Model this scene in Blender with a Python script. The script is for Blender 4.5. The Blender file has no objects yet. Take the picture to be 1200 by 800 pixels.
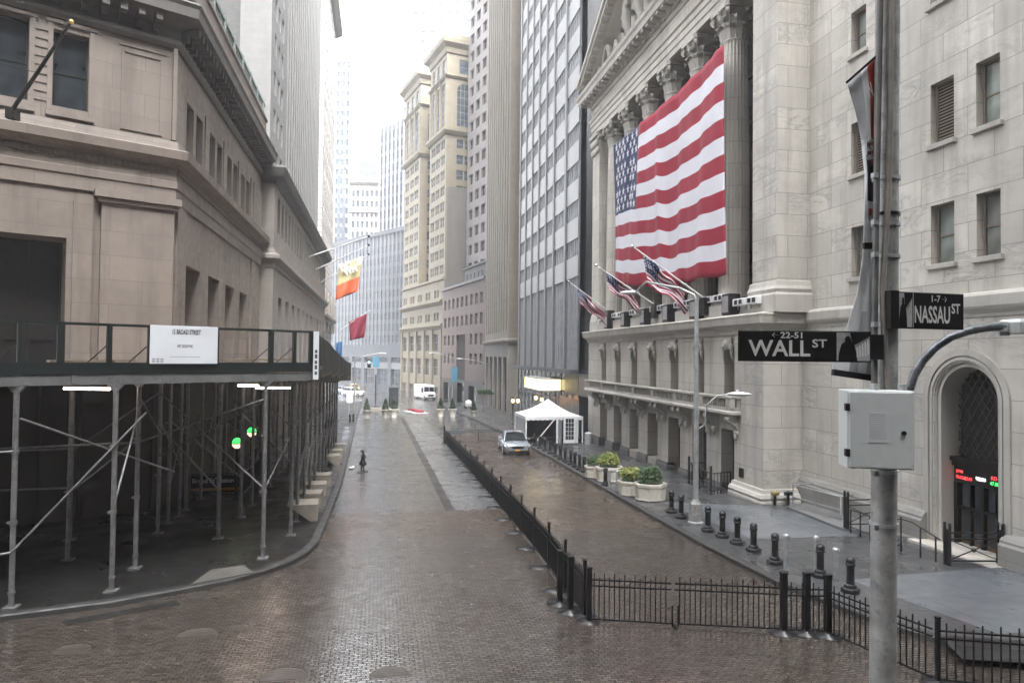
import bpy, math, random
import numpy as np
from mathutils import Vector, Matrix
random.seed(7)
SC = bpy.context.scene
COL = SC.collection
# ------------------------------------------------------------------ camera
YAW, PITCH, ROLL, EYE = math.radians(10.9), math.radians(1.22), math.radians(0.6), 5.75
cam_d = bpy.data.cameras.new('camera'); cam = bpy.data.objects.new('camera', cam_d); COL.objects.link(cam)
cam_d.lens = 24.0; cam_d.sensor_width = 36.0; cam_d.clip_start = 0.05; cam_d.clip_end = 3000
fwd = Vector((math.sin(YAW)*math.cos(PITCH), math.cos(YAW)*math.cos(PITCH), math.sin(PITCH)))
rt0 = Vector((math.cos(YAW), -math.sin(YAW), 0)); up0 = rt0.cross(fwd)
RT = rt0*math.cos(ROLL) + up0*math.sin(ROLL); UP = up0*math.cos(ROLL) - rt0*math.sin(ROLL)
mw = Matrix.Identity(4)
for i in range(3):
    mw[i][0], mw[i][1], mw[i][2] = RT[i], UP[i], -fwd[i]
mw[0][3], mw[1][3], mw[2][3] = 0, 0, EYE
cam.matrix_world = mw
SC.camera = cam
CAM = Vector((0, 0, EYE))
# ------------------------------------------------------------------ world, sun, exposure
SUN_EL, SUN_ROT = math.radians(52), math.radians(160)
world = bpy.data.worlds.new('World'); SC.world = world; world.use_nodes = True
nt = world.node_tree; nt.nodes.clear()
sky = nt.nodes.new('ShaderNodeTexSky'); sky.sky_type = 'NISHITA'; sky.sun_disc = False
sky.sun_elevation = SUN_EL; sky.sun_rotation = SUN_ROT; sky.air_density = 1.0; sky.dust_density = 6.0; sky.ozone_density = 0.6
hs = nt.nodes.new('ShaderNodeHueSaturation'); hs.inputs['Saturation'].default_value = 0.10
bg = nt.nodes.new('ShaderNodeBackground'); bg.inputs['Strength'].default_value = 0.15
wo = nt.nodes.new('ShaderNodeOutputWorld')
nt.links.new(sky.outputs[0], hs.inputs['Color']); nt.links.new(hs.outputs[0], bg.inputs[0]); nt.links.new(bg.outputs[0], wo.inputs[0])
sun_d = bpy.data.lights.new('sun', 'SUN'); sun_d.energy = 0.5; sun_d.angle = math.radians(40); sun_d.color = (1, 0.97, 0.93)
sun = bpy.data.objects.new('sun', sun_d); COL.objects.link(sun)
sd = Vector((math.sin(SUN_ROT)*math.cos(SUN_EL), math.cos(SUN_ROT)*math.cos(SUN_EL), math.sin(SUN_EL)))
sun.rotation_euler = sd.to_track_quat('Z', 'Y').to_euler()
SC.view_settings.view_transform = 'Standard'; SC.view_settings.look = 'None'
SC.view_settings.exposure = 3.4; SC.view_settings.gamma = 1.0; SC.view_settings.use_curve_mapping = False
HAZE = 0.0007
SC.render.engine = 'CYCLES'
cy = SC.cycles
cy.max_bounces = 6; cy.diffuse_bounces = 3; cy.glossy_bounces = 3; cy.transmission_bounces = 4; cy.volume_bounces = 1; cy.transparent_max_bounces = 6
cy.caustics_reflective = False; cy.caustics_refractive = False
cy.use_denoising = True
cy.sample_clamp_indirect = 6.0
# ------------------------------------------------------------------ helpers
GS = 0.0225
def zg(y):                                   # the street falls gently away from the viewer, then levels out
    return -GS*max(-40.0, min(y, 140.0))
def onpix(px, py, axis, val):                # a point seen at a photo pixel, on the plane axis = val
    d = fwd + RT*((px-600)/800.0) + UP*((400-py)/800.0)
    t = (val-CAM[axis])/d[axis]
    return CAM + d*t
def atdepth(px, py, D):
    return CAM + (fwd + RT*((px-600)/800.0) + UP*((400-py)/800.0))*D
def project(p):
    q = Vector(p)-CAM; w = q.dot(fwd)
    if w < 0.1: return None
    return 600+800*q.dot(RT)/w, 400-800*q.dot(UP)/w
def in_view(p, m=150):
    q = project(p)
    return q is not None and -m < q[0] < 1200+m and -m < q[1] < 800+m
def frame(ox, oy, deg, oz=0.0):              # local x = left to right seen from outside, local y = into the wall
    return Matrix.Translation((ox, oy, oz)) @ Matrix.Rotation(math.radians(deg), 4, 'Z')
I4 = Matrix.Identity(4)

class MB:
    """collects shapes and links them as ONE mesh object"""
    def __init__(s, M=None):
        s.v = []; s.l = []; s.f = []; s.mi = []; s.sm = []; s.M = M or I4; s.c = 0; s.mats = []
    def use(s, m):
        if m not in s.mats: s.mats.append(m)
        s.c = s.mats.index(m); return s
    def add(s, vs, fs, smooth=False):
        b = len(s.v); M = s.M
        for p in vs:
            p = Vector(p); s.l.append((p.x, p.y, p.z)); q = M @ p; s.v.append((q.x, q.y, q.z))
        for f in fs:
            s.f.append([b+i for i in f]); s.mi.append(s.c); s.sm.append(smooth)
        return s
    def quad(s, a, b, c, d): return s.add([a, b, c, d], [(0, 1, 2, 3)])
    def box(s, x0, x1, y0, y1, z0, z1, skip=''):
        if x0 > x1: x0, x1 = x1, x0
        if y0 > y1: y0, y1 = y1, y0
        if z0 > z1: z0, z1 = z1, z0
        vs = [(x0,y0,z0),(x1,y0,z0),(x1,y1,z0),(x0,y1,z0),(x0,y0,z1),(x1,y0,z1),(x1,y1,z1),(x0,y1,z1)]
        fs = {'b':(0,3,2,1),'t':(4,5,6,7),'f':(0,1,5,4),'r':(1,2,6,5),'k':(2,3,7,6),'l':(3,0,4,7)}
        return s.add(vs, [fs[k] for k in fs if k not in skip])
    def bbox(s, x0, x1, y0, y1, z0, z1, b=0.01):      # box with bevelled upright and top edges
        if x0 > x1: x0, x1 = x1, x0
        if y0 > y1: y0, y1 = y1, y0
        def ring(i, z): 
            return [(x0+b+i,y0+i,z),(x1-b-i,y0+i,z),(x1-i,y0+b+i,z),(x1-i,y1-b-i,z),(x1-b-i,y1-i,z),(x0+b+i,y1-i,z),(x0+i,y1-b-i,z),(x0+i,y0+b+i,z)]
        vs = ring(0, z0)+ring(0, z1-b)+ring(b*0.8, z1)
        fs = [tuple(range(7,-1,-1)), tuple(range(16,24))]
        for k in (0, 8):
            for i in range(8): j = (i+1) % 8; fs.append((k+i, k+j, k+8+j, k+8+i))
        return s.add(vs, fs)
    def prism(s, poly, z0, z1, caps=True):           # poly ccw seen from above
        n = len(poly); vs = [(p[0],p[1],z0) for p in poly]+[(p[0],p[1],z1) for p in poly]
        fs = [(i,(i+1)%n,n+(i+1)%n,n+i) for i in range(n)]
        if caps: fs += [tuple(range(n-1,-1,-1)), tuple(range(n,2*n))]
        return s.add(vs, fs)
    def slab(s, poly, zf, t, caps='tb'):             # like prism, heights from a function of (x, y)
        n = len(poly); vs = [(p[0],p[1],zf(*p)-t) for p in poly]+[(p[0],p[1],zf(*p)) for p in poly]
        fs = [(i,(i+1)%n,n+(i+1)%n,n+i) for i in range(n)]
        if 'b' in caps: fs.append(tuple(range(n-1,-1,-1)))
        if 't' in caps: fs.append(tuple(range(n,2*n)))
        return s.add(vs, fs)
    def cyl(s, p0, p1, r0, r1=None, n=10, caps=True, smooth=True):
        r1 = r0 if r1 is None else r1
        p0 = Vector(p0); p1 = Vector(p1); d = (p1-p0).normalized()
        a = d.orthogonal().normalized(); b = d.cross(a)
        vs = []
        for p, r in ((p0, r0), (p1, r1)):
            for i in range(n):
                t = 2*math.pi*i/n; vs.append(p+a*(r*math.cos(t))+b*(r*math.sin(t)))
        s.add(vs, [(i,(i+1)%n,n+(i+1)%n,n+i) for i in range(n)], smooth)
        if caps: s.add(vs, [tuple(range(n-1,-1,-1)), tuple(range(n,2*n))])
        return s
    def bar(s, p0, p1, w, h=None):                   # square bar
        h = h or w; p0 = Vector(p0); p1 = Vector(p1); d = (p1-p0).normalized()
        up = Vector((0,0,1)) if abs(d.z) < .9 else Vector((0,1,0))
        a = d.cross(up).normalized()*(w/2); b = a.cross(d).normalized()*(h/2)
        vs = [p+x for p in (p0, p1) for x in (-a-b, a-b, a+b, -a+b)]
        return s.add(vs, [(3,2,1,0),(4,5,6,7),(0,1,5,4),(1,2,6,5),(2,3,7,6),(3,0,4,7)])
    def tube(s, pts, r, n=8, r1=None):
        pts = [Vector(p) for p in pts]; m = len(pts); vs = []
        prev = None
        for k, p in enumerate(pts):
            d = (pts[min(k+1,m-1)]-pts[max(k-1,0)]).normalized()
            a = d.orthogonal().normalized() if prev is None else (prev-d*prev.dot(d)).normalized()
            prev = a; b = d.cross(a); rr = r if r1 is None else r+(r1-r)*k/(m-1)
            for i in range(n):
                t = 2*math.pi*i/n; vs.append(p+a*(rr*math.cos(t))+b*(rr*math.sin(t)))
        fs = [(k*n+i,k*n+(i+1)%n,(k+1)*n+(i+1)%n,(k+1)*n+i) for k in range(m-1) for i in range(n)]
        s.add(vs, fs, True)
        return s.add([vs[i] for i in range(n)]+[vs[(m-1)*n+i] for i in range(n)], [tuple(range(n-1,-1,-1)), tuple(range(n,2*n))])
    def lathe(s, cx, cy, prof, n=16, smooth=True, square=None):   # prof = [(r, z)] bottom to top
        m = len(prof); vs = []
        for r, z in prof:
            for i in range(n):
                t = 2*math.pi*(i+.5)/n; vs.append((cx+r*math.cos(t), cy+r*math.sin(t), z))
        fs = [(k*n+i,k*n+(i+1)%n,(k+1)*n+(i+1)%n,(k+1)*n+i) for k in range(m-1) for i in range(n)]
        s.add(vs, fs, smooth)
        return s.add(vs[:n]+vs[-n:], [tuple(range(n-1,-1,-1)), tuple(range(n,2*n))])
    def ball(s, c, rx, ry=None, rz=None, n=12, m=8):
        ry = ry or rx; rz = rz or rx; vs = [(c[0],c[1],c[2]-rz)]; fs = []
        for k in range(1, m):
            a = math.pi*k/m
            for i in range(n):
                t = 2*math.pi*i/n; vs.append((c[0]+rx*math.sin(a)*math.cos(t), c[1]+ry*math.sin(a)*math.sin(t), c[2]-rz*math.cos(a)))
        vs.append((c[0],c[1],c[2]+rz)); L = len(vs)-1
        for i in range(n): fs += [(0,1+(i+1)%n,1+i), (L,L-n+i,L-n+(i+1)%n)]
        for k in range(m-2):
            for i in range(n): fs.append((1+k*n+i,1+k*n+(i+1)%n,1+(k+1)*n+(i+1)%n,1+(k+1)*n+i))
        return s.add(vs, fs, True)
    def mould(s, path, prof, close=True):            # sweep a profile (out, z) along a plan path, left to right seen from outside
        P = [Vector((p[0],p[1])) for p in path]; n = len(P); outs = []
        for i in range(n):
            ds = []
            if i > 0: ds.append((P[i]-P[i-1]).normalized())
            if i < n-1: ds.append((P[i+1]-P[i]).normalized())
            ns = [Vector((d.y,-d.x)) for d in ds]
            if len(ns) == 1: o = ns[0]
            else:
                o = ns[0]+ns[1]; o = o/max(0.2, o.length); o = o/max(0.3, o.dot(ns[0]))
            outs.append(o)
        k = len(prof); vs = []
        for i in range(n):
            for (o, z) in prof: vs.append((P[i].x+outs[i].x*o, P[i].y+outs[i].y*o, z))
        fs = [(i*k+j,(i+1)*k+j,(i+1)*k+j+1,i*k+j+1) for i in range(n-1) for j in range(k-1)]
        if close: fs += [tuple(range(k-1,-1,-1)), tuple((n-1)*k+j for j in range(k))]
        return s.add(vs, fs)
    def wall(s, u0, u1, z0, z1, holes=(), d=0.3, v=0.0, sill=True):
        """wall face at local y = v with real openings (u0, u1, z0, z1[, 'arch']) d deep"""
        us = sorted({u0, u1, *[h[0] for h in holes if u0 < h[0] < u1], *[h[1] for h in holes if u0 < h[1] < u1]})
        zs = sorted({z0, z1, *[h[2] for h in holes if z0 < h[2] < z1], *[h[3] for h in holes if z0 < h[3] < z1]})
        vs = []; fs = []; ix = {}
        def V(a, b, c):
            k = (round(a,4), round(b,4), round(c,4))
            if k not in ix: ix[k] = len(vs); vs.append((a, b, c))
            return ix[k]
        HA = np.array([h[:4] for h in holes]) if len(holes) else np.zeros((0,4))
        for i in range(len(us)-1):
            uc = (us[i]+us[i+1])/2
            hs_ = HA[(HA[:,0] < uc) & (uc < HA[:,1])] if len(HA) else HA
            for j in range(len(zs)-1):
                zc = (zs[j]+zs[j+1])/2
                if len(hs_) and ((hs_[:,2] < zc) & (zc < hs_[:,3])).any(): continue
                fs.append((V(us[i],v,zs[j]), V(us[i+1],v,zs[j]), V(us[i+1],v,zs[j+1]), V(us[i],v,zs[j+1])))
        for h in holes:
            a, b, c, e = h[:4]
            if len(h) > 4:
                r = (b-a)/2; m = (a+b)/2; zsps = e-r; N = 14
                arc = [(m-r*math.cos(math.pi*k/N), zsps+r*math.sin(math.pi*k/N)) for k in range(N+1)]
                for k in range(N):
                    (p, q), (p2, q2) = arc[k], arc[k+1]
                    fs.append((V(p,v,q), V(p2,v,q2), V(p2,v,e), V(p,v,e)))
                    fs.append((V(p,v,q), V(p,v+d,q), V(p2,v+d,q2), V(p2,v,q2)))
                e2 = zsps
            else:
                e2 = e; fs.append((V(a,v,e), V(a,v+d,e), V(b,v+d,e), V(b,v,e)))
            fs.append((V(a,v,c), V(a,v+d,c), V(a,v+d,e2), V(a,v,e2)))
            fs.append((V(b,v,c), V(b,v,e2), V(b,v+d,e2), V(b,v+d,c)))
            if sill: fs.append((V(a,v,c), V(b,v,c), V(b,v+d,c), V(a,v+d,c)))
        return s.add(vs, fs)
    def build(s, name, mat=None, parent=None, shift=True):
        me = bpy.data.meshes.new(name)
        off = parent_world(parent) if (parent is not None and shift) else Vector((0,0,0))
        A = np.array(s.v, dtype=float).reshape(-1,3) - np.array(off)
        me.from_pydata(A.tolist(), [], s.f)
        mats = s.mats or [mat]
        for m in mats: me.materials.append(m)
        me.polygons.foreach_set('material_index', s.mi); me.polygons.foreach_set('use_smooth', s.sm)
        uv = me.uv_layers.new(name='UVMap')
        L = np.array(s.l); out = np.zeros((len(me.loops), 2)); k = 0
        for f in s.f:
            P = L[f]; n = len(f); e = np.zeros(3)
            Q = np.roll(P, -1, axis=0)
            e[0] = ((P[:,1]-Q[:,1])*(P[:,2]+Q[:,2])).sum(); e[1] = ((P[:,2]-Q[:,2])*(P[:,0]+Q[:,0])).sum(); e[2] = ((P[:,0]-Q[:,0])*(P[:,1]+Q[:,1])).sum()
            ax, ay, az = abs(e)
            if az >= ax and az >= ay: out[k:k+n] = P[:, :2]
            elif ay >= ax: out[k:k+n] = P[:, [0,2]]
            else: out[k:k+n] = P[:, 1:]
            k += n
        uv.data.foreach_set('uv', out.ravel())
        me.update()
        o = bpy.data.objects.new(name, me); COL.objects.link(o)
        if parent is not None: o.parent = parent
        return o

def parent_world(p):
    v = Vector((0,0,0))
    while p is not None: v += p.location; p = p.parent
    return v
def tag(o, label=None, cat=None, group=None, kind=None):
    if label: o['label'] = label
    if cat: o['category'] = cat
    if group: o['group'] = group
    if kind: o['kind'] = kind
    return o
def thing(name, label, cat, loc=(0,0,0), group=None):
    o = bpy.data.objects.new(name, None); COL.objects.link(o); o.location = loc; o.empty_display_size = 0.2
    return tag(o, label, cat, group)
KIDS = {}
def copy_tree(o, parent=None):
    c = o.copy(); COL.objects.link(c); c.parent = parent
    for ch in list(o.children): copy_tree(ch, c)
    return c
def dup(proto, loc, rz=0.0, label=None, group=None):
    c = copy_tree(proto); c.location = loc; c.rotation_euler = (0,0,rz)
    if label: c['label'] = label
    if group: c['group'] = group
    return c
def mesh_of(o):                              # evaluated mesh of a temporary object, which is removed
    bpy.context.view_layer.update()
    dg = bpy.context.evaluated_depsgraph_get()
    me = bpy.data.meshes.new_from_object(o.evaluated_get(dg)); bpy.data.objects.remove(o); return me
def text_into(mb, body, M, w, h, bold=0.0, depth=0.0):     # lettering fitted to w x h, lower left corner at M's origin, in M's x-z plane facing -y
    cu = bpy.data.curves.new('lettering', 'FONT'); cu.body = body; cu.offset = bold; cu.resolution_u = 3
    o = bpy.data.objects.new('lettering', cu); COL.objects.link(o); me = mesh_of(o)
    P = np.array([v.co[:] for v in me.vertices]); lo = P.min(0); hi = P.max(0)
    sx = w/(hi[0]-lo[0]); sy = h/(hi[1]-lo[1])
    keep = mb.M; mb.M = keep @ M
    mb.add([((p[0]-lo[0])*sx, 0, (p[1]-lo[1])*sy) for p in P], [tuple(f.vertices) for f in me.polygons])
    mb.M = keep; bpy.data.meshes.remove(me); bpy.data.curves.remove(cu)
def skinned(name, joints, edges, mat, parent=None, sub=2, loc=(0,0,0), M=None):  # one continuous body grown round a skeleton: joints = [(x,y,z,rx,ry)]
    me = bpy.data.meshes.new(name); me.from_pydata([j[:3] for j in joints], edges, [])
    o = bpy.data.objects.new(name, me); COL.objects.link(o)
    o.modifiers.new('skin', 'SKIN'); 
    if not me.skin_vertices: 
        me.attributes  # the layer comes with the modifier's first use
    if not me.skin_vertices: 
        bpy.context.view_layer.objects.active = o
        bpy.ops.mesh.customdata_skin_add()
    for i, sv in enumerate(me.skin_vertices[0].data):
        j = joints[i]; sv.radius = (j[3], j[4] if len(j) > 4 else j[3]); sv.use_root = (i == 0)
    m = o.modifiers.new('sub', 'SUBSURF'); m.levels = sub; m.render_levels = sub
    r = mesh_of(o); r.name = name
    if M is not None: r.transform(M)
    for p in r.polygons: p.use_smooth = True
    r.materials.clear(); r.materials.append(mat)
    q = bpy.data.objects.new(name, r); COL.objects.link(q); q.location = loc
    if parent is not None: q.parent = parent
    return q
# ------------------------------------------------------------------ materials (all procedural)
class NT:
    def __init__(s, name):
        s.m = bpy.data.materials.new(name); s.m.use_nodes = True; s.t = s.m.node_tree
        s.p = s.t.nodes['Principled BSDF']; s.uvn = None
    def n(s, kind, **kw):
        x = s.t.nodes.new('ShaderNode'+kind)
        for k, v in kw.items():
            if hasattr(x, k): setattr(x, k, v)
            else: x.inputs[k.replace('_', ' ')].default_value = v
        return x
    def l(s, a, b): s.t.links.new(a, b); return s
    def uv(s, sx=1, sy=1, rot=0):
        if s.uvn is None: s.uvn = s.n('TexCoord')
        if sx == 1 and sy == 1 and rot == 0: return s.uvn.outputs['UV']
        mp = s.n('Mapping'); mp.inputs['Scale'].default_value = (sx, sy, 1); mp.inputs['Rotation'].default_value = (0, 0, rot)
        s.l(s.uvn.outputs['UV'], mp.inputs['Vector']); return mp.outputs[0]
    def obj(s):
        return s.n('TexCoord').outputs['Object']
    def noise(s, vec, scale, detail=4, rough=.55, dist=0.0):
        x = s.n('TexNoise'); x.inputs['Scale'].default_value = scale; x.inputs['Detail'].default_value = detail
        x.inputs['Roughness'].default_value = rough; x.inputs['Distortion'].default_value = dist
        if vec is not None: s.l(vec, x.inputs['Vector'])
        return x.outputs['Fac']
    def ramp(s, fac, stops):
        r = s.n('ValToRGB'); e = r.color_ramp.elements
        while len(e) < len(stops): e.new(0.5)
        for i, (p, c) in enumerate(stops):
            e[i].position = p; e[i].color = (*c, 1) if isinstance(c, tuple) else (c, c, c, 1)
        s.l(fac, r.inputs[0]); return r.outputs[0]
    def mix(s, a, b, fac, blend='MIX'):
        x = s.n('Mix'); x.data_type = 'RGBA'; x.blend_type = blend
        for k, v in ((6, a), (7, b), (0, fac)):
            sock = x.inputs[k]
            if isinstance(v, (int, float)):
                sock.default_value = v if k == 0 else (v, v, v, 1)
            elif isinstance(v, tuple): sock.default_value = (*v, 1)
            else: s.l(v, sock)
        return x.outputs[2]
    def math(s, a, b, op='MULTIPLY'):
        x = s.n('Math'); x.operation = op
        for i, v in enumerate((a, b)):
            if isinstance(v, (int, float)): x.inputs[i].default_value = v
            else: s.l(v, x.inputs[i])
        return x.outputs[0]
    def bump(s, h, strength=.3, dist=.02):
        b = s.n('Bump'); b.inputs['Strength'].default_value = strength; b.inputs['Distance'].default_value = dist
        s.l(h, b.inputs['Height']); s.l(b.outputs[0], s.p.inputs['Normal']); return s
    def set(s, name, v):
        i = s.p.inputs[name]
        if isinstance(v, tuple): i.default_value = (*v, 1)
        elif isinstance(v, (int, float)): i.default_value = v
        else: s.l(v, i)
        return s
def plain(name, col, rough=.55, metal=0.0, var=.16, scale=3.0, spec=.5, dirt=0.0):
    t = NT(name); o = t.obj(); f = t.noise(o, scale, 5)
    lo = tuple(c*(1-var) for c in col); hi = tuple(min(1, c*(1+var)) for c in col)
    c = t.ramp(f, [(.3, lo), (.7, hi)])
    if dirt:
        g = t.ramp(t.noise(o, scale*2.3, 6, .7), [(.52, 0.0), (.72, dirt)]); c = t.mix(c, tuple(x*.35 for x in col), g)
    t.set('Base Color', c).set('Roughness', t.math(t.math(t.noise(o, scale*4, 3), .25), rough-.12, 'ADD')).set('Metallic', metal).set('Specular IOR Level', spec)
    return t.m
def glass(name, col=(.02,.025,.03), rough=.08, spec=.6):
    t = NT(name); f = t.noise(t.obj(), .9, 2)
    t.set('Base Color', t.ramp(f, [(.35, tuple(c*.6 for c in col)), (.65, tuple(c*1.6 for c in col))])).set('Roughness', rough).set('Specular IOR Level', spec); return t.m
def glow(name, col, s):
    t = NT(name); t.set('Base Color', col).set('Emission Color', col).set('Emission Strength', s); return t.m
def stone(name, col, bw=1.2, bh=.6, joint=.006, vein=0.0, blockvar=.1, streak=.35, blotch=.25, rough=.62, bump=.25, jdark=.55, off=.5, veincol=(.16,.15,.14)):
    t = NT(name); uv = t.uv()
    br = t.n('TexBrick'); br.offset = off; br.squash = 1.0
    for k, v in (('Scale', 1.0), ('Mortar Size', joint), ('Mortar Smooth', .2), ('Bias', 0.0), ('Brick Width', bw), ('Row Height', bh)): br.inputs[k].default_value = v
    br.inputs['Color1'].default_value = (0,0,0,1); br.inputs['Color2'].default_value = (1,1,1,1); br.inputs['Mortar'].default_value = (.5,.5,.5,1)
    t.l(uv, br.inputs['Vector'])
    lo = tuple(c*(1-blockvar) for c in col); hi = tuple(min(1, c*(1+blockvar)) for c in col)
    c = t.mix(lo, hi, br.outputs['Color'])
    f = t.noise(uv, .35, 6, .6); c = t.mix(c, tuple(x*.62 for x in col), t.ramp(f, [(.45, 0.0), (.75, blotch)]))
    f = t.noise(t.uv(1.3, .1), 1.0, 5, .65); c = t.mix(c, tuple(x*.5 for x in col), t.ramp(f, [(.48, 0.0), (.78, streak)]))
    f = t.noise(uv, 9, 5, .7); c = t.mix(c, tuple(x*.7 for x in col), t.ramp(f, [(.4, 0.0), (.9, .3)]))
    if vein:
        add = t.n('VectorMath'); add.operation = 'MULTIPLY_ADD'; sep = t.n('VectorMath'); sep.operation = 'SCALE'; sep.inputs[3].default_value = 37.0
        t.l(br.outputs['Color'], sep.inputs[0]); ad = t.n('VectorMath'); ad.operation = 'ADD'
        rot = t.uv(.55, 1.5, .5); t.l(rot, ad.inputs[0]); t.l(sep.outputs[0], ad.inputs[1])
        f = t.noise(ad.outputs[0], 1.1, 7, .62, 1.6)
        v = t.ramp(f, [(.36, 0.0), (.47, .35), (.50, 1.0), (.54, .3), (.66, 0.0)])
        w = t.ramp(t.noise(ad.outputs[0], .6, 2), [(.38, 0.0), (.56, vein)])
        w = t.math(w, t.ramp(br.outputs['Color'], [(.35, .12), (.5, .5), (.75, 1.0)]))
        c = t.mix(c, veincol, t.math(v, w))
        c = t.mix(c, tuple(x*.72 for x in col), t.math(t.ramp(f, [(.5, 0.0), (.68, .5)]), w))
    c = t.mix(c, tuple(x*jdark for x in col), br.outputs['Fac'])
    t.set('Base Color', c).set('Roughness', t.ramp(t.noise(uv, 2.5, 4), [(.3, rough-.15), (.7, rough+.12)]))
    h = t.mix(t.noise(uv, 14, 4, .6), 0.0, br.outputs['Fac']); t.bump(h, bump, .015)
    return t.m
def paving(name, cols, bw, bh, joint, rlo, rhi, bump=.5, dist=.012, joff=.5, jcol=(.03,.028,.026), rot=0.0, patch=(.5,.75,.5), rscale=.6, big=.12, spec=.5, film=.8, coat=1.0, warp=0.0, mott=.25):
    """wet paving: bricks or slabs, water film as patches of low roughness"""
    t = NT(name); uv0 = t.uv(1, 1, rot) if rot else t.uv(); wn = t.n('TexNoise'); wn.inputs['Scale'].default_value = .7; wn.inputs['Detail'].default_value = 6; wn.inputs['Roughness'].default_value = .75; t.l(uv0, wn.inputs['Vector'])
    wa = t.n('VectorMath'); wa.operation = 'MULTIPLY_ADD'; wa.inputs[1].default_value = (warp, warp, 0); t.l(wn.outputs['Color'], wa.inputs[0]); t.l(uv0, wa.inputs[2]); uv = wa.outputs[0]
    br = t.n('TexBrick'); br.offset = joff
    for k, v in (('Scale', 1.0), ('Mortar Size', joint), ('Mortar Smooth', .6), ('Bias', 0.0), ('Brick Width', bw), ('Row Height', bh)): br.inputs[k].default_value = v
    br.inputs['Color1'].default_value = (0,0,0,1); br.inputs['Color2'].default_value = (1,1,1,1); br.inputs['Mortar'].default_value = (.5,.5,.5,1)
    t.l(uv, br.inputs['Vector'])
    c = t.ramp(br.outputs['Color'], [(i/(len(cols)-1), k) for i, k in enumerate(cols)])
    f = t.noise(uv, big, 5, .6); mid = cols[len(cols)//2]
    c = t.mix(c, tuple(x*.55 for x in mid), t.ramp(f, [(.42, 0.0), (.66, .75)]))
    f = t.noise(uv, 1.7, 6, .7); c = t.mix(c, tuple(x*1.5 for x in mid), t.ramp(f, [(.5, 0.0), (.8, .4)]))
    f = t.noise(t.uv(1, 1.6), 3.1, 9, .78); c = t.mix(c, tuple(x*.42 for x in mid), t.ramp(f, [(.46, 0.0), (.60, mott)]))
    c = t.mix(c, tuple(min(1,x*1.9) for x in mid), t.ramp(t.noise(uv, 6.5, 6, .8), [(.56, 0.0), (.72, mott*.8)]))
    c = t.mix(c, jcol, br.outputs['Fac'])
    wet = t.ramp(t.noise(uv, rscale, 6, .62), [(.36, rlo), (.66, rhi)]); joint_dry = t.ramp(br.outputs['Fac'], [(.0, 1.0), (.8, .22)])
    shine = t.ramp(br.outputs['Color'], [(0.0, .45), (1.0, 1.0)])
    t.set('Base Color', c).set('Roughness', wet).set('Specular IOR Level', t.math(t.math(joint_dry, spec), shine))
    wv = t.n('TexNoise'); wv.inputs['Scale'].default_value = 11; wv.inputs['Detail'].default_value = 3; t.l(uv, wv.inputs['Vector'])
    hb = t.mix(br.outputs['Color'], .5, .55)
    h = t.mix(hb, 0.0, br.outputs['Fac']); h = t.mix(h, wv.outputs['Fac'], .35)
    damp = t.ramp(t.noise(uv, .33, 5, .6), [(.38, .35), (.62, 1.0)])
    cb = t.n('Bump'); cb.inputs['Distance'].default_value = dist; cb.inputs['Strength'].default_value = film*.55; t.l(h, cb.inputs['Height']); t.l(cb.outputs[0], t.p.inputs['Coat Normal'])
    t.set('Coat Weight', t.math(t.math(t.math(t.ramp(t.noise(uv, .5, 5, .6), [(.30, .55*coat), (.58, coat)]), t.ramp(t.noise(uv, 3.7, 7, .8), [(.40, .35), (.58, 1.0)])), joint_dry), shine)).set('Coat Roughness', t.ramp(t.noise(uv, 1.3, 4, .6), [(.35, .08), (.7, .24)])).set('Coat IOR', 1.75)
    b = t.n('Bump'); b.inputs['Distance'].default_value = dist; t.l(t.math(damp, bump), b.inputs['Strength']); t.l(h, b.inputs['Height']); t.l(b.outputs[0], t.p.inputs['Normal'])
    return t.m
def leafmat(name, a, b):
    t = NT(name); g = t.n('NewGeometry')
    t.set('Base Color', t.ramp(g.outputs['Random Per Island'], [(0.0, a), (1.0, b)])).set('Roughness', .5); return t.m

MARBLE = stone('white_marble', (.61,.58,.53), 1.9, .92, .012, vein=.6, blockvar=.13, streak=.8, blotch=.7, jdark=.42, veincol=(.20,.20,.195))
MARBLE_PLAIN = stone('weathered_marble', (.57,.54,.49), 2.6, 1.1, .010, blockvar=.07, streak=.85, blotch=.7, jdark=.42)
MARBLE_CARVED = stone('carved_marble', (.52,.50,.46), 8, 8, .001, blockvar=.02, streak=.85, blotch=.8)
GRANITE_GREY = stone('grey_granite', (.17,.17,.17), 2.0, .8, .004, blockvar=.06)
LIME = stone('pinkish_limestone', (.178,.150,.130), 2.3, .95, .010, blockvar=.10, streak=.95, blotch=.95, vein=.25, veincol=(.11,.09,.08))
LIME_DARK = stone('dark_limestone', (.085,.077,.072), 3.0, 1.2, .005, blockvar=.06, streak=.8, blotch=.9)  # darker limestone for recess backs, upper frieze, brackets and cornice
LIME_GREY = stone('grey_limestone', (.185,.168,.152), 1.8, .8, .005, blockvar=.06, streak=.5, blotch=.4)
TOWER_STONE = stone('pale_tower_stone', (.138,.137,.135), 1.2, .45, .004, blockvar=.06, streak=.35, blotch=.2)
TOWER_DARK = stone('tower_strip_stone', (.06,.062,.067), 1.2, .45, .004, blockvar=.06)
BUFF_BRICK = stone('buff_brick', (.048,.0475,.047), .5, .2, .012, blockvar=.12, streak=.2, blotch=.2, jdark=.7)
YELLOW_STONE = stone('yellow_terracotta', (.225,.198,.145), 1.6, .7, .006, blockvar=.08, streak=.4, blotch=.35)
CREAM_STONE = stone('cream_terracotta', (.20,.185,.155), 1.6, .7, .006, blockvar=.06)
BLANK_GREY = stone('grey_render', (.15,.14,.13), 6, 3, .002, blockvar=.04, streak=.5, blotch=.5)
RED_BRICK = stone('brown_brick', (.16,.115,.105), .6, .2, .012, blockvar=.16, streak=.25)
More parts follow.
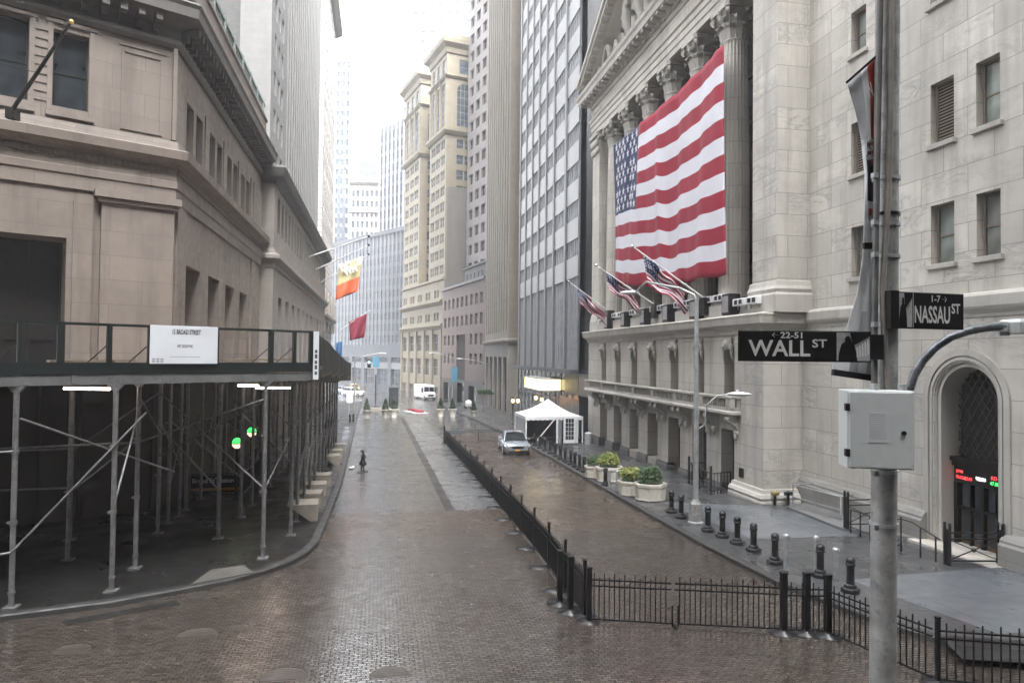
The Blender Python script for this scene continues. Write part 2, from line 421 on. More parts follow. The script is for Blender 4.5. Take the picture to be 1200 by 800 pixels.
TAN_STONE = stone('tan_stone', (.24,.21,.17), 1.4, .6, .005, blockvar=.06, streak=.35)
TAN_BASE = stone('pale_base_stone', (.27,.25,.225), 2.2, 2.4, .012, blockvar=.05)
SLATE = stone('dark_grey_brick', (.052,.054,.06), .5, .16, .010, blockvar=.15, streak=.3, jdark=.7)
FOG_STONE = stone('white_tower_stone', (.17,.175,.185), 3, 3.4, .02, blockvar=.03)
WHITE_PANEL = plain('white_spandrel', (.29,.30,.315), .35, 0, .07, .6)
GREY_PANEL = plain('blue_grey_spandrel', (.24,.255,.275), .3, .2, .12, .5)
STEEL_MULL = plain('silver_mullion', (.34,.35,.37), .45, .1, .1, .6)
DARK_MULL = plain('dark_mullion', (.17,.175,.185), .4, .3, .1, 1)
SILVER_WALL = plain('silver_curtain_wall', (.075,.083,.095), .5, 0, .12, .25)
GLASS = glass('window_glass'); GLASS_BLUE = glass('blue_grey_glass', (.05,.062,.078), .25, .2); GLASS_MID = glass('dull_glass', (.035,.038,.044), .22, .35)
GLASS_PALE = glass('pale_glass', (.16,.17,.16), .3, .3); GLASS_TEAL = glass('teal_glass', (.04,.10,.105), .3, .2); GLASS_GREEN = glass('greenish_blind_glass', (.20,.225,.205), .22)
BLIND = plain('pale_blind', (.27,.28,.29), .6, 0, .15, .4)
FRAME_BROWN = plain('brown_window_frame', (.20,.165,.135), .5)
FRAME_GREY = plain('grey_window_frame', (.28,.27,.25), .5)
LOUVRE = plain('louvre_metal', (.05,.05,.05), .5)
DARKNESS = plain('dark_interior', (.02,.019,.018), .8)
BRONZE = plain('dark_bronze', (.016,.015,.014), .45, .3, .2, 4, spec=.3)
BLACK_PAINT = plain('black_paint', (.012,.012,.0135), .4, 0, .25, 5, spec=.3)
BLACK_IRON = plain('black_cast_iron', (.022,.022,.024), .32, .1, .3, 8)
GALV = plain('galvanised_steel', (.42,.43,.44), .45, .55, .2, 5)
POLE_GREY = plain('weathered_pole', (.30,.30,.295), .5, .25, .35, 5, dirt=.9)
SCAF = plain('scaffold_steel', (.22,.22,.225), .45, .5, .25, 5, dirt=.5)
SHED_GREEN = plain('shed_green_paint', (.007,.0115,.011), .45, 0, .3, 2)
SHED_BEAM = plain('shed_steel_beam', (.16,.165,.165), .5, .3, .25, 2, dirt=.6)
SHED_UNDER = plain('shed_underside', (.06,.06,.058), .7)
PLANK = plain('wet_planks', (.17,.135,.10), .5, 0, .4, 2)
SIGN_WHITE = plain('white_board', (.66,.69,.74), .45, 0, .05, 1)
INK = plain('dark_ink', (.04,.045,.05), .6); INK_GREY = plain('grey_ink', (.32,.33,.35), .6)
SIGN_BLACK = plain('sign_black', (.010,.010,.011), .55, spec=.2); SIGN_LETTER = plain('sign_lettering', (.55,.55,.54), .5); SIGN_PHOTO = plain('sign_picture_grey', (.30,.30,.30), .45, 0, .5, 9)
BOX_GREY = plain('cabinet_paint', (.50,.525,.525), .45, 0, .06, 2, dirt=.15); PAPER = plain('paper_notice', (.52,.54,.55), .6, 0, .04)
FLAG_RED = plain('flag_red', (.30,.013,.036), .7, 0, .14, .7); FLAG_WHITE = plain('flag_white', (.68,.68,.74), .7, 0, .06, .7); FLAG_BLUE = plain('flag_blue', (.03,.045,.11), .7, 0, .2, .7)
BAN_YELLOW = plain('banner_yellow', (.36,.32,.17), .6, 0, .2, 1.5); BAN_ORANGE = plain('banner_orange', (.5,.09,.03), .6); BAN_RED = plain('banner_crimson', (.16,.010,.03), .6); BAN_BLUE = plain('banner_blue', (.03,.09,.2), .6); BAN_SKY = plain('banner_sky_blue', (.07,.22,.33), .6)
BAN_WHITE = plain('banner_white', (.78,.79,.80), .5, 0, .08); BAN_GREY = plain('banner_grey', (.50,.51,.53), .5); BAN_DARK = plain('banner_dark', (.05,.055,.07), .5); BAN_CORAL = plain('banner_coral', (.62,.10,.08), .5)
CONCRETE = plain('barrier_concrete', (.27,.245,.21), .6, 0, .18, 3, dirt=.4); PLANTER_W = plain('cream_planter', (.62,.59,.52), .5, 0, .1, 2, dirt=.4); PLANTER_T = plain('stone_urn', (.30,.29,.27), .6)
SOIL = plain('soil', (.03,.022,.015), .9)
TENT_W = plain('tent_canvas', (.72,.73,.75), .55, 0, .06, 1.2); TENT_CLEAR = plain('tent_side_sheet', (.17,.19,.22), .3, 0, .15, 1); WHITE_PAINT = plain('white_paint', (.72,.73,.74), .4, 0, .06, 2)
CAR_SILVER = plain('car_silver', (.40,.44,.49), .22, .6, .06, 1); CAR_WHITE = plain('car_white', (.70,.71,.72), .28, 0, .015, 1); CAR_DARK = plain('car_dark', (.03,.033,.04), .25, .3, .1, 1); CAR_YELLOW = plain('car_yellow', (.72,.42,.02), .3)
TYRE = plain('tyre_rubber', (.02,.02,.02), .7); RIM = plain('wheel_rim', (.45,.46,.48), .3, .8); CHROME = plain('chrome_trim', (.6,.6,.62), .2, .9); PLATE_O = plain('plate_orange', (.75,.38,.05), .5); LAMPLENS = plain('lamp_lens', (.62,.66,.70), .15, .2)
STATUE = plain('dark_bronze_statue', (.018,.016,.015), .35, .4, .3, 8)
TUBE = glow('tube_light', (1, .80, .68), 4.0); G_GREEN = glow('green_globe', (.05, .9, .12), .22); G_WHITE = glow('cream_globe', (.95, .66, .42), .2); LANTERN = glow('lantern_flame', (1, .45, .12), 1.6); CANOPY_GLOW = glow('lit_canopy', (1.0, .80, .36), .42)
LED_RED = glow('ticker_red', (1, .05, .06), .3); LED_GREEN = glow('ticker_green', (.08, 1, .2), .22); LED_WHITE = glow('ticker_white', (1,1,1), .2); SIGNAL_CYAN = glow('walk_signal', (.3, .9, .95), .4); WARM_WIN = glow('lit_shop', (1, .75, .45), .12)
COBBLE = paving('wet_cobbles', [(.042,.033,.028), (.066,.053,.045), (.105,.086,.073), (.054,.045,.040)], .185, .092, .0135, .12, .32, 1.0, .045, jcol=(.014,.012,.0105), spec=.8, warp=.16, mott=.7, film=.4)
COBBLE_CROSS = paving('wet_cobbles_broad', [(.053,.047,.044), (.076,.069,.064), (.108,.099,.092), (.063,.058,.054)], .27, .15, .021, .12, .32, 1.0, .05, jcol=(.016,.015,.014), spec=.8, warp=.14, mott=.7, film=.4)
COBBLE_BROWN = paving('wet_cobbles_brown', [(.068,.050,.040), (.094,.071,.057), (.128,.098,.078)], .19, .095, .013, .16, .38, 1.0, .03, jcol=(.02,.016,.013), coat=.8, warp=.14, mott=.6, film=.45)
COBBLE_DARK = paving('dark_setts', [(.022,.022,.022), (.035,.034,.032)], .25, .2, .014, .25, .45, .6, .01, coat=.25, spec=.3)
PLAZA = paving('pale_setts', [(.12,.125,.13), (.15,.155,.16), (.18,.185,.19)], .4, .2, .014, .16, .36, .8, .01, coat=.8)
ASPHALT = paving('wet_asphalt', [(.045,.045,.047), (.06,.06,.062)], 7, 5, .01, .12, .38, .3, .01, big=.05)
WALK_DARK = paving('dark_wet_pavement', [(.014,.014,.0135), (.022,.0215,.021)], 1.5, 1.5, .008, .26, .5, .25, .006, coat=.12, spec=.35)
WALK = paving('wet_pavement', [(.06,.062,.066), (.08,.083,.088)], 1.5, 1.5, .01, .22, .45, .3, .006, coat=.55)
WALK_BLUE = paving('blue_grey_slabs', [(.12,.132,.148), (.145,.157,.172)], 3.0, 3.0, .008, .25, .45, .25, .006, big=.3, coat=.5)
KERB = stone('granite_kerb', (.042,.042,.042), 1.5, .4, .01, blockvar=.2, rough=.6)
LEAF_DK = leafmat('dark_leaves', (.018,.045,.014), (.05,.10,.03)); LEAF_YL = leafmat('yellow_green_leaves', (.10,.14,.02), (.26,.28,.06)); LEAF_CONE = leafmat('conifer_leaves', (.012,.026,.012), (.035,.06,.025))

SHADE_BOARD = plain('shed_shade_boards', (.038,.031,.024), .6, 0, .4, .8)  # near-black brown, the shed's inner shade put into the colour
MANHOLE = plain('worn_manhole_iron', (.06,.05,.043), .45, .1, .3, 5)
OFFICE_GLASS = glass('office_grey_glass', (.20,.212,.23), .2); OFFICE_PALE = glass('office_pale_glass', (.27,.285,.305), .2)
LATTICE = plain('bronze_lattice', (.085,.08,.075), .4, .5, .2, 4)
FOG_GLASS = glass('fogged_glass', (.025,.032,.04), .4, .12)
PLINTH = stone('grey_plinth_stone', (.27,.262,.248), 2.4, 1.0, .008, blockvar=.08, streak=.6)
# ------------------------------------------------------------------ windows as parts
_pm = {}
def pane_shape(mb, kind, w, h, fr, gl, which='both'):
    b = min(.07, w*.09)
    if which != 'frame':
        mb.use(gl).quad((0,.02,0),(w,.02,0),(w,.02,h),(0,.02,h))
    if which == 'pane': return
    mb.use(fr)
    if kind == 'bare': return
    mb.box(0, b, -.04, .03, 0, h); mb.box(w-b, w, -.04, .03, 0, h); mb.box(b, w-b, -.04, .03, h-b, h); mb.box(b, w-b, -.04, .03, 0, b)
    if kind == 'sash': mb.box(b, w-b, -.02, .03, h*.47, h*.47+b*.8)
    if kind == 'louvre':
        n = max(6, int(h/.11))
        for i in range(n):
            z = b+(h-2*b)*i/n; mb.quad((b,-.05,z),(w-b,-.05,z),(w-b,.015,z+.085),(b,.015,z+.085))
    if kind == 'bars':
        for i in range(1, 4): mb.box(w*i/4-.03, w*i/4+.03, -.02, .03, b, h-b)
        n = max(2, int(h/1.4))
        for i in range(1, n): mb.box(b, w-b, -.015, .03, h*i/n-.03, h*i/n+.03)
    if kind == 'mull':
        mb.box(w*.5-.03, w*.5+.03, -.02, .03, b, h-b)
def windows(root, M, rects, depth, kind, fr, gl, limit=100, name='window', split=False, sill=None, view=True):
    """every opening's window is a part of its building; past the limit the smallest ones are one part"""
    ang = math.atan2(M[1][0], M[0][0]); base = parent_world(root); L = []
    for r in rects:
        c = M @ Vector(((r[0]+r[1])/2, depth, (r[2]+r[3])/2))
        if view and not in_view(c, 260): continue
        L.append((-(r[1]-r[0])*(r[3]-r[2])/max(1, (c-CAM).length_squared), r))
    L.sort(key=lambda t: t[0])
    rest = MB(M)
    for i, (_, r) in enumerate(L):
        w, h = r[1]-r[0], r[3]-r[2]
        g = gl[i % len(gl)] if isinstance(gl, (list, tuple)) else gl
        if i >= limit:
            keep = rest.M; rest.M = M @ Matrix.Translation((r[0], depth, r[2])); pane_shape(rest, kind, w, h, fr, g); rest.M = keep; continue
        key = (kind, round(w,3), round(h,3), fr.name, g.name, split)
        if key not in _pm:
            if split:
                a = MB(); pane_shape(a, kind, w, h, fr, g, 'frame'); o = a.build(name); b = MB(); pane_shape(b, kind, w, h, fr, g, 'pane'); p = b.build('pane', parent=o)
            else:
                a = MB(); pane_shape(a, kind, w, h, fr, g); o = a.build(name); p = None
            _pm[key] = (o, p); 
        else:
            o0, p0 = _pm[key]; o = o0.copy(); o.name = name; COL.objects.link(o)
            if p0 is not None: p = p0.copy(); COL.objects.link(p); p.parent = o
        o.parent = root; o.location = (M @ Vector((r[0], depth, r[2])))-base; o.rotation_euler = (0, 0, ang)
    if rest.f: tag(rest.build(name, parent=root), kind='stuff')
def grid(u0, u1, nu, z0, z1, nz, w, h, dz=0.0):
    pu = (u1-u0)/nu; pz = (z1-z0)/nz
    return [(u0+pu*(i+.5)-w/2, u0+pu*(i+.5)+w/2, z0+pz*(j+.5)-h/2+dz, z0+pz*(j+.5)+h/2+dz) for j in range(nz) for i in range(nu)]

# ------------------------------------------------------------------ the ground
def sheet(name, poly, mat, h, t=.02):
    mb = MB(); mb.use(mat).slab(poly, lambda x, y: zg(y)+h, t, 't'); return tag(mb.build(name), kind='structure')
mb = MB().use(ASPHALT)
for y0, y1 in ((-900,-40), (-40,140), (140,2600)):
    mb.quad((-1800,y0,zg(y0)),(1800,y0,zg(y0)),(1800,y1,zg(y1)),(-1800,y1,zg(y1)))
tag(mb.build('ground'), kind='structure')
sheet('street', [(-60,-2),(60,-2),(60,23.9),(-60,23.9)], COBBLE, .006)
sheet('street', [(-4,23.9),(11.6,23.9),(11.6,28.2),(-4,28.2)], COBBLE_BROWN, .006)
sheet('street', [(-5,28.2),(2.72,28.2),(2.5,84),(-5,84)], COBBLE_CROSS, .006)
sheet('street', [(5.12,28.2),(12,28.2),(12,62),(5.17,62)], COBBLE_BROWN, .006)
sheet('drain_path', [(2.72,28.2),(3.12,28.2),(2.95,84),(2.5,84)], COBBLE_DARK, .006)
sheet('plaza_path', [(3.12,28.2),(5.12,28.2),(5.2,84),(2.95,84)], PLAZA, .006)
sheet('plaza_path', [(2.6,84),(6.4,84),(8.5,118),(2.6,118)], PLAZA, .006)
KL = [(-60,15.6),(-20,16.5),(-12,17.0),(-8.4,17.5),(-6.3,18.1),(-4.9,18.85),(-3.9,19.45),(-3.1,20.2),(-2.5,21.1),(-2.1,22.1),(-1.9,23.4),(-1.85,27),(-1.8,35),(-2.0,49),(-2.6,84),(-3.1,128)]
KR = [(9.9,120),(10.6,86),(11.3,58),(11.05,45),(10.76,33),(10.58,26),(10.5,20.6),(10.6,17),(10.95,15.2),(11.3,13.6),(11.9,12.3),(12.9,11.2),(14.6,10.4),(20,9.8),(60,9.2)]
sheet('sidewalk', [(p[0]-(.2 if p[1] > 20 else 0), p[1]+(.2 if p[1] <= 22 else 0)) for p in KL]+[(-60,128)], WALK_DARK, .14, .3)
sheet('sidewalk', [(p[0]+(.2 if p[1] > 12 else 0), p[1]+(.2 if p[1] <= 12 else 0)) for p in KR][::-1]+[(18.6 if False else 30,120),(60,120)][::-1], WALK, .14, .3)
for path in (KL, KR):
    mb = MB().use(KERB); mb.mould(path, [(-.26,-.1),(-.26,.148),(-.03,.15),(0,.12),(0.01,-.1)], close=True)
    mb.v = [(x, y, z+zg(y)) for x, y, z in mb.v]; tag(mb.build('kerb'), kind='structure')
sheet('sidewalk_slabs', [(12.0,27.9),(15.9,26.4),(16.9,24.6),(16.3,21.0),(12.4,21.2)], WALK_BLUE, .146, .02)
sheet('sidewalk_slabs', [(12.6,16.6),(17.7,17.0),(17.9,12.6),(13.2,12.6)], WALK_BLUE, .146, .02)
sheet('sidewalk_slabs', [(-2.35,28),(-2.15,28),(-2.25,47),(-2.9,70),(-3.3,70),(-2.75,46)], WALK, .146, .02)
# manhole covers, repairs and the drain plate by the kerb
def manhole(x, y, r, label, mat=MANHOLE):
    t = MB(frame(x, y, 0, zg(y))); t.use(mat).lathe(0, 0, [(r,0),(r,.009),(r*.93,.010),(r*.92,.0065),(.01,.007)], 28)
    for i in range(-4, 5):
        w = math.sqrt(max(0, (r*.88)**2-(i*r*.19)**2)); t.box(-w, w, i*r*.19-.018, i*r*.19+.018, .006, .0095)
    o = t.build('manhole_cover', shift=False); tag(o, label, 'manhole cover', 'manhole covers in the cobbles')
manhole(-3.81, 15.87, .42, 'round iron manhole cover set in brown cobbles near the curved kerb')
manhole(-6.1, 15.45, .36, 'small dark manhole cover below the scaffold corner of the street')
manhole(.25, 13.2, .38, 'round manhole cover at the bottom edge of the wet crossing, on the fence side')
manhole(-1.7, 13.4, .45, 'wide manhole cover at the bottom edge of the wet crossing, on the scaffold side')
manhole(9.5, 15.9, .40, 'dark manhole cover in the brown cobbles just behind the picket fence')
for (y0, lab) in ((18.95, 'flat grey steel plate lying on the dark pavement at the corner kerb'),):
    mb = MB().use(plain('wet_plate', (.10,.097,.09), .5, 0, .2, 2)); mb.slab([(-4.75,19.15),(-3.35,19.95),(-3.75,20.75),(-4.55,20.45)], lambda x, y: zg(y)+.17, .03); tag(mb.build('cover_plate'), lab, 'steel plate')
mb = MB().use(COBBLE_DARK); mb.slab([(-7.0,17.3),(-4.9,18.3),(-4.7,18.05),(-6.8,17.0)], lambda x, y: zg(y)+.02, .03); tag(mb.build('drain_inlet'), 'dark drain inlet slab against the curved kerb', 'drain')
# ------------------------------------------------------------------ corner bank building on the left: street face A (faces +x), corner face B
FA = frame(-8.5, 30.3, 90); FB = frame(-8.5, 30.3, math.degrees(math.atan2(.466,.885)))
bank = thing('stone_bank', 'heavy stone corner bank with deep cornice standing behind the scaffold shed', 'building', (-8.5, 30.3, zg(30.3)))
LA = 20.7
mb = MB(FA).use(LIME)
upA = []
for k, y0 in enumerate((1.65, 5.75, 9.75, 13.6)):
    upA += [(y0, y0+1.15, 14.55, 16.75), (y0+1.6, y0+2.75, 14.55, 16.75)]
loA = [(2.0,4.4,-2,9.6), (6.0,8.35,-2,9.6), (9.85,12.2,-2,9.55), (13.75,16.1,-2,9.5)]
mb.wall(0, LA, -3, 12.0, loA, 1.1, sill=False); mb.wall(0, LA, 14.0, 18.7, upA, .45)
mb.M = FB
upB = [(-4.25,-3.1,15.0,17.9), (-6.3,-5.0,15.0,18.05), (-8.6,-7.4,15.0,18.05)]
loB = [(-9.6,-3.69,-2,10.05)]
mb.wall(-16, 0, -3, 12.0, loB, 1.6, sill=False); mb.wall(-16, 0, 14.0, 18.7, upB, .4)
mb.M = I4                                           # sides, back and roof behind the two faces
pB = FB @ Vector((-16,0,0)); 
poly = [(pB.x,pB.y),(pB.x-8,pB.y+14),(-27,51),(-8.5,51),(-8.5,30.3)]
mb.add([(x,y,z) for z in (-3,22.5) for x,y in poly], [(0,1,6,5),(1,2,7,6),(2,3,8,7)])
mb.build('wall', parent=bank)
# recess backs
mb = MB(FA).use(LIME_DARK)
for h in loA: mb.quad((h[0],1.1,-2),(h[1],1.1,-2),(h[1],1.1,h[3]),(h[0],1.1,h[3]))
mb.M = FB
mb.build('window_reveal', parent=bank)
mb = MB(FB).use(BRONZE); mb.quad((-9.6,1.6,-2),(-3.69,1.6,-2),(-3.69,1.6,10.05),(-9.6,1.6,10.05))
for i in range(7): mb.box(-9.6+i*.985-.05, -9.6+i*.985+.05, 1.48, 1.59, -2, 10.05)
for z in (2.6, 6.2): mb.box(-9.6, -3.69, 1.5, 1.585, z, z+.2)
mb.build('door_screen', parent=bank)
windows(bank, FA, [(h[0],h[1],h[2],h[3]) for h in upA], .45, 'sash', FRAME_GREY, GLASS_MID, split=True)
windows(bank, FA, [(h[0]+.25,h[1]-.25,5.9,h[3]-.8) for h in loA], 1.07, 'bars', FRAME_GREY, GLASS_MID, split=True)
windows(bank, FB, upB, .4, 'sash', BRONZE, GLASS, split=True)
path = [tuple((FB @ Vector((-16,0,0)))[:2]), (-8.5,30.3), (-8.5,51.0)]
mb = MB().use(LIME)       # entablature between the storeys
mb.mould(path, [(-.1,11.95),(.10,11.95),(.10,12.45),(.16,12.5),(.16,12.75),(.12,12.8),(.12,13.35),(.30,13.5),(.62,13.62),(.66,13.95),(.60,14.0),(.18,14.12),(.12,14.45),(-.05,14.5)])
mb.build('ledge', parent=bank)
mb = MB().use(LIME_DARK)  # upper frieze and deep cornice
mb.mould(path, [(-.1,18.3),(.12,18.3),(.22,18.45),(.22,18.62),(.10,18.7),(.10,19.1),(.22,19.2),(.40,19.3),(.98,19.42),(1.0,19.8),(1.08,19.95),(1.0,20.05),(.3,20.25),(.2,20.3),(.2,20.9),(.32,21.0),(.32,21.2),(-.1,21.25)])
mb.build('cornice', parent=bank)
def along(path, step, off0=.3):
    for (a, b) in zip(path[:-1], path[1:]):
        a = Vector(a); b = Vector(b); L = (b-a).length; n = int(L/step); d = (b-a)/L
        for i in range(n):
            yield a+d*(off0+step*i), math.degrees(math.atan2(d.y, d.x))
br0 = None
for p, deg in along(path, .62):                    # brackets under the cornice
    if not in_view((p.x, p.y, 19), 60): continue
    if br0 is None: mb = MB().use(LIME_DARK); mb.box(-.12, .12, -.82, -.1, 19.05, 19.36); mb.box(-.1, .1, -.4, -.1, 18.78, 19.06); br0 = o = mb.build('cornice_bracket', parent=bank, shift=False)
    else: o = br0.copy(); COL.objects.link(o)
    o.location = Vector((p.x, p.y, 0))-bank.location; o.rotation_euler = (0, 0, math.radians(deg))
for seg in (path[:2], path[1:]):
    mb = MB().use(LIME)
    for p, deg in along(seg, .2, .1):              # dentil band
        mb.M = frame(p.x, p.y, deg); mb.box(-.06, .06, -.22, -.1, 13.1, 13.32)
    mb.build('dentil_course', parent=bank)
mb = MB(FB).use(LIME)     # corner pilaster, capital and panel on the corner face
mb.box(-2.6, -.02, -.28, 0, -3, 11.55); mb.box(-2.75, .12, -.40, .1, 11.55, 11.7); mb.box(-2.85, .22, -.5, .1, 11.72, 12.0)
mb.box(-3.5, -2.85, -.10, 0, -3, 11.5); mb.box(-.14, .02, -.16, 0, 14.5, 18.3)
mb.build('corner_pilaster', parent=bank)
mb = MB(FB).use(LIME)
for a, b, c, d in ((-2.0,-1.9,14.6,17.8), (-.6,-.5,14.6,17.8), (-1.9,-.6,17.7,17.8), (-1.9,-.6,14.6,14.7), (-2.1,-.4,17.95,18.02)): mb.box(a, b, -.05, 0, c, d)
for a, b in ((-4.25,-3.1), (-6.3,-5.0)):
    mb.box(a-.18, a-.02, -.07, 0, 14.8, 18.1); mb.box(b+.02, b+.18, -.07, 0, 14.8, 18.1); mb.box(a-.25, b+.25, -.09, 0, 18.12, 18.24); mb.box(a-.2, b+.2, -.12, 0, 14.6, 14.78)
for i in range(9): mb.box(-4.85, -4.42, -.04, 0, 15.1+i*.33, 15.3+i*.33)
mb.build('window_trim', parent=bank)
for a_, b_, c_, e_, f_ in ((.25,1.55,-.12,4.5,11.9),(17.0,18.3,-.12,4.5,11.9),(4.75,5.3,-.06,14.6,17.2),(8.7,9.25,-.06,14.6,17.2),(12.6,13.15,-.06,14.6,17.2),(16.55,17.1,-.06,14.6,17.2),(17.6,20.6,-.06,14.6,17.2)):
    mb = MB(FA).use(LIME); mb.box(a_, b_, c_, 0, e_, f_); mb.build('street_pilaster', parent=bank)

mb = MB(FA).use(plain('verdigris_copper', (.15,.18,.17), .6, 0, .2, 2))   # attic with green copper rail
mb.box(.2, LA-.3, -.2, .05, 22.45, 22.6); mb.box(.2, LA-.3, -.22, .07, 23.25, 23.42)
for i in range(9): mb.box(.25+i*2.4, .6+i*2.4, -.24, .1, 22.4, 23.5)
for i in range(56): mb.box(.75+i*.35, .9+i*.35, -.15, 0, 22.6, 23.25)
mb.build('roof_balustrade', parent=bank)
mb = MB().use(LIME); mb.mould(path, [(-.6,21.2),(.25,21.2),(.25,22.2),(.36,22.28),(.36,22.42),(-.6,22.44)]); mb.build('attic', parent=bank)
# flagpole on the corner face
p0 = FB @ Vector((-5.5,-.55,14.3)); p1 = onpix(82, 28, 1, p0.y-.95)
fp = thing('flagpole', 'bare dark flagpole leaning out from the corner bank ledge', 'flagpole', p0)
mb = MB().use(BRONZE); mb.tube([p0, p0+(p1-p0)*.5, p1], .075, 10, .05); mb.build('pole', parent=fp)
mb = MB().use(plain('gold_ball', (.8,.55,.2), .3, .8)); mb.ball(p1+(p1-p0).normalized()*.08, .085); mb.build('finial', parent=fp)
mb = MB().use(BRONZE); mb.box(p0.x-.14, p0.x+.14, p0.y-.12, p0.y+.35, p0.z-.25, p0.z+.12); mb.tube([p0+(p1-p0)*.45, FB @ Vector((-7.6,0,16.1))], .012, 5); mb.build('bracket', parent=fp)
# ------------------------------------------------------------------ second low building with dark cornice
F2 = frame(-7.6, 51.0, 90); L2 = 46.0
low = thing('bank_annexe', 'low stone building with dark overhanging cornice between corner bank and striped tower', 'building', (-7.6, 51.0, zg(51)))
n2 = 11; up2 = grid(1.2, L2-.6, n2*2, 14.6, 17.4, 1, 1.2, 2.7); lo2 = grid(1.6, L2-.6, n2, -2, 10.0, 1, 1.75, 12.0)
mb = MB(F2).use(LIME_GREY); mb.wall(0, L2, -4, 12.0, lo2, .8, sill=False); mb.wall(0, L2, 13.2, 18.0, up2, .5)
mb.quad((0,0,-4),(0,0,18),(0,12,18),(0,12,-4)); mb.quad((L2,0,-4),(L2,12,-4),(L2,12,19),(L2,0,19)); mb.quad((0,0,19),(L2,0,19),(L2,12,19),(0,12,19))
mb.build('wall', parent=low)
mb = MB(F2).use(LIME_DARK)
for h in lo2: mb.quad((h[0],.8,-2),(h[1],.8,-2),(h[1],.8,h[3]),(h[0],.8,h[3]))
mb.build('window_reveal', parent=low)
windows(low, F2, up2, .5, 'sash', FRAME_GREY, GLASS_MID); windows(low, F2, [(h[0]+.15,h[1]-.15,4.5,9.4) for h in lo2], .77, 'bars', FRAME_GREY, GLASS_MID)
pth = [(-9.5,51.0),(-7.6,51.0),(-7.6,51.0+L2)]
mb = MB().use(LIME_GREY); mb.mould(pth, [(-.1,11.9),(.08,11.9),(.1,12.2),(.3,12.35),(.5,12.5),(.5,12.75),(.1,12.95),(.05,13.25),(-.1,13.3)]); mb.build('ledge', parent=low)
mb = MB().use(plain('black_cornice', (.045,.045,.043), .6, 0, .4, .8)); mb.mould(pth, [(-.1,17.9),(.1,17.9),(.15,18.1),(.65,18.3),(.75,18.55),(.85,18.9),(.8,19.05),(-.1,19.1)]); mb.build('cornice', parent=low)
# ------------------------------------------------------------------ striped tower behind
FT = frame(-9.8, 62.5, 90, 0); LT = 46.0; HT = 118
tower = thing('striped_tower', 'very tall pale stone tower with vertical window stripes rising above the low annexe', 'skyscraper', (-9.8, 62.5, zg(62.5)))
side = grid(1.4, 8.0, 3, 18.4, HT, 29, 1.25, 2.1); nz = 29
for_side = [(r[0], r[1], r[2], r[3]) for r in side]
stripes = [(10.0+i*1.98, 10.0+i*1.98+1.05, 19.0, HT-3) for i in range(18)]
mb = MB(FT).use(TOWER_STONE); mb.wall(0, 9.0, -4, HT, for_side, .35); mb.wall(9.0, LT, -4, HT, stripes, .5)
mb.M = frame(-30, 62.5, 0); mb.use(BUFF_BRICK); mb.quad((0,0,-4),(20.2,0,-4),(20.2,0,HT),(0,0,HT)); mb.use(TOWER_STONE)
mb.box(17.6, 20.22, -.12, 0, 18, HT)
mb.M = I4; mb.quad((-30,62.5,HT),(-9.8,62.5,HT),(-9.8,108.5,HT),(-30,108.5,HT)); mb.quad((-9.8,108.5,-4),(-30,108.5,-4),(-30,108.5,HT),(-9.8,108.5,HT))
mb.build('wall', parent=tower)
windows(tower, FT, for_side, .35, 'sash', FRAME_GREY, GLASS_MID)
mb = MB(FT).use(TOWER_DARK)
for s in stripes: mb.quad((s[0],.5,s[2]),(s[1],.5,s[2]),(s[1],.5,s[3]),(s[0],.5,s[3]))
mb.build('spandrel', parent=tower)
windows(tower, FT, [(s[0]+.08,s[1]-.08,19.4+k*3.35,21.3+k*3.35) for s in stripes for k in range(28)], .47, 'bare', FRAME_GREY, GLASS_MID)
# ------------------------------------------------------------------ next building, banded stone
FQ = frame(-9.2, 109.5, 90); LQ = 24.0
band = thing('banded_building', 'grey banded stone high rise with bracketed ledge just past the striped tower', 'building', (-9.2, 109.5, zg(109.5)))
rq = grid(.8, LQ-.8, 7, 14, 66, 16, 1.3, 2.0); rq2 = grid(.8, LQ-.8, 7, -1, 11, 3, 1.7, 2.6)
mb = MB(FQ).use(stone('banded_stone', (.40,.385,.37), 60, .95, .08, streak=.3, jdark=.42)); mb.wall(0, LQ, -5, 68, rq+rq2, .4)
mb.quad((0,0,-5),(0,0,68),(0,12,68),(0,12,-5)); mb.quad((LQ,0,-5),(LQ,12,-5),(LQ,12,68),(LQ,0,68)); mb.quad((0,0,68),(LQ,0,68),(LQ,12,68),(0,12,68))
mb.build('wall', parent=band); windows(band, FQ, rq+rq2, .4, 'sash', FRAME_GREY, GLASS_MID)
pq = [(-11,109.5),(-9.2,109.5),(-9.2,133.5),(-11,133.5)]
mb = MB().use(LIME_GREY); mb.mould(pq, [(-.1,11.0),(.2,11),(.5,11.4),(.9,11.7),(.9,12.1),(.3,12.4),(-.1,12.5)]); mb.mould(pq, [(-.1,66),(.5,66.4),(1.2,67.2),(1.2,68),(-.1,68.3)]); mb.build('cornice', parent=band)
mb = MB(FQ).use(LIME_GREY)
for u in (1.2, 8, 15.5, 22.4): mb.box(u-.5, u+.5, -.9, 0, 12.5, 14.2); mb.box(u-.35, u+.35, -.7, 0, 9.5, 11.0); mb.lathe(u, -.5, [(.3,14.2),(.45,14.6),(.25,15),(.35,15.5),(.1,16)], 8)
mb.build('balcony_bracket', parent=band)

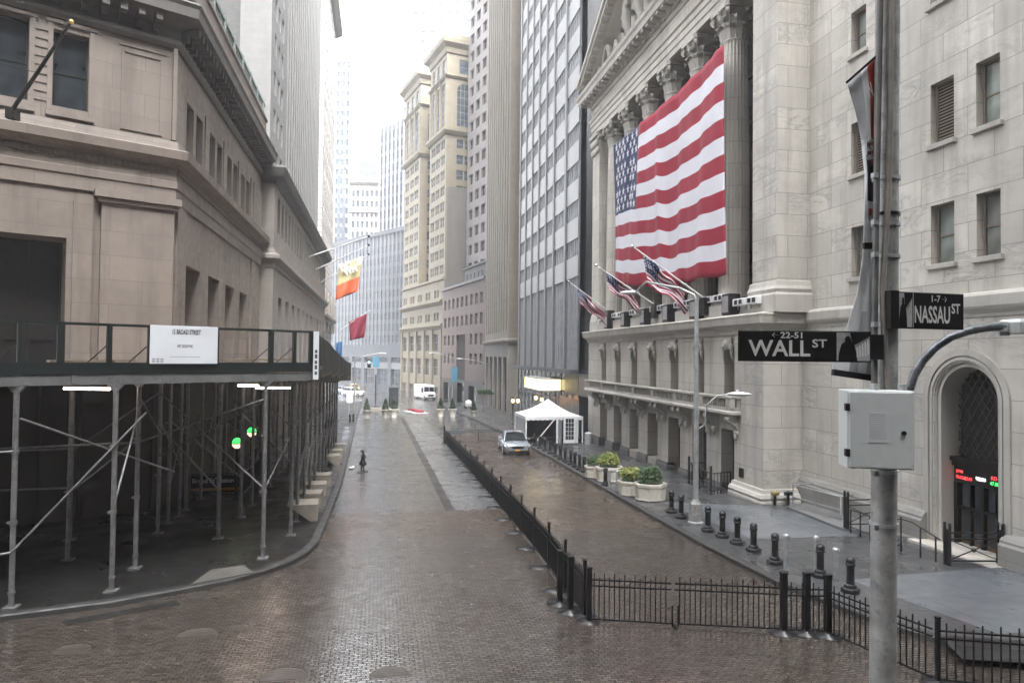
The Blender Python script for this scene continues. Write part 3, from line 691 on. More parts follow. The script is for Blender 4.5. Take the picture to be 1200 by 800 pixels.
# ------------------------------------------------------------------ sidewalk shed
def dzs(y): return -max(0.0, y-22.2)*.037
shed = thing('sidewalk_shed', 'long scaffold shed with dark green parapet wrapping the street corner', 'scaffolding', (-6, 24, zg(24)))
FRONT = [(-16,12.2),(-8.0,18.2),(-3.3,21.35),(-2.1,22.2)]
deckpoly = FRONT+[(-2.1,23),(-8.35,23.0),(-8.35,29.9),(-20,23.6),(-24,14)]
mb = MB().use(PLANK); mb.prism(FRONT+[(-2.1,26),(-8.3,26),(-8.3,29.7),(-19,24.1),(-22,14)], 5.2, 5.32)
prev = 26
for y in (31, 36, 41, 46, 51.5):
    a = dzs(prev); mb.box(-8.3, -2.1, prev, y, 5.2+dzs(y), 5.32+dzs(y)); prev = y
mb.build('deck', parent=shed)
mb = MB().use(SHED_BEAM)
mb.mould(FRONT, [(-.12,4.92),(0,4.92),(0,5.18),(-.12,5.18),(-.12,4.92)], close=False)
for k in range(-6, 9):                              # cross joists under the deck
    q = Vector((-3.3,21.35))-Vector((.828,.56))*(1.05*k-.3)
    if q.x < -2.2: mb.bar((q.x,q.y,5.06), (q.x-.56*5.2,q.y+.828*5.2,5.06), .12, .22)
for i in range(29): y = 23.0+i; mb.box(-8.2, -2.15, y, y+.12, 4.95+dzs(y), 5.17+dzs(y))
mb.build('steel_beam', parent=shed)
mb = MB().use(SHED_GREEN)
mb.mould(FRONT, [(0,5.19),(.03,5.19),(.03,5.48),(-.04,5.48),(-.04,5.19)]); mb.build('fascia_board', parent=shed)
dfr = Vector((.82828,.56031)); cor = Vector((-3.3,21.35))
mb = MB().use(SHED_GREEN)
mb.mould(FRONT, [(-.03,6.40),(.03,6.40),(.03,6.47),(-.03,6.47),(-.03,6.40)]); mb.build('top_rail', parent=shed)
for u, wdt in ((-9.0,.1),(-7.3,.1),(-6.1,.08),(-5.25,.16),(-4.2,.12),(-3.25,.1),(-1.5,.1),(.1,.14),(.85,.1),(1.42,.14)):
    if u < -5.675:                                   # left of the bend the rail turns towards the viewer
        e = Vector((-8,18.2)); dd = (Vector((-8,18.2))-Vector((-16,12.2))).normalized(); q = e+dd*(u+5.675)
    else: dd = dfr; q = cor+dfr*u
    mb = MB(frame(q.x, q.y, math.degrees(math.atan2(dd.y, dd.x)))).use(SHED_GREEN); mb.box(-wdt/2, wdt/2, -.05, .05, 5.48, 6.4)
    if u in (-6.1,-4.2,-3.25,.1,.85): mb.bar((0,.05,5.95), (-.42,.5,5.4), .025); mb.bar((0,.02,5.6), (.3,.3,5.4), .02)
    mb.build('parapet_post', parent=shed)
mb = MB().use(PLANK)
for a, b, o, z in ((-8.5,-5.6,.9,5.40),(-5.4,-3.4,.5,5.5),(-3.0,-.2,.4,5.52),(-.6,1.2,.7,5.55),(-4.9,-1.0,1.2,5.36)):
    p = cor+dfr*a+Vector((-.56,.828))*o; q = cor+dfr*b+Vector((-.56,.828))*(o+.2); mb.bar((p.x,p.y,z), (q.x,q.y,z+.03), .28, .06)
mb.build('loose_plank', parent=shed)
mb = MB().use(SHED_GREEN)                            # solid panels along the kerb, stepping down the street
tops = [(22.3,6.46),(26,6.36),(29,6.26),(31,6.12),(33.5,5.93),(37,5.72),(41,5.5),(45,5.3),(51.5,5.1)]
for (y0, t0), (y1, t1) in zip(tops[:-1], tops[1:]):
    n = max(1, int((y1-y0)/.3))
    for i in range(n):
        a = y0+(y1-y0)*i/n; b = y0+(y1-y0)*(i+1)/n; za = t0+(t1-t0)*i/n; zb = t0+(t1-t0)*(i+1)/n; o = -.03 if i % 2 else 0.0
        mb.add([(-2.1+o,a,4.9+dzs(a)),(-2.1+o,b,4.9+dzs(b)),(-2.1+o,b,zb),(-2.1+o,a,za),(-2.2+o,a,4.9+dzs(a)),(-2.2+o,b,4.9+dzs(b)),(-2.2+o,b,zb),(-2.2+o,a,za)], [(0,1,2,3),(7,6,5,4),(3,2,6,7),(0,4,5,1),(1,5,6,2),(0,3,7,4)])
mb.build('side_panel', parent=shed)
posts = []
for (x, y) in ((-9.9,17.0),(-8.39,18.0),(-6.56,18.9),(-3.34,21.43),(-2.9,24.25),(-6.68,20.96),(-8.9,22.2),(-11.0,19.6),(-7.36,25.25),(-7.41,27.95),(-5.2,24.2),(-9.9,24.8),(-12.6,21.2),(-13.5,17.6)):
    posts.append((x, y))
yy = 26.5
while yy < 51.5:
    posts += [(-2.95,yy), (-5.1,yy+.9), (-7.5,yy+.4)]; yy += 2.3
for i, (x, y) in enumerate(posts):
    z0 = zg(y)+.14; z1 = 4.93+dzs(y)
    mb = MB().use(SCAF); mb.cyl((x,y,z0+.04), (x,y,z1), .062, n=10); mb.box(x-.15, x+.15, y-.15, y+.15, z0, z0+.05)
    mb.cyl((x,y,z0+.05), (x,y,z0+.35), .04, n=8); mb.cyl((x,y,z0+.34), (x,y,z0+.40), .085, n=8)
    for zc in (z0+1.95, z0+3.6): mb.cyl((x,y,zc), (x,y,zc+.09), .085, n=8); mb.box(x-.13, x+.02, y-.04, y+.04, zc+.02, zc+.07)
    mb.add([(x-.2,y-.06,z1),(x+.2,y-.06,z1),(x+.2,y+.06,z1),(x-.2,y+.06,z1),(x-.06,y-.06,z1-.16),(x+.06,y-.06,z1-.16),(x+.06,y+.06,z1-.16),(x-.06,y+.06,z1-.16)], [(0,1,2,3),(4,7,6,5),(0,4,5,1),(1,5,6,2),(2,6,7,3),(3,7,4,0)])
    mb.build('post', parent=shed)
def brace(a, b):
    mb = MB().use(SCAF); mb.cyl(a, b, .028, n=8); mb.build('brace', parent=shed)
brace((-8.39,17.93,1.05), (-5.9,19.1,4.2)); brace((-8.35,18.1,4.15), (-5.8,21.3,2.3)); brace((-9.9,16.95,1.0), (-8.39,17.95,1.05)); brace((-9.9,16.95,3.4), (-8.39,17.95,3.4))
brace((-6.6,20.9,4.3), (-6.56,18.95,1.9)); brace((-6.68,20.96,3.2), (-3.34,21.5,4.4)); brace((-7.4,25.2,2.2), (-3.4,21.5,4.3)); brace((-7.4,25.2,4.4), (-3.34,21.5,1.7)); brace((-3.34,21.45,1.7), (-2.95,26.5,3.3))
brace((-11,19.6,3.2), (-6.7,20.96,3.2)); brace((-8.9,22.2,1.6), (-6.68,20.96,3.3)); brace((-12.6,21.2,2.9), (-8.9,22.2,2.9)); brace((-12.6,21.2,1.9),(-8.9,22.2,1.75))
brace((-7.36,25.25,3.0), (-6.68,20.96,4.5)); brace((-9.9,24.8,2.5), (-7.36,25.25,4.4)); brace((-7.4,28,1.4), (-7.36,25.25,3.4)); brace((-5.2,24.2,1.2), (-7.36,25.25,3.2))
yy = 26.5
for k in range(10):
    d = dzs(yy); brace((-2.95,yy,1.1+d), (-2.95,yy+2.3,2.2+d)) if k % 2 == 0 else brace((-2.95,yy,2.2+d), (-2.95,yy+2.3,3.2+d))
    if k % 2: brace((-2.95,yy,zg(yy)+.8), (-2.95,yy+2.3,2.1+d))
    brace((-7.5,yy+.4,1.0+d), (-7.5,yy+2.7,3.6+d)); 
    if k % 3 == 0: brace((-7.5,yy+.4,3.4+d), (-5.1,yy+.9,1.2+d)); brace((-5.1,yy+.9,3.6+d), (-2.95,yy,1.6+d))
    yy += 2.3
mb = MB().use(SHADE_BOARD)                                 # dark boards added along the bank's foot to deepen the shed's shade
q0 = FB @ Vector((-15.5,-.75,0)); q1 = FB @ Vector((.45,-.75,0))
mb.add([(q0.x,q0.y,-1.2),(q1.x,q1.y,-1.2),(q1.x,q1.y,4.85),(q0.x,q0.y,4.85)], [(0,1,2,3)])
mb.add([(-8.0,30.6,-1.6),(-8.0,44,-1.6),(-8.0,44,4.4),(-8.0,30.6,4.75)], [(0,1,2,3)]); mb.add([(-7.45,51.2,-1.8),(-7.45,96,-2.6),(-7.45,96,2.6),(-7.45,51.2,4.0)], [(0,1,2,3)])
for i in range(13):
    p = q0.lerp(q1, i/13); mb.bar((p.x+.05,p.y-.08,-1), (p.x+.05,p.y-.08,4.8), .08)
mb.build('added_shade_boards', parent=shed)
# lights under the shed
for (px0, px1, py, D, lab) in ((75,129,453,18.6,'tube light under the shed near the first scaffold posts'),(279,303,450,24.5,'short tube light under the shed above the green globes'),(300,322,453,27.0,'tube light under the shed behind the corner post'),(316,340,453,30.5,'last small tube light down the scaffold shed')):
    a = atdepth(px0, py, D); b = atdepth(px1, py-1, D); a.z = b.z = a.z-.05
    t = thing('tube_light', 'pinkish '+lab, 'tube light', a, 'tube lights under the scaffold shed'); mb = MB().use(TUBE); mb.cyl(a, b, .03, n=8); mb.build('tube', parent=t); mb = MB().use(WHITE_PAINT); mb.bar(a+Vector((0,0,.06)), b+Vector((0,0,.06)), .09, .04); mb.build('fitting', parent=t)
# board and narrow banner on the parapet
def on_front(u, z, out=.06): q = cor+dfr*u+Vector((.56,-.828))*out; return Vector((q.x, q.y, z))
ang = math.degrees(math.atan2(dfr.y, dfr.x)); o = on_front(-3.27, 5.45, .07)
t = thing('notice_board', 'white board reading 15 BROAD STREET fixed to the scaffold parapet', 'sign', o)
FS = frame(o.x, o.y, ang, o.z); mb = MB(FS).use(SIGN_WHITE); mb.bbox(0, 1.76, -.03, 0, 0, 1.02, .006); mb.build('board', parent=t)
mb = MB(FS).use(INK)
text_into(mb, '15 BROAD STREET', Matrix.Translation((.55,-.034,.79)), .74, .135, .03); text_into(mb, 'HRT GROUP INC.', Matrix.Translation((.68,-.034,.43)), .42, .085, .02)
mb.use(INK_GREY)
for k in range(12): mb.box(.5+k*.066, .5+k*.066+(.05 if k % 3 else .035), -.0345, -.0335, .17, .195)
for k in range(2):
    for q in range(3): mb.box(.05+q*.105, .13+q*.105, -.0345, -.0335, .04+k*.06, .08+k*.06)
mb.build('lettering', parent=t)
o = on_front(1.46, 4.95, .05); FS = frame(o.x, o.y, ang-18, o.z); t = thing('vertical_banner', 'narrow white vertical banner at the end post of the scaffold parapet', 'sign', o)
mb = MB(FS).use(SIGN_WHITE); mb.bbox(0, .17, -.03, 0, 0, 1.5, .005); mb.build('board', parent=t); mb = MB(FS).use(INK); [mb.box(.05, .12, -.0345, -.0335, .15+k*.17, .25+k*.17+.03*(k % 2)) for k in range(5)]; mb.build('lettering', parent=t)
# subway entrance under the shed
for px, py, lab in ((278,519,'green and cream globe lamp, the lower of the two under the scaffolding'),(295,506,'green and cream globe lamp, the higher of the two under the scaffolding')):
    c = onpix(px, py, 0, -6.0); t = thing('globe_lamp', lab, 'lamp', (c.x, c.y, zg(c.y)+.14), 'subway globe lamps')
    mb = MB().use(BLACK_PAINT); mb.cyl((c.x,c.y,zg(c.y)+.1), (c.x,c.y,c.z-.2), .06, n=10); mb.cyl((c.x,c.y,c.z-.02), (c.x,c.y,c.z+.02), .222, n=16); mb.build('post', parent=t)
    for nm, m, s in (('upper_globe', G_GREEN, 1), ('lower_globe', G_WHITE, -1)):
        mb = MB().use(m); vs = []; N = 14
        prof = [(.21*math.cos(a*math.pi/12), c.z+s*(.02+.21*math.sin(a*math.pi/12))) for a in range(0,6)]+[(.01,c.z+s*.23)]
        if s < 0: prof = prof[::-1]
        mb.lathe(c.x, c.y, prof, 16); mb.build(nm, parent=t)
a = Vector((-8.0,30.2,0)); t = thing('subway_railing', 'black railing with dark station sign at the subway stairs under the scaffolding', 'railing', (-6.6,33,zg(33)+.14))
g = zg(33)+.14
mb = MB().use(BLACK_IRON)
for x0, y0, x1, y1 in ((-8.2,32.0,-5.9,32.0),(-5.9,32.0,-5.9,38)):
    L = math.hypot(x1-x0, y1-y0); n = int(L/.16)
    for zz in (.15,1.05): mb.bar((x0,y0,g+zz), (x1,y1,g+zz), .05)
    for i in range(n+1): f = i/n; mb.bar((x0+(x1-x0)*f,y0+(y1-y0)*f,g), (x0+(x1-x0)*f,y0+(y1-y0)*f,g+1.1), .022)
mb.build('railing_frame', parent=t)
mb = MB().use(SIGN_BLACK); mb.box(-8.15, -5.95, 31.9, 31.96, g+.25, g+1.0); mb.build('sign_panel', parent=t)
mb = MB().use(SIGN_LETTER); text_into(mb, 'Broad St Station', Matrix.Translation((-7.95,31.895,g+.68)), 1.7, .2, .01); mb.use(plain('sign_brown', (.32,.13,.03), .5)); mb.quad((-8.1,31.895,g+.34),(-6,31.895,g+.34),(-6,31.895,g+.46),(-8.1,31.895,g+.46)); mb.build('lettering', parent=t)
# concrete wedge barriers along the kerb: the near face is a triangle hanging from the top edge
def wedge(y, s, rz, lab):
    x = -2.78; z = zg(y)+.145; L, W, Hh = .95*s, .95*s, .55*s
    mb = MB().use(CONCRETE)
    vs = [(W/2,-L/2,0),(W/2,L/2,0),(W/2,L/2,Hh),(W/2,-L/2,Hh),(-W/2,L/2,Hh),(-W/2,-L/2,Hh),(.28*W,-L/2,0),(.28*W,L/2,0)]
    mb.add(vs, [(0,1,2,3),(3,2,4,5),(0,3,5,6),(1,7,4,2),(6,5,4,7),(0,6,7,1)])
    o = mb.build('concrete_barrier'); o.location = (x, y, z); o.rotation_euler = (0,0,rz)
    tag(o, lab, 'barrier', 'concrete wedge barriers on the scaffold pavement')
for a in ((26.9,1.15,.06,'largest tan concrete wedge barrier, first of the row beside the scaffold posts'),(29.6,1,-.02,'tan concrete wedge barrier, second from the corner along the wet kerb'),(31.9,1,.03,'tan concrete wedge barrier, third from the corner along the wet kerb'),(34.6,1,-.05,'tan concrete wedge barrier, fourth and last of the nearer group by the kerb'),(41.8,1.1,.05,'tan concrete wedge barrier starting the farther group beside the bronze girl'),(45.0,1,0,'tan concrete wedge barrier in the middle of the farther group'),(48.6,1,.04,'tan concrete wedge barrier ending the farther group by the dark bins')): wedge(*a)
t = thing('news_box', 'tall dark box with notices standing at the shed end by the kerb', 'cabinet', (-3.45,50.2,zg(50.2)+.14)); g = zg(50.2)+.14
mb = MB().use(BLACK_PAINT); mb.bbox(-3.95,-2.95,50.0,50.35,g,g+2.15,.03); mb.build('cabinet', parent=t); mb = MB().use(INK_GREY); mb.quad((-3.8,49.995,g+.9),(-3.1,49.995,g+.9),(-3.1,49.995,g+1.5),(-3.8,49.995,g+1.5)); mb.build('notice', parent=t)
# ------------------------------------------------------------------ the temple-fronted exchange building
FN = frame(16.4, 52.6, -90); LN = 52.6-26.9
def YU(y): return 52.6-y
nyse = thing('columned_building', 'white marble temple fronted building with giant flag hung across its columns', 'building', (16.4, 40, zg(40)))
C7 = [48.8-3.12*k for k in range(7)]
slots = [(YU(c)-.52, YU(c)+.52, 3.6, 6.55, 'arch') for c in C7]
doors = [(YU(c)-.8, YU(c)+.8, (-3 if k not in (2,3) else -.35), 2.35) for k, c in enumerate(C7)]
mb = MB(FN).use(MARBLE_PLAIN)
mb.wall(0, LN, -4, 7.0, slots+doors, .75, sill=True)
mb.M = I4; mb.use(MARBLE)
mb.box(16.25, 18.3, 26.9, 29.35, -4, 7.0, skip='bt')                      # end pavilion, lower part
mb.use(MARBLE_PLAIN); mb.quad((16.4,52.6,-4),(16.4,52.6,7),(40,52.6,7),(40,52.6,-4)); mb.quad((19.2,52.6,7),(19.2,52.6,27),(40,52.6,27),(40,52.6,7))
mb.use(MARBLE); mb.box(16.62, 19.2, 26.45, 28.45, 7.3, 30, skip='b'); mb.use(MARBLE_PLAIN); mb.box(16.62, 19.2, 50.9, 52.6, 7.3, 23.4, skip='bt')
mb.box(16.5, 19.2, 28.45, 52.5, 7.3, 7.9, skip='b')
mb.build('wall', parent=nyse)
mb = MB(FN).use(BRONZE)
for h in slots: 
    mb.quad((h[0],.75,h[2]),(h[1],.75,h[2]),(h[1],.75,h[3]),(h[0],.75,h[3]))
for h in doors: mb.quad((h[0],.75,h[2]),(h[1],.75,h[2]),(h[1],.75,h[3]),(h[0],.75,h[3]))
mb.build('window_backing', parent=nyse)
windows(nyse, FN, [(h[0]+.05,h[1]-.05,3.7,6.2) for h in slots], .70, 'sash', BRONZE, GLASS_MID, split=True)
for k, h in enumerate(doors):
    if k in (2,3): continue
    t = MB(FN).use(BRONZE); g = -1.3
    t.box(h[0]+.04, h[1]-.04, .62, .73, -3, 2.3); t.use(GLASS_MID)
    for s in (0, 1):
        a = h[0]+.14+s*.68; t.quad((a,.61,-.5),(a+.62,.61,-.5),(a+.62,.61,2.1),(a,.61,2.1))
    t.build('door', parent=nyse)
windows(nyse, FN, [(doors[k][0]+.05,doors[k][1]-.05,-.3,2.3) for k in (2,3)], .70, 'bars', BRONZE, GLASS_MID, split=True)
mb = MB(FN).use(GRANITE_GREY)                       # granite plinth of the piers
edges = [0]+[x for h in doors for x in (h[0], h[1])]+[YU(29.5)]
for i in range(0, len(edges), 2):
    a, b = edges[i]+(0 if i == 0 else .0), edges[i+1]; mb.bbox(a-.03, b+.03, -.14, .5, -4, -.42, .03); mb.box(a, b, -.08, .4, -.42, -.3)
mb.build('plinth', parent=nyse)
mb = MB().use(MARBLE_CARVED)
mb.mould([(16.25,29.35),(16.25,26.9),(18.4,26.9)], [(-.05,-4),(.34,-4),(.34,-.38),(.30,-.3),(.33,-.2),(.26,-.08),(.16,-.02),(.12,.12),(-.05,.14)])
mb.build('pavilion_base', parent=nyse)
mb = MB().use(MARBLE_CARVED)                        # podium cornice
pod = [(16.4,52.6),(16.4,29.35),(16.25,29.35),(16.25,26.9),(18.15,26.9),(18.15,6)]
mb.mould([(16.4,52.6),(16.4,29.4)], [(-.1,6.85),(.10,6.85),(.12,7.0),(.22,7.12),(.5,7.28),(.55,7.55),(.6,7.66),(.55,7.72),(-.1,7.78)])
mb.mould([(16.25,29.4),(16.25,26.9),(18.2,26.9)], [(-.1,6.85),(.10,6.85),(.12,7.0),(.22,7.12),(.42,7.28),(.46,7.55),(.5,7.66),(.46,7.72),(-.1,7.8)])
mb.build('podium_cornice', parent=nyse)
mb = MB().use(MARBLE_CARVED)                        # mouldings at the foot of the upper pavilion
mb.mould([(16.62,28.6),(16.62,26.45),(19.2,26.45)], [(-.05,7.75),(.22,7.75),(.22,8.5),(.14,8.6),(.18,8.75),(.10,8.9),(.05,9.1),(-.05,9.15)]); mb.build('pavilion_trim', parent=nyse); mb = MB().use(MARBLE_CARVED)
mb.mould([(16.62,52.6),(16.62,50.9),(19.2,50.9)], [(-.05,7.75),(.16,7.75),(.16,8.5),(.1,8.7),(.05,9.0),(-.05,9.1)]); mb.build('pavilion_trim', parent=nyse); mb = MB().use(MARBLE_CARVED)
mb.mould([(16.62,28.45),(16.62,26.45),(19.2,26.45)], [(-.05,22.3),(.08,22.3),(.12,22.5),(.35,22.75),(.38,23.1),(-.05,23.2)])
mb.build('pavilion_trim', parent=nyse)
# pedestals along the podium edge
YC = [31.55+3.5*k for k in range(6)]
mb = MB().use(MARBLE_PLAIN)
for c in YC: mb.bbox(16.3, 17.9, c-1.05, c+1.05, 7.76, 8.35, .03)
mb.box(16.55, 17.6, 28.5, 51, 7.76, 8.05)
mb.build('pedestal_course', parent=nyse)
# balcony
bal = MB().use(MARBLE_CARVED)
bal.mould([(16.45,51.3),(15.68,51.3),(15.68,28.76),(16.45,28.76)], [(-.55,3.1),(-.02,3.12),(.04,3.18),(.04,3.28),(-.02,3.34),(-.55,3.34)])
bal.box(15.75, 16.5, 28.83, 51.2, 3.15, 3.3); bal.build('balcony_floor', parent=nyse)
b2 = MB().use(MARBLE_CARVED)
b2.mould([(16.45,51.3),(15.68,51.3),(15.68,28.76),(16.45,28.76)], [(-.26,3.86),(-.02,3.86),(.03,3.9),(.03,3.99),(-.26,4.0)])
b2.mould([(16.45,51.3),(15.68,51.3),(15.68,28.76),(16.45,28.76)], [(-.24,3.345),(-.03,3.345),(-.03,3.48),(-.24,3.48)])
ped = [51.2]+[c-1.56 for c in [48.8+3.12]+C7][:7]+[28.86]
pe = sorted(set([51.0]+[C7[0]+1.56]+[c-1.56 for c in C7[:-1]]+[28.95]))
for y in pe: b2.box(15.7, 15.94, y-.22, y+.22, 3.47, 3.87); b2.box(15.68, 15.7, y-.14, y+.14, 3.53, 3.81)
b2.box(16.05, 16.4, 28.8, 29.0, 3.47, 3.87)
for y0, y1 in zip(pe[:-1], pe[1:]):
    n = 9
    for i in range(n): 
        y = y0+.35+(y1-y0-.7)*i/(n-1); b2.lathe(15.82, y, [(.05,3.48),(.075,3.58),(.045,3.72),(.06,3.8),(.06,3.86)], 8)
    b2.box(15.86, 15.9, y0+.22, y1-.22, 3.48, 3.86); 
b2.build('balustrade', parent=nyse)
for i, y in enumerate([C7[0]+1.3]+[c-1.56 for c in C7[:-1]]+[29.15]):
    for yy in (-.34, .34) if i < 7 else (0,):
        b = MB(Matrix.Translation((16.4, y, 0))).use(MARBLE_CARVED)
        pr = [(0,2.15),(-.10,2.2),(-.16,2.45),(-.30,2.62),(-.52,2.75),(-.62,2.9),(-.64,3.1),(0,3.1)]
        n = len(pr); vs = [(p[0],yy-.15,p[1]) for p in pr]+[(p[0],yy+.15,p[1]) for p in pr]
        b.add(vs, [(k,(k+1)%n,n+(k+1)%n,n+k) for k in range(n)]+[tuple(range(n-1,-1,-1)), tuple(range(n,2*n))])
        b.cyl((-.55,yy-.17,2.93), (-.55,yy+.17,2.93), .14, n=12); b.cyl((-.14,yy-.17,2.3), (-.14,yy+.17,2.3), .1, n=10)
        b.ball((-.2,yy,2.12), .09, .12, .18, 8, 6)
        b.build('balcony_bracket', parent=nyse)
for c in C7:                                        # carved keystones with lion masks and garlands over the slots
    b = MB(Matrix.Translation((16.4, c, 6.3))).use(MARBLE_CARVED)
    b.ball((-.12,0,.12), .22, .27, .26, 12, 8); b.ball((-.32,0,.02), .12, .12, .11, 10, 6)
    for s in (-1, 1):
        b.ball((-.08,s*.25,.24), .12, .12, .12, 8, 6); b.ball((-.12,s*.33,-.02), .12, .13, .2, 8, 6); b.ball((-.1,s*.38,-.32), .09, .09, .2, 8, 6); b.cyl((-.1,s*.42,-.5), (-.03,s*.45,-.75), .06, .02, 7)
    b.box(-.16, 0, -.42, .42, .36, .46); b.build('keystone', parent=nyse)
# columns
def column():
    root = None
    sh = MB().use(MARBLE_PLAIN); N = 48; vs = []; rows = [8.85, 9.0, 12, 15, 18, 21.45, 21.6]; Rr = [.80, .745, .745, .735, .70, .645, .68]
    for z, r in zip(rows, Rr):
        for i in range(N):
            a = 2*math.pi*i/N; q = r*(1 if i % 2 == 0 else .945); vs.append((q*math.cos(a), q*math.sin(a), z))
    fs = [(k*N+i,k*N+(i+1)%N,(k+1)*N+(i+1)%N,(k+1)*N+i) for k in range(len(rows)-1) for i in range(N)]
    sh.add(vs, fs)
    ba = MB().use(MARBLE_CARVED); ba.bbox(-1.0,1.0,-1.0,1.0,8.33,8.52,.02); ba.lathe(0,0,[(.98,8.52),(1.02,8.6),(.98,8.69),(.86,8.71),(.84,8.76),(.92,8.79),(.9,8.85),(.8,8.88)],28)
    ca = MB().use(MARBLE_CARVED); ca.lathe(0,0,[(.66,21.58),(.72,21.64),(.66,21.7),(.62,21.75),(.64,22.3),(.74,22.8),(.9,23.12)],24)
    for row, (n, z0, h, out, w, ph) in enumerate(((8,21.7,.68,.36,.24,0),(8,21.7,1.1,.42,.24,.5),(8,22.3,.85,.4,.15,.25))):
        for i in range(n):
            a = 2*math.pi*(i+ph)/n; M = Matrix.Rotation(a, 4, 'Z'); r0 = .64
            prof = [(r0,0),(r0+.08,h*.4),(r0+.12,h*.75),(r0+out*.75,h*.97),(r0+out,h*.92),(r0+out*.95,h*.78)]
            vs = []; 
            for j, (r, z) in enumerate(prof):
                ww = w*(.75+.4*math.sin(math.pi*j/5))*(1 if j < 5 else .4)
                vs += [M@Vector((r-.05,-ww,z0+z)), M@Vector((r+.03,0,z0+z)), M@Vector((r-.05,ww,z0+z))]
            ca.add(vs, [f for j in range(5) for f in ((j*3,j*3+1,j*3+4,j*3+3),(j*3+1,j*3+2,j*3+5,j*3+4))]+[(j*3+3,j*3+4,j*3+1,j*3) for j in ()])
            ca.add([v-M@Vector((.06,0,0)) for v in vs], [f for j in range(5) for f in ((j*3+3,j*3+4,j*3+1,j*3),(j*3+4,j*3+5,j*3+2,j*3+1))])
    for i in range(4):
        a = math.pi/4+math.pi/2*i; d = Vector((math.cos(a), math.sin(a), 0)); pp = Vector((-d.y, d.x, 0))
        c = d*1.02+Vector((0,0,22.95)); ca.cyl(c-pp*.1, c+pp*.1, .2, n=14); ca.cyl(c-pp*.14, c+pp*.14, .08, n=10); ca.tube([d*.66+Vector((0,0,22.2)), d*.8+Vector((0,0,22.7)), d*.95+Vector((0,0,23.05))], .07, 6)
    ab = []
    for i in range(4):
        a = math.pi/4+math.pi/2*i; 
        for da, r in ((-.09,1.2),(.09,1.2),(.45,.98),(.785,.9),(1.12,.98)): ab.append((r*math.cos(a+da), r*math.sin(a+da)))
    ca.prism(ab, 23.14, 23.40)
    return sh, ba, ca
sh, ba, ca = column()
protos = None
for k, y in enumerate(YC):
    if protos is None:
        protos = []
        s = sh.build('column', shift=False); b = ba.build('base', shift=False); c = ca.build('capital', shift=False); protos = [s, b, c]
    else:
        s, b, c = [o.copy() for o in protos]
        for o in (s, b, c): COL.objects.link(o)
    s.parent = nyse; b.parent = s; c.parent = s; s.location = Vector((17.4, y, 0))-nyse.location
for y in (51.75,):                                   # flat pilaster capital at the far end
    mb = MB().use(MARBLE_CARVED)
    for i in range(4): mb.ball((16.55, y-.7+i*.45, 22.0), .18, .2, .3, 8, 6); mb.ball((16.5, y-.5+i*.4, 22.6), .2, .2, .3, 8, 6)
    mb.box(16.35, 17, y-1.0, y+.95, 23.1, 23.38); mb.cyl((16.45,y-.95,22.95),(16.7,y-.95,22.95),.2,n=12); mb.build('pilaster_capital', parent=nyse)
# glazed wall behind the columns
mb = MB(frame(19.0, 52.5, -90)).use(GLASS_MID); mb.quad((0,0,7.9),(24.2,0,7.9),(24.2,0,23.5),(0,0,23.5)); mb.use(BRONZE)
for i in range(15): mb.box(.2+i*1.7, .42+i*1.7, -.2, -.02, 7.9, 23.5)
for z in (10.5,13,15.5,18,20.5): mb.box(0, 24.2, -.14, -.015, z, z+.16)
mb.build('curtain_window', parent=nyse)
mb = MB().use(MARBLE_CARVED); mb.quad((16.7,28.5,23.39),(16.7,52.5,23.39),(19.2,52.5,23.39),(19.2,28.5,23.39)); mb.build('portico_soffit', parent=nyse)
# entablature, cornice and pediment
ep = [(19.5,52.6),(16.55,52.6),(16.55,28.5)]
mb = MB().use(MARBLE_PLAIN)
mb.mould(ep, [(-.2,23.4),(.0,23.4),(.0,23.75),(.06,23.78),(.06,24.15),(.12,24.18),(.12,24.5),(.22,24.58),(.22,24.72),(0,24.76),(0,25.6),(-.2,25.62)])
mb.build('architrave', parent=nyse)
mb = MB().use(MARBLE_CARVED)
mb.mould(ep, [(-.2,25.58),(.08,25.58),(.15,25.72),(.15,25.82),(.3,26.0),(.36,26.1),(.92,26.16),(.95,26.5),(1.04,26.62),(1.08,26.85),(.9,27.0),(-.6,27.2)])
for p, deg in along([(16.55,52.6),(16.55,28.5)], .34, .1):
    mb.M = frame(p.x, p.y, deg); mb.box(-.1, .1, -.3, -.1, 25.83, 26.02)
for p, deg in along([(16.55,53.3),(16.55,28.5)], .78, .2):
    mb.M = frame(p.x, p.y, deg); mb.box(-.16, .16, -.86, -.3, 25.98, 26.17)
mb.M = I4; mb.build('cornice', parent=nyse)
# carved frieze ornament near the far end
mb = MB().use(MARBLE_CARVED)
for i in range(3): mb.ball((16.5, 51.9-i*.55, 25.1), .12, .22, .22, 8, 6); mb.ball((16.5, 51.6-i*.55, 24.95), .1, .12, .3, 8, 6)
mb.build('frieze_ornament', parent=nyse)
SL = .56; yT = 53.66; yA = 40.2; zA = 26.95+(yT-yA)*SL
rak = MB().use(MARBLE_CARVED)
def rakebeam(m, x0, x1, o0, o1):
    for ya, yb in ((yT, yA), (2*yA-yT, yA)):
        m.add([(x0,ya,26.95+o0),(x0,yb,zA+o0),(x1,yb,zA+o0),(x1,ya,26.95+o0),(x0,ya,26.95+o1),(x0,yb,zA+o1),(x1,yb,zA+o1),(x1,ya,26.95+o1)], [(0,1,2,3),(7,6,5,4),(0,4,5,1),(3,2,6,7),(0,3,7,4)])
rakebeam(rak, 15.62, 17.6, .28, .62); rakebeam(rak, 15.47, 17.6, .62, .95); rakebeam(rak, 16.2, 17.6, 0.0, .28)
n = int((yT-yA)/.62)
for i in range(n):
    y = yT-.8-i*.62; z = 26.95+(yT-y)*SL; rak.box(15.72, 16.2, y-.13, y+.13, z+.1, z+.3)
rak.build('raking_cornice', parent=nyse)
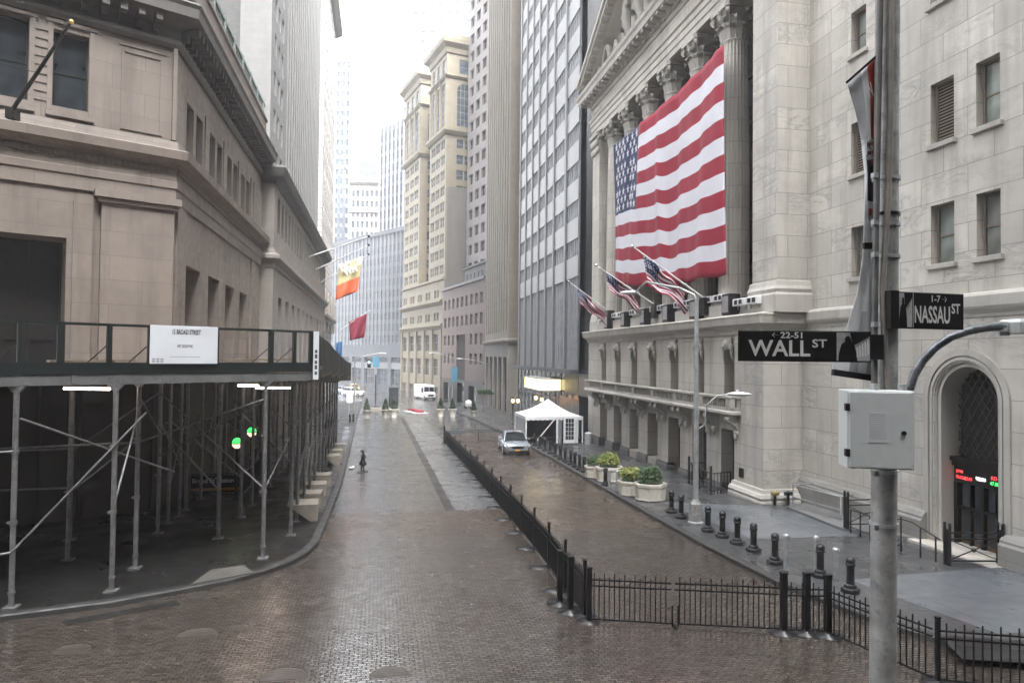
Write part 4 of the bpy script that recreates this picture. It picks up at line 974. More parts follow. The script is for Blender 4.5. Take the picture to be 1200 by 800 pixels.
mb = MB().use(MARBLE_PLAIN); mb.add([(17.3,53.2,27.0),(17.3,27.2,27.0),(17.3,yA,zA+.2)], [(0,2,1)]); mb.box(15.7,17.4,27.2,53.2,26.9,27.08); mb.build('tympanum', parent=nyse)
# figures in the pediment: one bending, one crouching, one standing, drapery between
def figure(y, z, s, pose, nm='pediment_figure'):
    T = Matrix.Translation((16.45, y, z))
    if pose == 'bend':
        J = [(0,0,1.15,.22,.2),(0,.05,1.5,.24,.2),(0,.45,1.85,.25,.22),(0,.85,1.72,.2,.2),(0,1.0,1.55,.11),(0,1.12,1.42,.17),(0,-.12,.6,.17),(0,.0,.05,.09),(.1,.2,.62,.16),(.12,.45,.05,.09),(-.12,1.0,1.2,.1),(-.15,1.05,.7,.07),(.1,1.1,1.1,.1),(.1,1.25,.6,.07)]
        E_ = [(0,1),(1,2),(2,3),(3,4),(4,5),(0,6),(6,7),(0,8),(8,9),(3,10),(10,11),(3,12),(12,13)]
    elif pose == 'crouch':
        J = [(0,0,.45,.24),(0,.1,.85,.23),(0,.25,1.15,.2),(0,.4,1.35,.09),(0,.5,1.5,.15),(-.1,.55,.6,.16),(-.1,.7,.05,.1),(.12,.6,.35,.15),(.1,.95,.05,.09),(-.1,.55,.9,.09),(-.1,.9,.7,.07)]
        E_ = [(0,1),(1,2),(2,3),(3,4),(0,5),(5,6),(0,7),(7,8),(2,9),(9,10)]
    else:
        J = [(0,0,1.6,.26),(0,0,2.1,.24),(0,.03,2.55,.26),(0,.05,2.9,.1),(0,.06,3.15,.17),(-.05,.12,.85,.2),(-.05,.15,.05,.14),(.05,-.15,.85,.18),(.05,-.2,.05,.14),(0,.42,2.2,.1),(-.1,.5,1.7,.08),(0,-.4,2.2,.1),(-.2,-.6,2.5,.08)]
        E_ = [(0,1),(1,2),(2,3),(3,4),(0,5),(5,6),(0,7),(7,8),(2,9),(9,10),(2,11),(11,12)]
    o = skinned(nm, J, E_, MARBLE_CARVED, None, 2, (0,0,0), T @ Matrix.Scale(s, 4)); o.parent = nyse; o.location = -parent_world(nyse)
figure(48.1, 27.1, 1.05, 'bend'); figure(50.2, 27.05, .9, 'crouch'); figure(44.6, 27.1, 1.3, 'stand'); figure(42.4, 27.1, 1.45, 'stand'); figure(46.3, 27.1, 1.1, 'crouch')
mb = MB().use(MARBLE_CARVED)
for i in range(9): mb.ball((16.7, 51.2-i*.95, 27.3+random.random()*.3), .3, .35+random.random()*.2, .3+random.random()*.35+i*.06, 8, 6)
mb.build('carved_drapery', parent=nyse)
mb = MB().use(MARBLE_PLAIN); mb.quad((19.2,28.45,27),(40,28.45,27),(40,52.6,27),(19.2,52.6,27)); mb.quad((19.2,52.6,27),(19.2,28.45,27),(19.2,28.45,23),(19.2,52.6,23)); mb.build('roof', parent=nyse)
# ------------------------------------------------------------------ the plainer wing on the near side
FW = frame(18.15, 26.9, -90)
def W(y): return 26.9-y
wing = thing('marble_wing', 'plain marble wing with sash windows and an arched bronze doorway', 'building', (18.15, 18, zg(18)))
wr = []
for (z0, z1) in ((8.95,10.93),(12.97,15.03),(17.72,19.45),(22,24)):
    for (y0, y1) in ((17.2,18.04),(18.88,19.84),(22.95,23.8),(13.3,14.14),(14.9,15.8)): wr.append((W(y1),W(y0),z0,z1))
arch = (W(19.72), W(17.28), -2, 5.72, 'arch')
mb = MB(FW).use(MARBLE); mb.wall(0, 21, -3, 30, wr+[arch], .34)
mb.M = I4; mb.quad((18.15,5.9,-3),(34,5.9,-3),(34,5.9,30),(18.15,5.9,30)); mb.quad((18.15,5.9,30),(34,5.9,30),(34,26.9,30),(18.15,26.9,30)); mb.quad((18.15,26.9,24),(18.15,26.9,30),(34,26.9,30),(34,26.9,24))
mb.build('wall', parent=wing)
lou = [wr[6], wr[7]]; ash = [r for r in wr if r not in lou]
windows(wing, FW, ash, .30, 'sash', FRAME_BROWN, [GLASS_GREEN, GLASS_GREEN, GLASS_PALE], split=True); windows(wing, FW, lou, .26, 'louvre', FRAME_BROWN, DARKNESS, split=True)
for r in wr: mb = MB(FW).use(MARBLE_CARVED); mb.bbox(r[0]-.12, r[1]+.12, -.14, .2, r[2]-.16, r[2]-.002, .01); mb.build('window_sill', parent=wing)
mb = MB().use(MARBLE_CARVED)
mb.mould([(18.15,26.4),(18.15,6)], [(-.05,7.1),(.04,7.1),(.06,7.2),(.2,7.34),(.24,7.42),(.24,7.74),(.18,7.82),(-.05,7.9)]); mb.build('ledge', parent=wing)
mb = MB().use(PLINTH)
for a, b in ((26.9,19.95),(17.05,6)):
    mb.mould([(18.15,a),(18.15,b)], [(-.05,-3),(.32,-3),(.32,.38),(.26,.46),(.26,.52),(.14,.66),(-.05,.72)])
mb.build('plinth', parent=wing)
mb = MB(FW).use(MARBLE_CARVED)                       # arch mouldings
cu, zs_ = (W(19.72)+W(17.28))/2, 4.5
def archring(m, r0, r1, v0, v1, zb):
    N = 24; pts = [(cu-r0, zb, cu-r1, zb)]+[(cu-r0*math.cos(math.pi*k/N), zs_+r0*math.sin(math.pi*k/N), cu-r1*math.cos(math.pi*k/N), zs_+r1*math.sin(math.pi*k/N)) for k in range(N+1)]+[(cu+r0, zb, cu+r1, zb)]
    for p, q in zip(pts[:-1], pts[1:]):
        m.quad((p[0],v0,p[1]),(q[0],v0,q[1]),(q[2],v0,q[3]),(p[2],v0,p[3]))
        m.quad((p[2],v0,p[3]),(q[2],v0,q[3]),(q[2],v1,q[3]),(p[2],v1,p[3])); m.quad((q[0],v0,q[1]),(p[0],v0,p[1]),(p[0],v1,p[1]),(q[0],v1,q[1]))
archring(mb, 1.42, 1.62, -.07, .1, -.2); archring(mb, 1.27, 1.36, -.05, .1, -.2); archring(mb, 1.06, 1.2, .12, .9, -.3); archring(mb, 1.18, 1.24, .05, .3, -.3)
mb.build('arch_moulding', parent=wing)
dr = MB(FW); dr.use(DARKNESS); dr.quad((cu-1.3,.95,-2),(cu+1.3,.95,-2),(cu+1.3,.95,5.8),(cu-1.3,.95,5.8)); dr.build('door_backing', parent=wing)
mb = MB(FW).use(BRONZE)                              # bronze screen: transom lattice, ticker box, doors
mb.box(cu-1.1, cu+1.1, .52, .86, 2.3, 2.46); mb.box(cu-1.16, cu+1.16, .44, .86, 2.46, 2.6); mb.box(cu-1.06, cu+1.06, .62, .86, 1.75, 2.3)
mb.box(cu-1.06, cu-.92, .6, .86, -1, 1.75); mb.box(cu+.92, cu+1.06, .6, .86, -1, 1.75); mb.box(cu-.06, cu+.06, .62, .86, -1, 1.75); mb.box(cu-.5,cu-.44,.64,.86,-1,1.75); mb.box(cu-1.05,cu+1.05,.64,.86,.9,1.0)
mb.use(LATTICE)
for i in range(-9, 12):                              # diagonal lattice in the fanlight
    for s in (1, -1):
        x0 = cu+i*.27; pts = []
        for k in range(40):
            x = x0+s*(k*.05); z = 2.62+k*.08
            if abs(x-cu) < 1.05 and (z < zs_ or (x-cu)**2+(z-zs_)**2 < 1.05**2): pts.append((x,z))
        if len(pts) > 2: mb.bar((pts[0][0],.8,pts[0][1]), (pts[-1][0],.8,pts[-1][1]), .03)
mb.build('door_screen', parent=wing)
mb = MB(FW).use(plain('brass_door', (.10,.065,.035), .35, .4, .4, 2))
for a, b in ((-.9,-.52),(-.42,-.08),(.08,.42),(.48,.9)):
    mb.box(cu+a, cu+b, .74, .8, -.6, .88); mb.use(GLASS_MID); mb.quad((cu+a+.05,.735,-.1),(cu+b-.05,.735,-.1),(cu+b-.05,.735,1.7),(cu+a+.05,.735,1.7)); mb.use(mb.mats[0])
mb.build('door', parent=wing)
mb = MB(FW)                                          # share price ticker
mb.use(LED_RED); text_into(mb, 'JPM', Matrix.Translation((cu-.98,.612,2.05)), .26, .12, .01); text_into(mb, '90.62\u25b22.65', Matrix.Translation((cu-.98,.612,1.88)), .62, .12, .01)
text_into(mb, 'KO', Matrix.Translation((cu+.35,.612,2.05)), .2, .12, .01); text_into(mb, '\u25bc2.00', Matrix.Translation((cu+.66,.612,1.88)), .36, .12, .01)
mb.use(LED_GREEN); text_into(mb, '47.00', Matrix.Translation((cu+.3,.612,1.88)), .32, .12, .01)
mb.use(LED_WHITE); mb.tube([(cu-.2+.34*k/18, .606, 2.0+.05*math.sin(k*1.6)) for k in range(19)], .018, 5); mb.tube([(cu-.2,.606,1.98),(cu-.05,.606,1.95),(cu+.15,.606,1.97)], .012, 5)
mb.build('share_ticker', parent=wing)
mb = MB(FW).use(MARBLE_PLAIN); mb.box(cu-1.6, cu+1.6, -.7, .8, -1.2, -.22); mb.build('door_step', parent=wing)
# ------------------------------------------------------------------ rails in front of the doors
def iron_rail(name, pts, label, lattice=True, h=1.0, group=None):
    t = thing(name, label, 'railing', (pts[0][0], pts[0][1], pts[0][2]), group); mb = MB().use(BLACK_IRON)
    for (a, b) in zip(pts[:-1], pts[1:]):
        a = Vector(a); b = Vector(b); L = (b-a).length; n = max(1, int(L/.9)); up = Vector((0,0,h))
        for zz in ((.14,), (.78,), (.96,)): mb.bar(a+up*zz[0], b+up*zz[0], .04)
        for i in range(n):
            p = a+(b-a)*(i/n); q = a+(b-a)*((i+1)/n); m = (p+q)/2
            if lattice:
                mb.bar(p+up*.14, q+up*.78, .028); mb.bar(p+up*.78, q+up*.14, .028); mb.ball(m+up*.46, .07, .07, .07, 8, 6)
            else:
                for j in range(1, 4): r = p+(q-p)*(j/4); mb.bar(r+up*.14, r+up*.78, .022)
        for i in range(n+1):
            p = a+(b-a)*(i/n); mb.bar(p, p+up*1.06, .045)
    mb.build('rail_panel', parent=t)
    for p in (pts[0], pts[-1]):
        mb = MB().use(BLACK_IRON)
        for d in (-.09, .09): mb.bar((p[0],p[1]+d,p[2]), (p[0],p[1]+d,p[2]+h*1.18), .06); mb.ball((p[0],p[1]+d,p[2]+h*1.22), .05, n=8, m=6)
        mb.build('end_post', parent=t)
    return t
g = zg(18)+.14
iron_rail('entrance_railing', [(16.45,17.4,g),(18.0,17.12,g)], 'black lattice railing with crossed bars beside the arched doorway')
iron_rail('stair_railing', [(17.75,21.5,g+.05),(16.35,21.7,g+.02)], 'black iron railing partly hidden behind the grey street pole', True, 1.05)
t = thing('ramp_railing', 'black sloping handrail between the street pole and the arched doorway', 'railing', (16.5,19.5,g)); mb = MB().use(BLACK_IRON)
pr = [(16.42,21.0,g),(16.5,19.7,g),(16.9,19.5,g)]
mb.tube([(16.3,21.4,g+.75),(16.25,19.6,g+.75),(16.22,18.95,g+1.02),(16.25,18.5,g+1.0),(16.4,17.6,g+.7)], .025, 6); mb.tube([(16.3,21.4,g+.15),(16.25,19.0,g+.15)], .02, 6)
for x, y, h in ((16.3,21.4,.75),(16.29,20.9,.75),(16.27,20.4,.75),(16.26,19.9,.75),(16.22,18.95,1.08),(16.3,18.25,.92),(16.38,17.75,.74)): mb.bar((x,y,g-.1), (x,y,g+h), .035)
mb.build('handrail', parent=t)
t = thing('steel_handrail', 'bright steel handrail frame on the ramp beside the marble pavilion', 'railing', (17,24.6,zg(24)+.14)); mb = MB().use(GALV); g2 = zg(24.5)+.14
A = [(16.8,25.6,g2),(17.75,25.0,g2),(17.45,23.3,g2)]
mb.tube([(16.75,25.5,g2+.02),(16.75,25.5,g2+1.0),(17.1,23.0,g2+1.0),(17.1,23.0,g2)], .028, 7); mb.tube([(16.75,25.5,g2+.5),(17.1,23.0,g2+.5)], .025, 6); mb.tube([(16.92,24.3,g2),(16.92,24.3,g2+1.0)], .025, 6)
mb.tube([(16.75,25.5,g2+1.0),(17.8,25.7,g2+1.0)], .025, 6); mb.tube([(17.1,23.0,g2+1.0),(17.9,23.4,g2+1.0)], .025, 6); mb.build('handrail', parent=t)
mb = MB().use(GRANITE_GREY); mb.slab([(16.6,25.7),(17.85,26.3),(17.85,19.95),(16.25,21.8)][::-1], lambda x, y: zg(y)+.24, .3); tag(mb.build('ramp_platform'), 'low stone ramp beside the plain wing under the steel handrail', 'ramp')
t = thing('wall_plaque', 'small dark louvred vent on the marble pavilion above its base', 'vent', (16.24,28.7,.5)); mb = MB().use(BRONZE); mb.box(16.2,16.26,28.5,28.85,.35,.75); mb.build('vent_plate', parent=t)
for y, lab in ((26.6,'brass topped standpipe valve at the pavilion corner'),(26.5,'short black standpipe valve beside the brass topped one')):
    x = 16.55 if y == 26.6 else 17.1; t = thing('standpipe', lab, 'standpipe', (x,y,zg(y)+.14)); mb = MB().use(BLACK_IRON); z = zg(y)+.14; mb.cyl((x,y-.12,z),(x,y-.12,z+.5),.06,n=10); mb.build('pipe', parent=t)
    mb = MB().use(plain('old_brass', (.45,.36,.15), .4, .7) if y == 26.6 else BLACK_IRON); mb.cyl((x-.16,y-.12,z+.5),(x+.16,y-.12,z+.5),.085,n=10); mb.ball((x,y-.12,z+.5),.12,n=10,m=8); mb.build('valve', parent=t)
mb = MB().use(BLACK_IRON); t = thing('door_railing', 'black iron stair railings by the marble piers under the balcony', 'railing', (15.6,31,zg(31)+.14)); z = zg(31)+.14
for (x0, y0, x1, y1) in ((15.35,32.2,15.0,29.2),(15.35,32.2,16.3,32.4),(16.2,29.6,15.0,29.2)):
    n = 6
    for zz in (.2,1.0): mb.bar((x0,y0,z+zz),(x1,y1,z+zz),.04)
    for i in range(n+1): f = i/n; mb.bar((x0+(x1-x0)*f,y0+(y1-y0)*f,z),(x0+(x1-x0)*f,y0+(y1-y0)*f,z+1.0),.045 if i % 3 == 0 else .025)
mb.build('rail_panel', parent=t)
for p in ((15.35,32.2),(15.0,29.2)): mb = MB().use(BLACK_IRON); mb.bar((*p,z),(*p,z+1.25),.09); mb.ball((*p,z+1.3),.07,n=8,m=6); mb.build('end_post', parent=t)
# ------------------------------------------------------------------ giant flag hung across the columns
def star(mb, c, ux, uz, n, r):
    vs = [c]+[c+ux*(rr*math.sin(a))+uz*(rr*math.cos(a)) for k in range(10) for a, rr in ((math.pi*k/5, r if k % 2 == 0 else r*.4),)]
    mb.add(vs, [(0, 1+(k+1)%10, 1+k) for k in range(10)])
NU, NV = 80, 39
gf = MB()
y0, y1 = 46.15, 30.15
def fpt(i, j):                                       # i along from the far edge, j down
    u = i/NU; v = j/NV; y = y0+(y1-y0)*u
    zt = 20.85-.25*math.sin(math.pi*u); zb = 11.0+(9.75-11.0)*u-.40*math.sin(math.pi*u)+.05*math.sin(u*38)
    z = zt+(zb-zt)*v
    fold = .7*math.exp(-((u-.50-.05*v)/.035)**2)
    x = 16.12+.16*math.sin(u*11+v*2)*(.3+v)+.06*math.sin(u*31+v*3)+.03*math.sin(u*70)-.35*fold*v
    z += (.10*math.sin(u*8.5+1.0)+.06*math.sin(u*15-v*3))*math.sin(math.pi*min(1,v*1.1))-.42*math.sin(math.pi*min(1,v*1.02))*(1/(1+math.exp(-(u-.50-.06*v)/.012))-.5)
    return Vector((x, y, z))
G = [[fpt(i, j) for j in range(NV+1)] for i in range(NU+1)]
vs = [p for col in G for p in col]; NP = NV+1
cant_i = int(NU*.30); cant_j = 21
for i in range(NU):
    for j in range(NV):
        m = FLAG_BLUE if (i < cant_i and j < cant_j) else (FLAG_RED if (j//3) % 2 == 0 else FLAG_WHITE)
        gf.use(m)
        gf.mi.append(gf.c); gf.sm.append(True); gf.f.append([i*NP+j, (i+1)*NP+j, (i+1)*NP+j+1, i*NP+j+1])
gf.v = [tuple(p) for p in vs]; gf.l = [tuple(p) for p in vs]
gf.use(FLAG_WHITE)
for r in range(9):
    for c in range(6 if r % 2 == 0 else 5):
        u = (c+.5+(0 if r % 2 == 0 else .5))/6*cant_i; v = (r+.5)/9*cant_j
        i, j = int(u), int(v); p = G[i][j].lerp(G[i+1][j+1], .5); p = p+Vector((-.07,0,0))
        star(gf, p, Vector((0,-.8,0)), Vector((0,0,1)), None, .30)
fl = gf.build('giant_flag', shift=False); tag(fl, 'enormous stars and stripes flag stretched across the temple columns', 'flag')
mod = fl.modifiers.new('thick', 'SOLIDIFY'); mod.thickness = .015
# three flags on slanting poles from the podium
def pole_flag(by, tip_px, bx, bz, label, seed, furl, wide):
    b = Vector((bx, by, bz)); tx, ty = tip_px; tip = onpix(tx, ty, 1, by)
    t = thing('flagpole', 'pale slanting flagpole '+label, 'flagpole', b, 'flagpoles on the podium'); d = (tip-b).normalized(); L = (tip-b).length
    mb = MB().use(WHITE_PAINT); mb.tube([b, b+d*L*.5, tip], .055, 10, .035); mb.build('pole', parent=t)
    mb = MB().use(CHROME); mb.ball(tip+d*.09, .09, n=10, m=8); mb.build('finial', parent=t)
    mb = MB().use(BLACK_PAINT); mb.box(bx-.25, bx+.25, by-.28, by+.28, bz-.75, bz+.12); mb.build('socket', parent=t)
    # the flag: its top edge sags along the pole, the hoist drops from near the tip
    g = MB(); A, B = 40, 26; rnd = random.Random(seed); ph = rnd.random()*6
    side = d.cross(Vector((0,0,1))).normalized(); dn = Vector((0,0,-1)); P = []
    for a in range(A+1):
        u = a/A
        for c in range(B+1):
            v = c/B; wd = wide*(1-.22*u)
            p = tip-d*(.55+.38*v+2.55*u*(1-.10*v))+dn*(.06+wd*v+(.10+.42*furl)*u*u+.10*u)
            w = (.17*math.sin(v*7+u*3+ph)+.09*math.sin(v*15-u*6+ph*2)+.05*math.sin(u*17+v*4))*min(1,u*2.5+.12)
            p += side*(w+.25*u*math.sin(ph+u*2.5))+d*(.06*math.sin(v*9+u*7+ph)*u)+dn*(.09*math.sin(u*10+v*2.5+ph)*min(1,u*3))
            P.append(p)
    N = B+1; g.v = [tuple(p) for p in P]; g.l = list(g.v)
    for a in range(A):
        for c in range(B):
            m = FLAG_BLUE if a < A*.34 and c < 14 else (FLAG_RED if (c//2) % 2 == 0 else FLAG_WHITE)
            g.use(m); g.mi.append(g.c); g.sm.append(True); g.f.append([a*N+c,(a+1)*N+c,(a+1)*N+c+1,a*N+c+1])
    g.use(FLAG_WHITE)
    for r in range(5):
        for k in range(5):
            i = int((k+.5)/5*A*.34); j = int((r+.5)/5*14); p = P[i*N+j]
            e1 = (P[(i+1)*N+j]-p).normalized(); e2 = (P[i*N+j+1]-p).normalized(); nn = e1.cross(e2).normalized()
            for s in (.025, -.025): star(g, p+nn*s, e1, e2, None, .055)
    o = g.build('flag', shift=False); tag(o, 'stars and stripes flag hanging from the slanting pole '+label, 'flag', 'small flags on the podium poles')
pole_flag(47.2, (668,331), 16.3, 9.0, 'at the far end of the podium', 3, .5, .95)
pole_flag(38.7, (700,312), 16.3, 8.85, 'in the middle of the podium', 5, .7, .9)
pole_flag(32.3, (743,290), 16.3, 8.7, 'beside the end pavilion', 11, .5, 1.3)
# floodlights and speakers on the pedestals
FLG = 'floodlight boxes on the podium'
proto = thing('floodlight', 'white boxed floodlight pair on the podium ledge', 'floodlight', (0,0,0), FLG)
mb = MB().use(WHITE_PAINT)
for s in (-.55, .55): mb.bbox(-.22, .22, s-.48, s+.48, .18, .5, .03)
mb.build('housing', parent=proto); mb = MB().use(BLACK_PAINT)
for s in (-.85,-.45,.3,.7): mb.box(-.235, -.22, s-.12, s+.14, .24, .44)
mb.build('lens', parent=proto); mb = MB().use(GALV)
for s in (-.9,-.2,.2,.9): mb.bar((0,s,0), (0,s,.2), .06)
mb.build('bracket', parent=proto)
names = ['under the column beside the end pavilion', 'under the second column from the end pavilion', 'under the third column from the end pavilion', 'under the fourth column from the end pavilion', 'under the fifth column from the end pavilion', 'under the last column down the street']
for k, y in enumerate(YC):
    o = proto if k == 0 else dup(proto, (0,0,0)); o.location = (16.42, y, 8.36); o['label'] = 'white boxed floodlight pair on the podium '+names[k]
o = dup(proto, (16.35, 28.35, 8.0), 0, 'white boxed floodlight pair beside the end pavilion')
pr = MB().use(BLACK_PAINT); pr.bbox(-.3,.3,-.38,.38,0,1.0,.04); pr.use(GALV); pr.box(-.31,-.3,-.28,.28,.12,.88)
sp = pr.build('loudspeaker', shift=False)
for k, y in enumerate([c+1.75 for c in YC[:5]]+[29.8]):
    o = sp if k == 0 else sp.copy()
    if k: COL.objects.link(o)
    o.location = (16.3, y, 7.8); tag(o, ['black loudspeaker box on the podium in the first gap between columns after the end pavilion','black loudspeaker box second column gap from the end pavilion','black loudspeaker box in the middle of the podium','black loudspeaker box below the middle flagpole','black loudspeaker box at the far end of the podium','black loudspeaker box between the end pavilion and the first column'][k], 'loudspeaker', 'black boxes along the podium')
# ------------------------------------------------------------------ banners across the street on poles from the low annexe
def wallpole(px0, py0, px1, py1, label):
    a = onpix(px0, py0, 0, -7.6); b = onpix(px1, py1, 1, a.y)
    t = thing('flagpole', label, 'flagpole', a, 'flagpoles on the low annexe'); mb = MB().use(GALV); mb.tube([a, b], .09, 8, .05); mb.build('pole', parent=t)
    mb = MB().use(BLACK_PAINT); mb.ball(b, .16, n=8, m=6); mb.build('finial', parent=t); return a, b
P1 = wallpole(362, 301, 432, 277, 'slanting grey flagpole highest of the three over the street')
P2 = wallpole(370, 316, 432, 287, 'slanting grey flagpole in the middle of the three over the street')
P3 = wallpole(376, 331, 432, 298, 'slanting grey flagpole lowest of the three, holding the yellow banner')
def hang(name, label, pix, Y, zones, text=None):
    """cloth between four photo corners, all at one distance down the street: top left, top right, bottom right, bottom left"""
    c = [onpix(px, py, 1, Y) for px, py in pix]; A, B = 14, 14; mb = MB(); P = []
    for j in range(B+1):
        for i in range(A+1):
            u, v = i/A, j/B; p = (c[0].lerp(c[1], u)).lerp(c[3].lerp(c[2], u), v)
            p.y += .22*math.sin(u*7+v*3)*(.3+v); P.append(p)
    N = A+1; mb.v = [tuple(p) for p in P]; mb.l = list(mb.v)
    for j in range(B):
        for i in range(A):
            mb.use(zones((i+.5)/A, (j+.5)/B)); mb.mi.append(mb.c); mb.sm.append(True); mb.f.append([(j+1)*N+i,(j+1)*N+i+1,j*N+i+1,j*N+i])
    if text:
        for s, m, u, v, w, h in text:
            p = (c[0].lerp(c[1], u)).lerp(c[3].lerp(c[2], u), v); mb.use(m); ang = math.atan2((c[2]-c[3]).z, (c[2]-c[3]).x)
            text_into(mb, s, Matrix.Translation((p.x,p.y-.36,p.z)) @ Matrix.Rotation(-ang, 4, 'Y'), w, h, .012)
    o = mb.build(name, shift=False); m_ = o.modifiers.new('thick', 'SOLIDIFY'); m_.thickness = .02; tag(o, label, 'banner'); return o
W3 = BAN_WHITE
hang('street_banner', 'yellow and orange banner hanging over the street from the lowest slanting pole', [(397,312),(425,300),(419,341),(393,352)], P3[0].y-1, lambda u, v: BAN_ORANGE if v > .55 else (BAN_WHITE if u > .85-v*.3 and v < .25 else BAN_YELLOW), [('DO', W3, .18, .22, 1.5, 1.0), ('WN', W3, .35, .40, 1.7, 1.0)])
hang('street_banner', 'crimson banner hanging over the street below the yellow one', [(409,377),(430,367),(427,395),(410,399)], 88, lambda u, v: BAN_RED)
hang('street_banner', 'narrow blue banner half hidden beyond the green scaffold panels', [(393,402),(401,399),(401,424),(394,426)], 86, lambda u, v: BAN_BLUE)
t = thing('flagpole', 'thin pole holding the crimson banner', 'flagpole', onpix(408,380,1,88)); mb = MB().use(GALV); mb.tube([onpix(398,387,1,88.1), onpix(434,363,1,88.1)], .06, 6); mb.build('pole', parent=t)
# ------------------------------------------------------------------ glass and slate office building past the temple front
FG = frame(17.0, 84.0, -90); LG = 26.8; HG = 78
glassb = thing('glass_office', 'office slab with blue white panels on the street and a dark blank side wall', 'office building', (17, 70, zg(70)))
bays = [0.5, 3.9, 7.3, 10.7, 14.1, 17.5, 22.0, 26.3]
mb = MB().use(SLATE); mb.quad((17.0,57.2,-4),(45,57.2,-4),(45,57.2,HG),(17.0,57.2,HG)); mb.quad((17,84,HG),(17,57.2,HG),(45,57.2,HG),(45,84,HG)); mb.quad((45,84,-4),(17,84,-4),(17,84,HG),(45,84,HG))
mb.M = FG; mb.use(GREY_PANEL); mb.quad((0,.12,4.6),(LG,.12,4.6),(LG,.12,HG),(0,.12,HG)); mb.use(SLATE); mb.box(26.3, LG, -.02, .5, 4.6, HG); mb.box(0, .45, -.02, .5, 4.6, HG)
mb.build('wall', parent=glassb)
mb = MB(FG).use(DARK_MULL)
for u in bays[:-1]: mb.box(u-.22, u+.22, -.12, .12, 4.6, HG)
mb.build('mullion', parent=glassb)
mb = MB(FG).use(STEEL_MULL)
for a, b in zip(bays[:-1], bays[1:]):
    n = 6
    for i in range(1, n): x = a+.22+(b-a-.44)*i/n; mb.box(x-.035, x+.035, .03, .12, 4.6, HG)
mb.build('glazing_bar', parent=glassb)
low_ = [(a+.25,b-.25,z,z+4.0) for a, b in zip(bays[:-1], bays[1:]) for z in (4.7,8.75)]
windows(glassb, FG, low_, .10, 'bare', STEEL_MULL, OFFICE_PALE)
fl = 3.42; z = 12.9; wp = []; gl_ = []
k = 0
while z < HG-3:
    for a, b in zip(bays[:-1], bays[1:]): wp.append((a+.22,b-.22,z,z+1.85)); gl_.append((a+.25,b-.25,z+1.9,z+fl-.05))
    z += fl; k += 1
sp = MB(FG).use(WHITE_PANEL)
for w in wp: sp.box(w[0], w[1], .0, .1, w[2], w[3])
sp.build('spandrel', parent=glassb)
windows(glassb, FG, gl_, .09, 'bare', STEEL_MULL, [OFFICE_GLASS, OFFICE_PALE, OFFICE_GLASS, BLIND])
mb = MB(FG).use(SILVER_WALL); mb.box(-.1, LG+.15, -.9, .1, 4.25, 4.6); mb.box(22.5, LG+4, -.12, .2, 2.4, 4.25)
mb.M = I4; mb.box(16.85, 22, 57.05, 57.2, 2.2, 4.6); mb.build('canopy_band', parent=glassb)
mb = MB(FG).use(GLASS_BLUE); mb.quad((0,.02,-4),(LG,.02,-4),(LG,.02,4.25),(0,.02,4.25)); mb.use(STEEL_MULL)
for i in range(14): mb.box(i*2.06-.04, i*2.06+.04, -.06, .0, -4, 4.25)
mb.box(0, LG, -.05, 0, 1.6, 1.72); mb.use(DARK_MULL); mb.box(20.4, 26.6, -.05, .0, -4, 2.0)
for z_ in (-1, 0.2): mb.box(0, 14, -.05, 0, z_, z_+.06)
mb.build('shopfront', parent=glassb)
t = thing('lit_canopy', 'glowing yellow entrance canopy on the glass office building above the white tent', 'canopy', (16, 66, 2)); mb = MB().use(CANOPY_GLOW)
mb.box(15.0, 16.85, 63.0, 70.5, 2.55, 3.55); mb.build('light_box', parent=t); mb = MB().use(STEEL_MULL); mb.box(14.9, 16.9, 62.9, 70.6, 3.56, 3.68); mb.box(14.9, 16.9, 62.9, 70.6, 2.42, 2.54); mb.build('frame', parent=t)
# ------------------------------------------------------------------ tan building with brown stripes
FT2 = frame(17.0, 112.0, -90); LT2 = 21.0
tan = thing('tan_high_rise', 'tan high rise with narrow vertical brown stripes over a pale stone base', 'skyscraper', (17, 100, zg(100)))
st = [(.9+i*2.0, .9+i*2.0+1.05, 9.2, 92) for i in range(10)]; bs = [(1.2+i*4.0, 1.2+i*4.0+2.6, -5, 5.6) for i in range(5)]
sd2 = grid(.6, 8.6, 2, 10, 92, 20, 1.1, 2.2)
mb = MB(FT2).use(TAN_STONE); mb.wall(0, LT2, 8.0, 94, st, .5); mb.use(TAN_BASE); mb.wall(0, LT2, -5, 7.4, bs, .4)
mb.M = frame(17.0, 91.0, 0); mb.use(TAN_STONE); mb.wall(0, 28, 8.0, 94, sd2, .35); mb.use(TAN_BASE); mb.wall(0, 28, -5, 8.0, [(1,3,-5,5)], .35)
mb.M = I4; mb.quad((17,112,94),(17,91,94),(45,91,94),(45,112,94)); mb.quad((45,112,-5),(17,112,-5),(17,112,94),(45,112,94)); mb.build('wall', parent=tan)
mb = MB(FT2).use(plain('brown_spandrel', (.105,.08,.058), .6, 0, .2, 1))
for s in st: mb.quad((s[0],.5,s[2]),(s[1],.5,s[2]),(s[1],.5,s[3]),(s[0],.5,s[3]))
mb.build('spandrel', parent=tan)
windows(tan, FT2, [(s[0]+.06,s[1]-.06,9.6+k*3.5,11.5+k*3.5) for s in st for k in range(23)], .47, 'bare', FRAME_BROWN, GLASS_MID)
windows(tan, frame(17,91,0), sd2, .33, 'sash', FRAME_GREY, GLASS_MID); windows(tan, FT2, bs, .38, 'bars', BRONZE, [GLASS, GLASS_MID])
mb = MB().use(TAN_BASE); mb.mould([(17,112),(17,91),(45,91)], [(-.1,7.3),(.1,7.3),(.15,7.5),(.5,7.7),(.55,8.0),(-.1,8.2)]); mb.build('ledge', parent=tan)
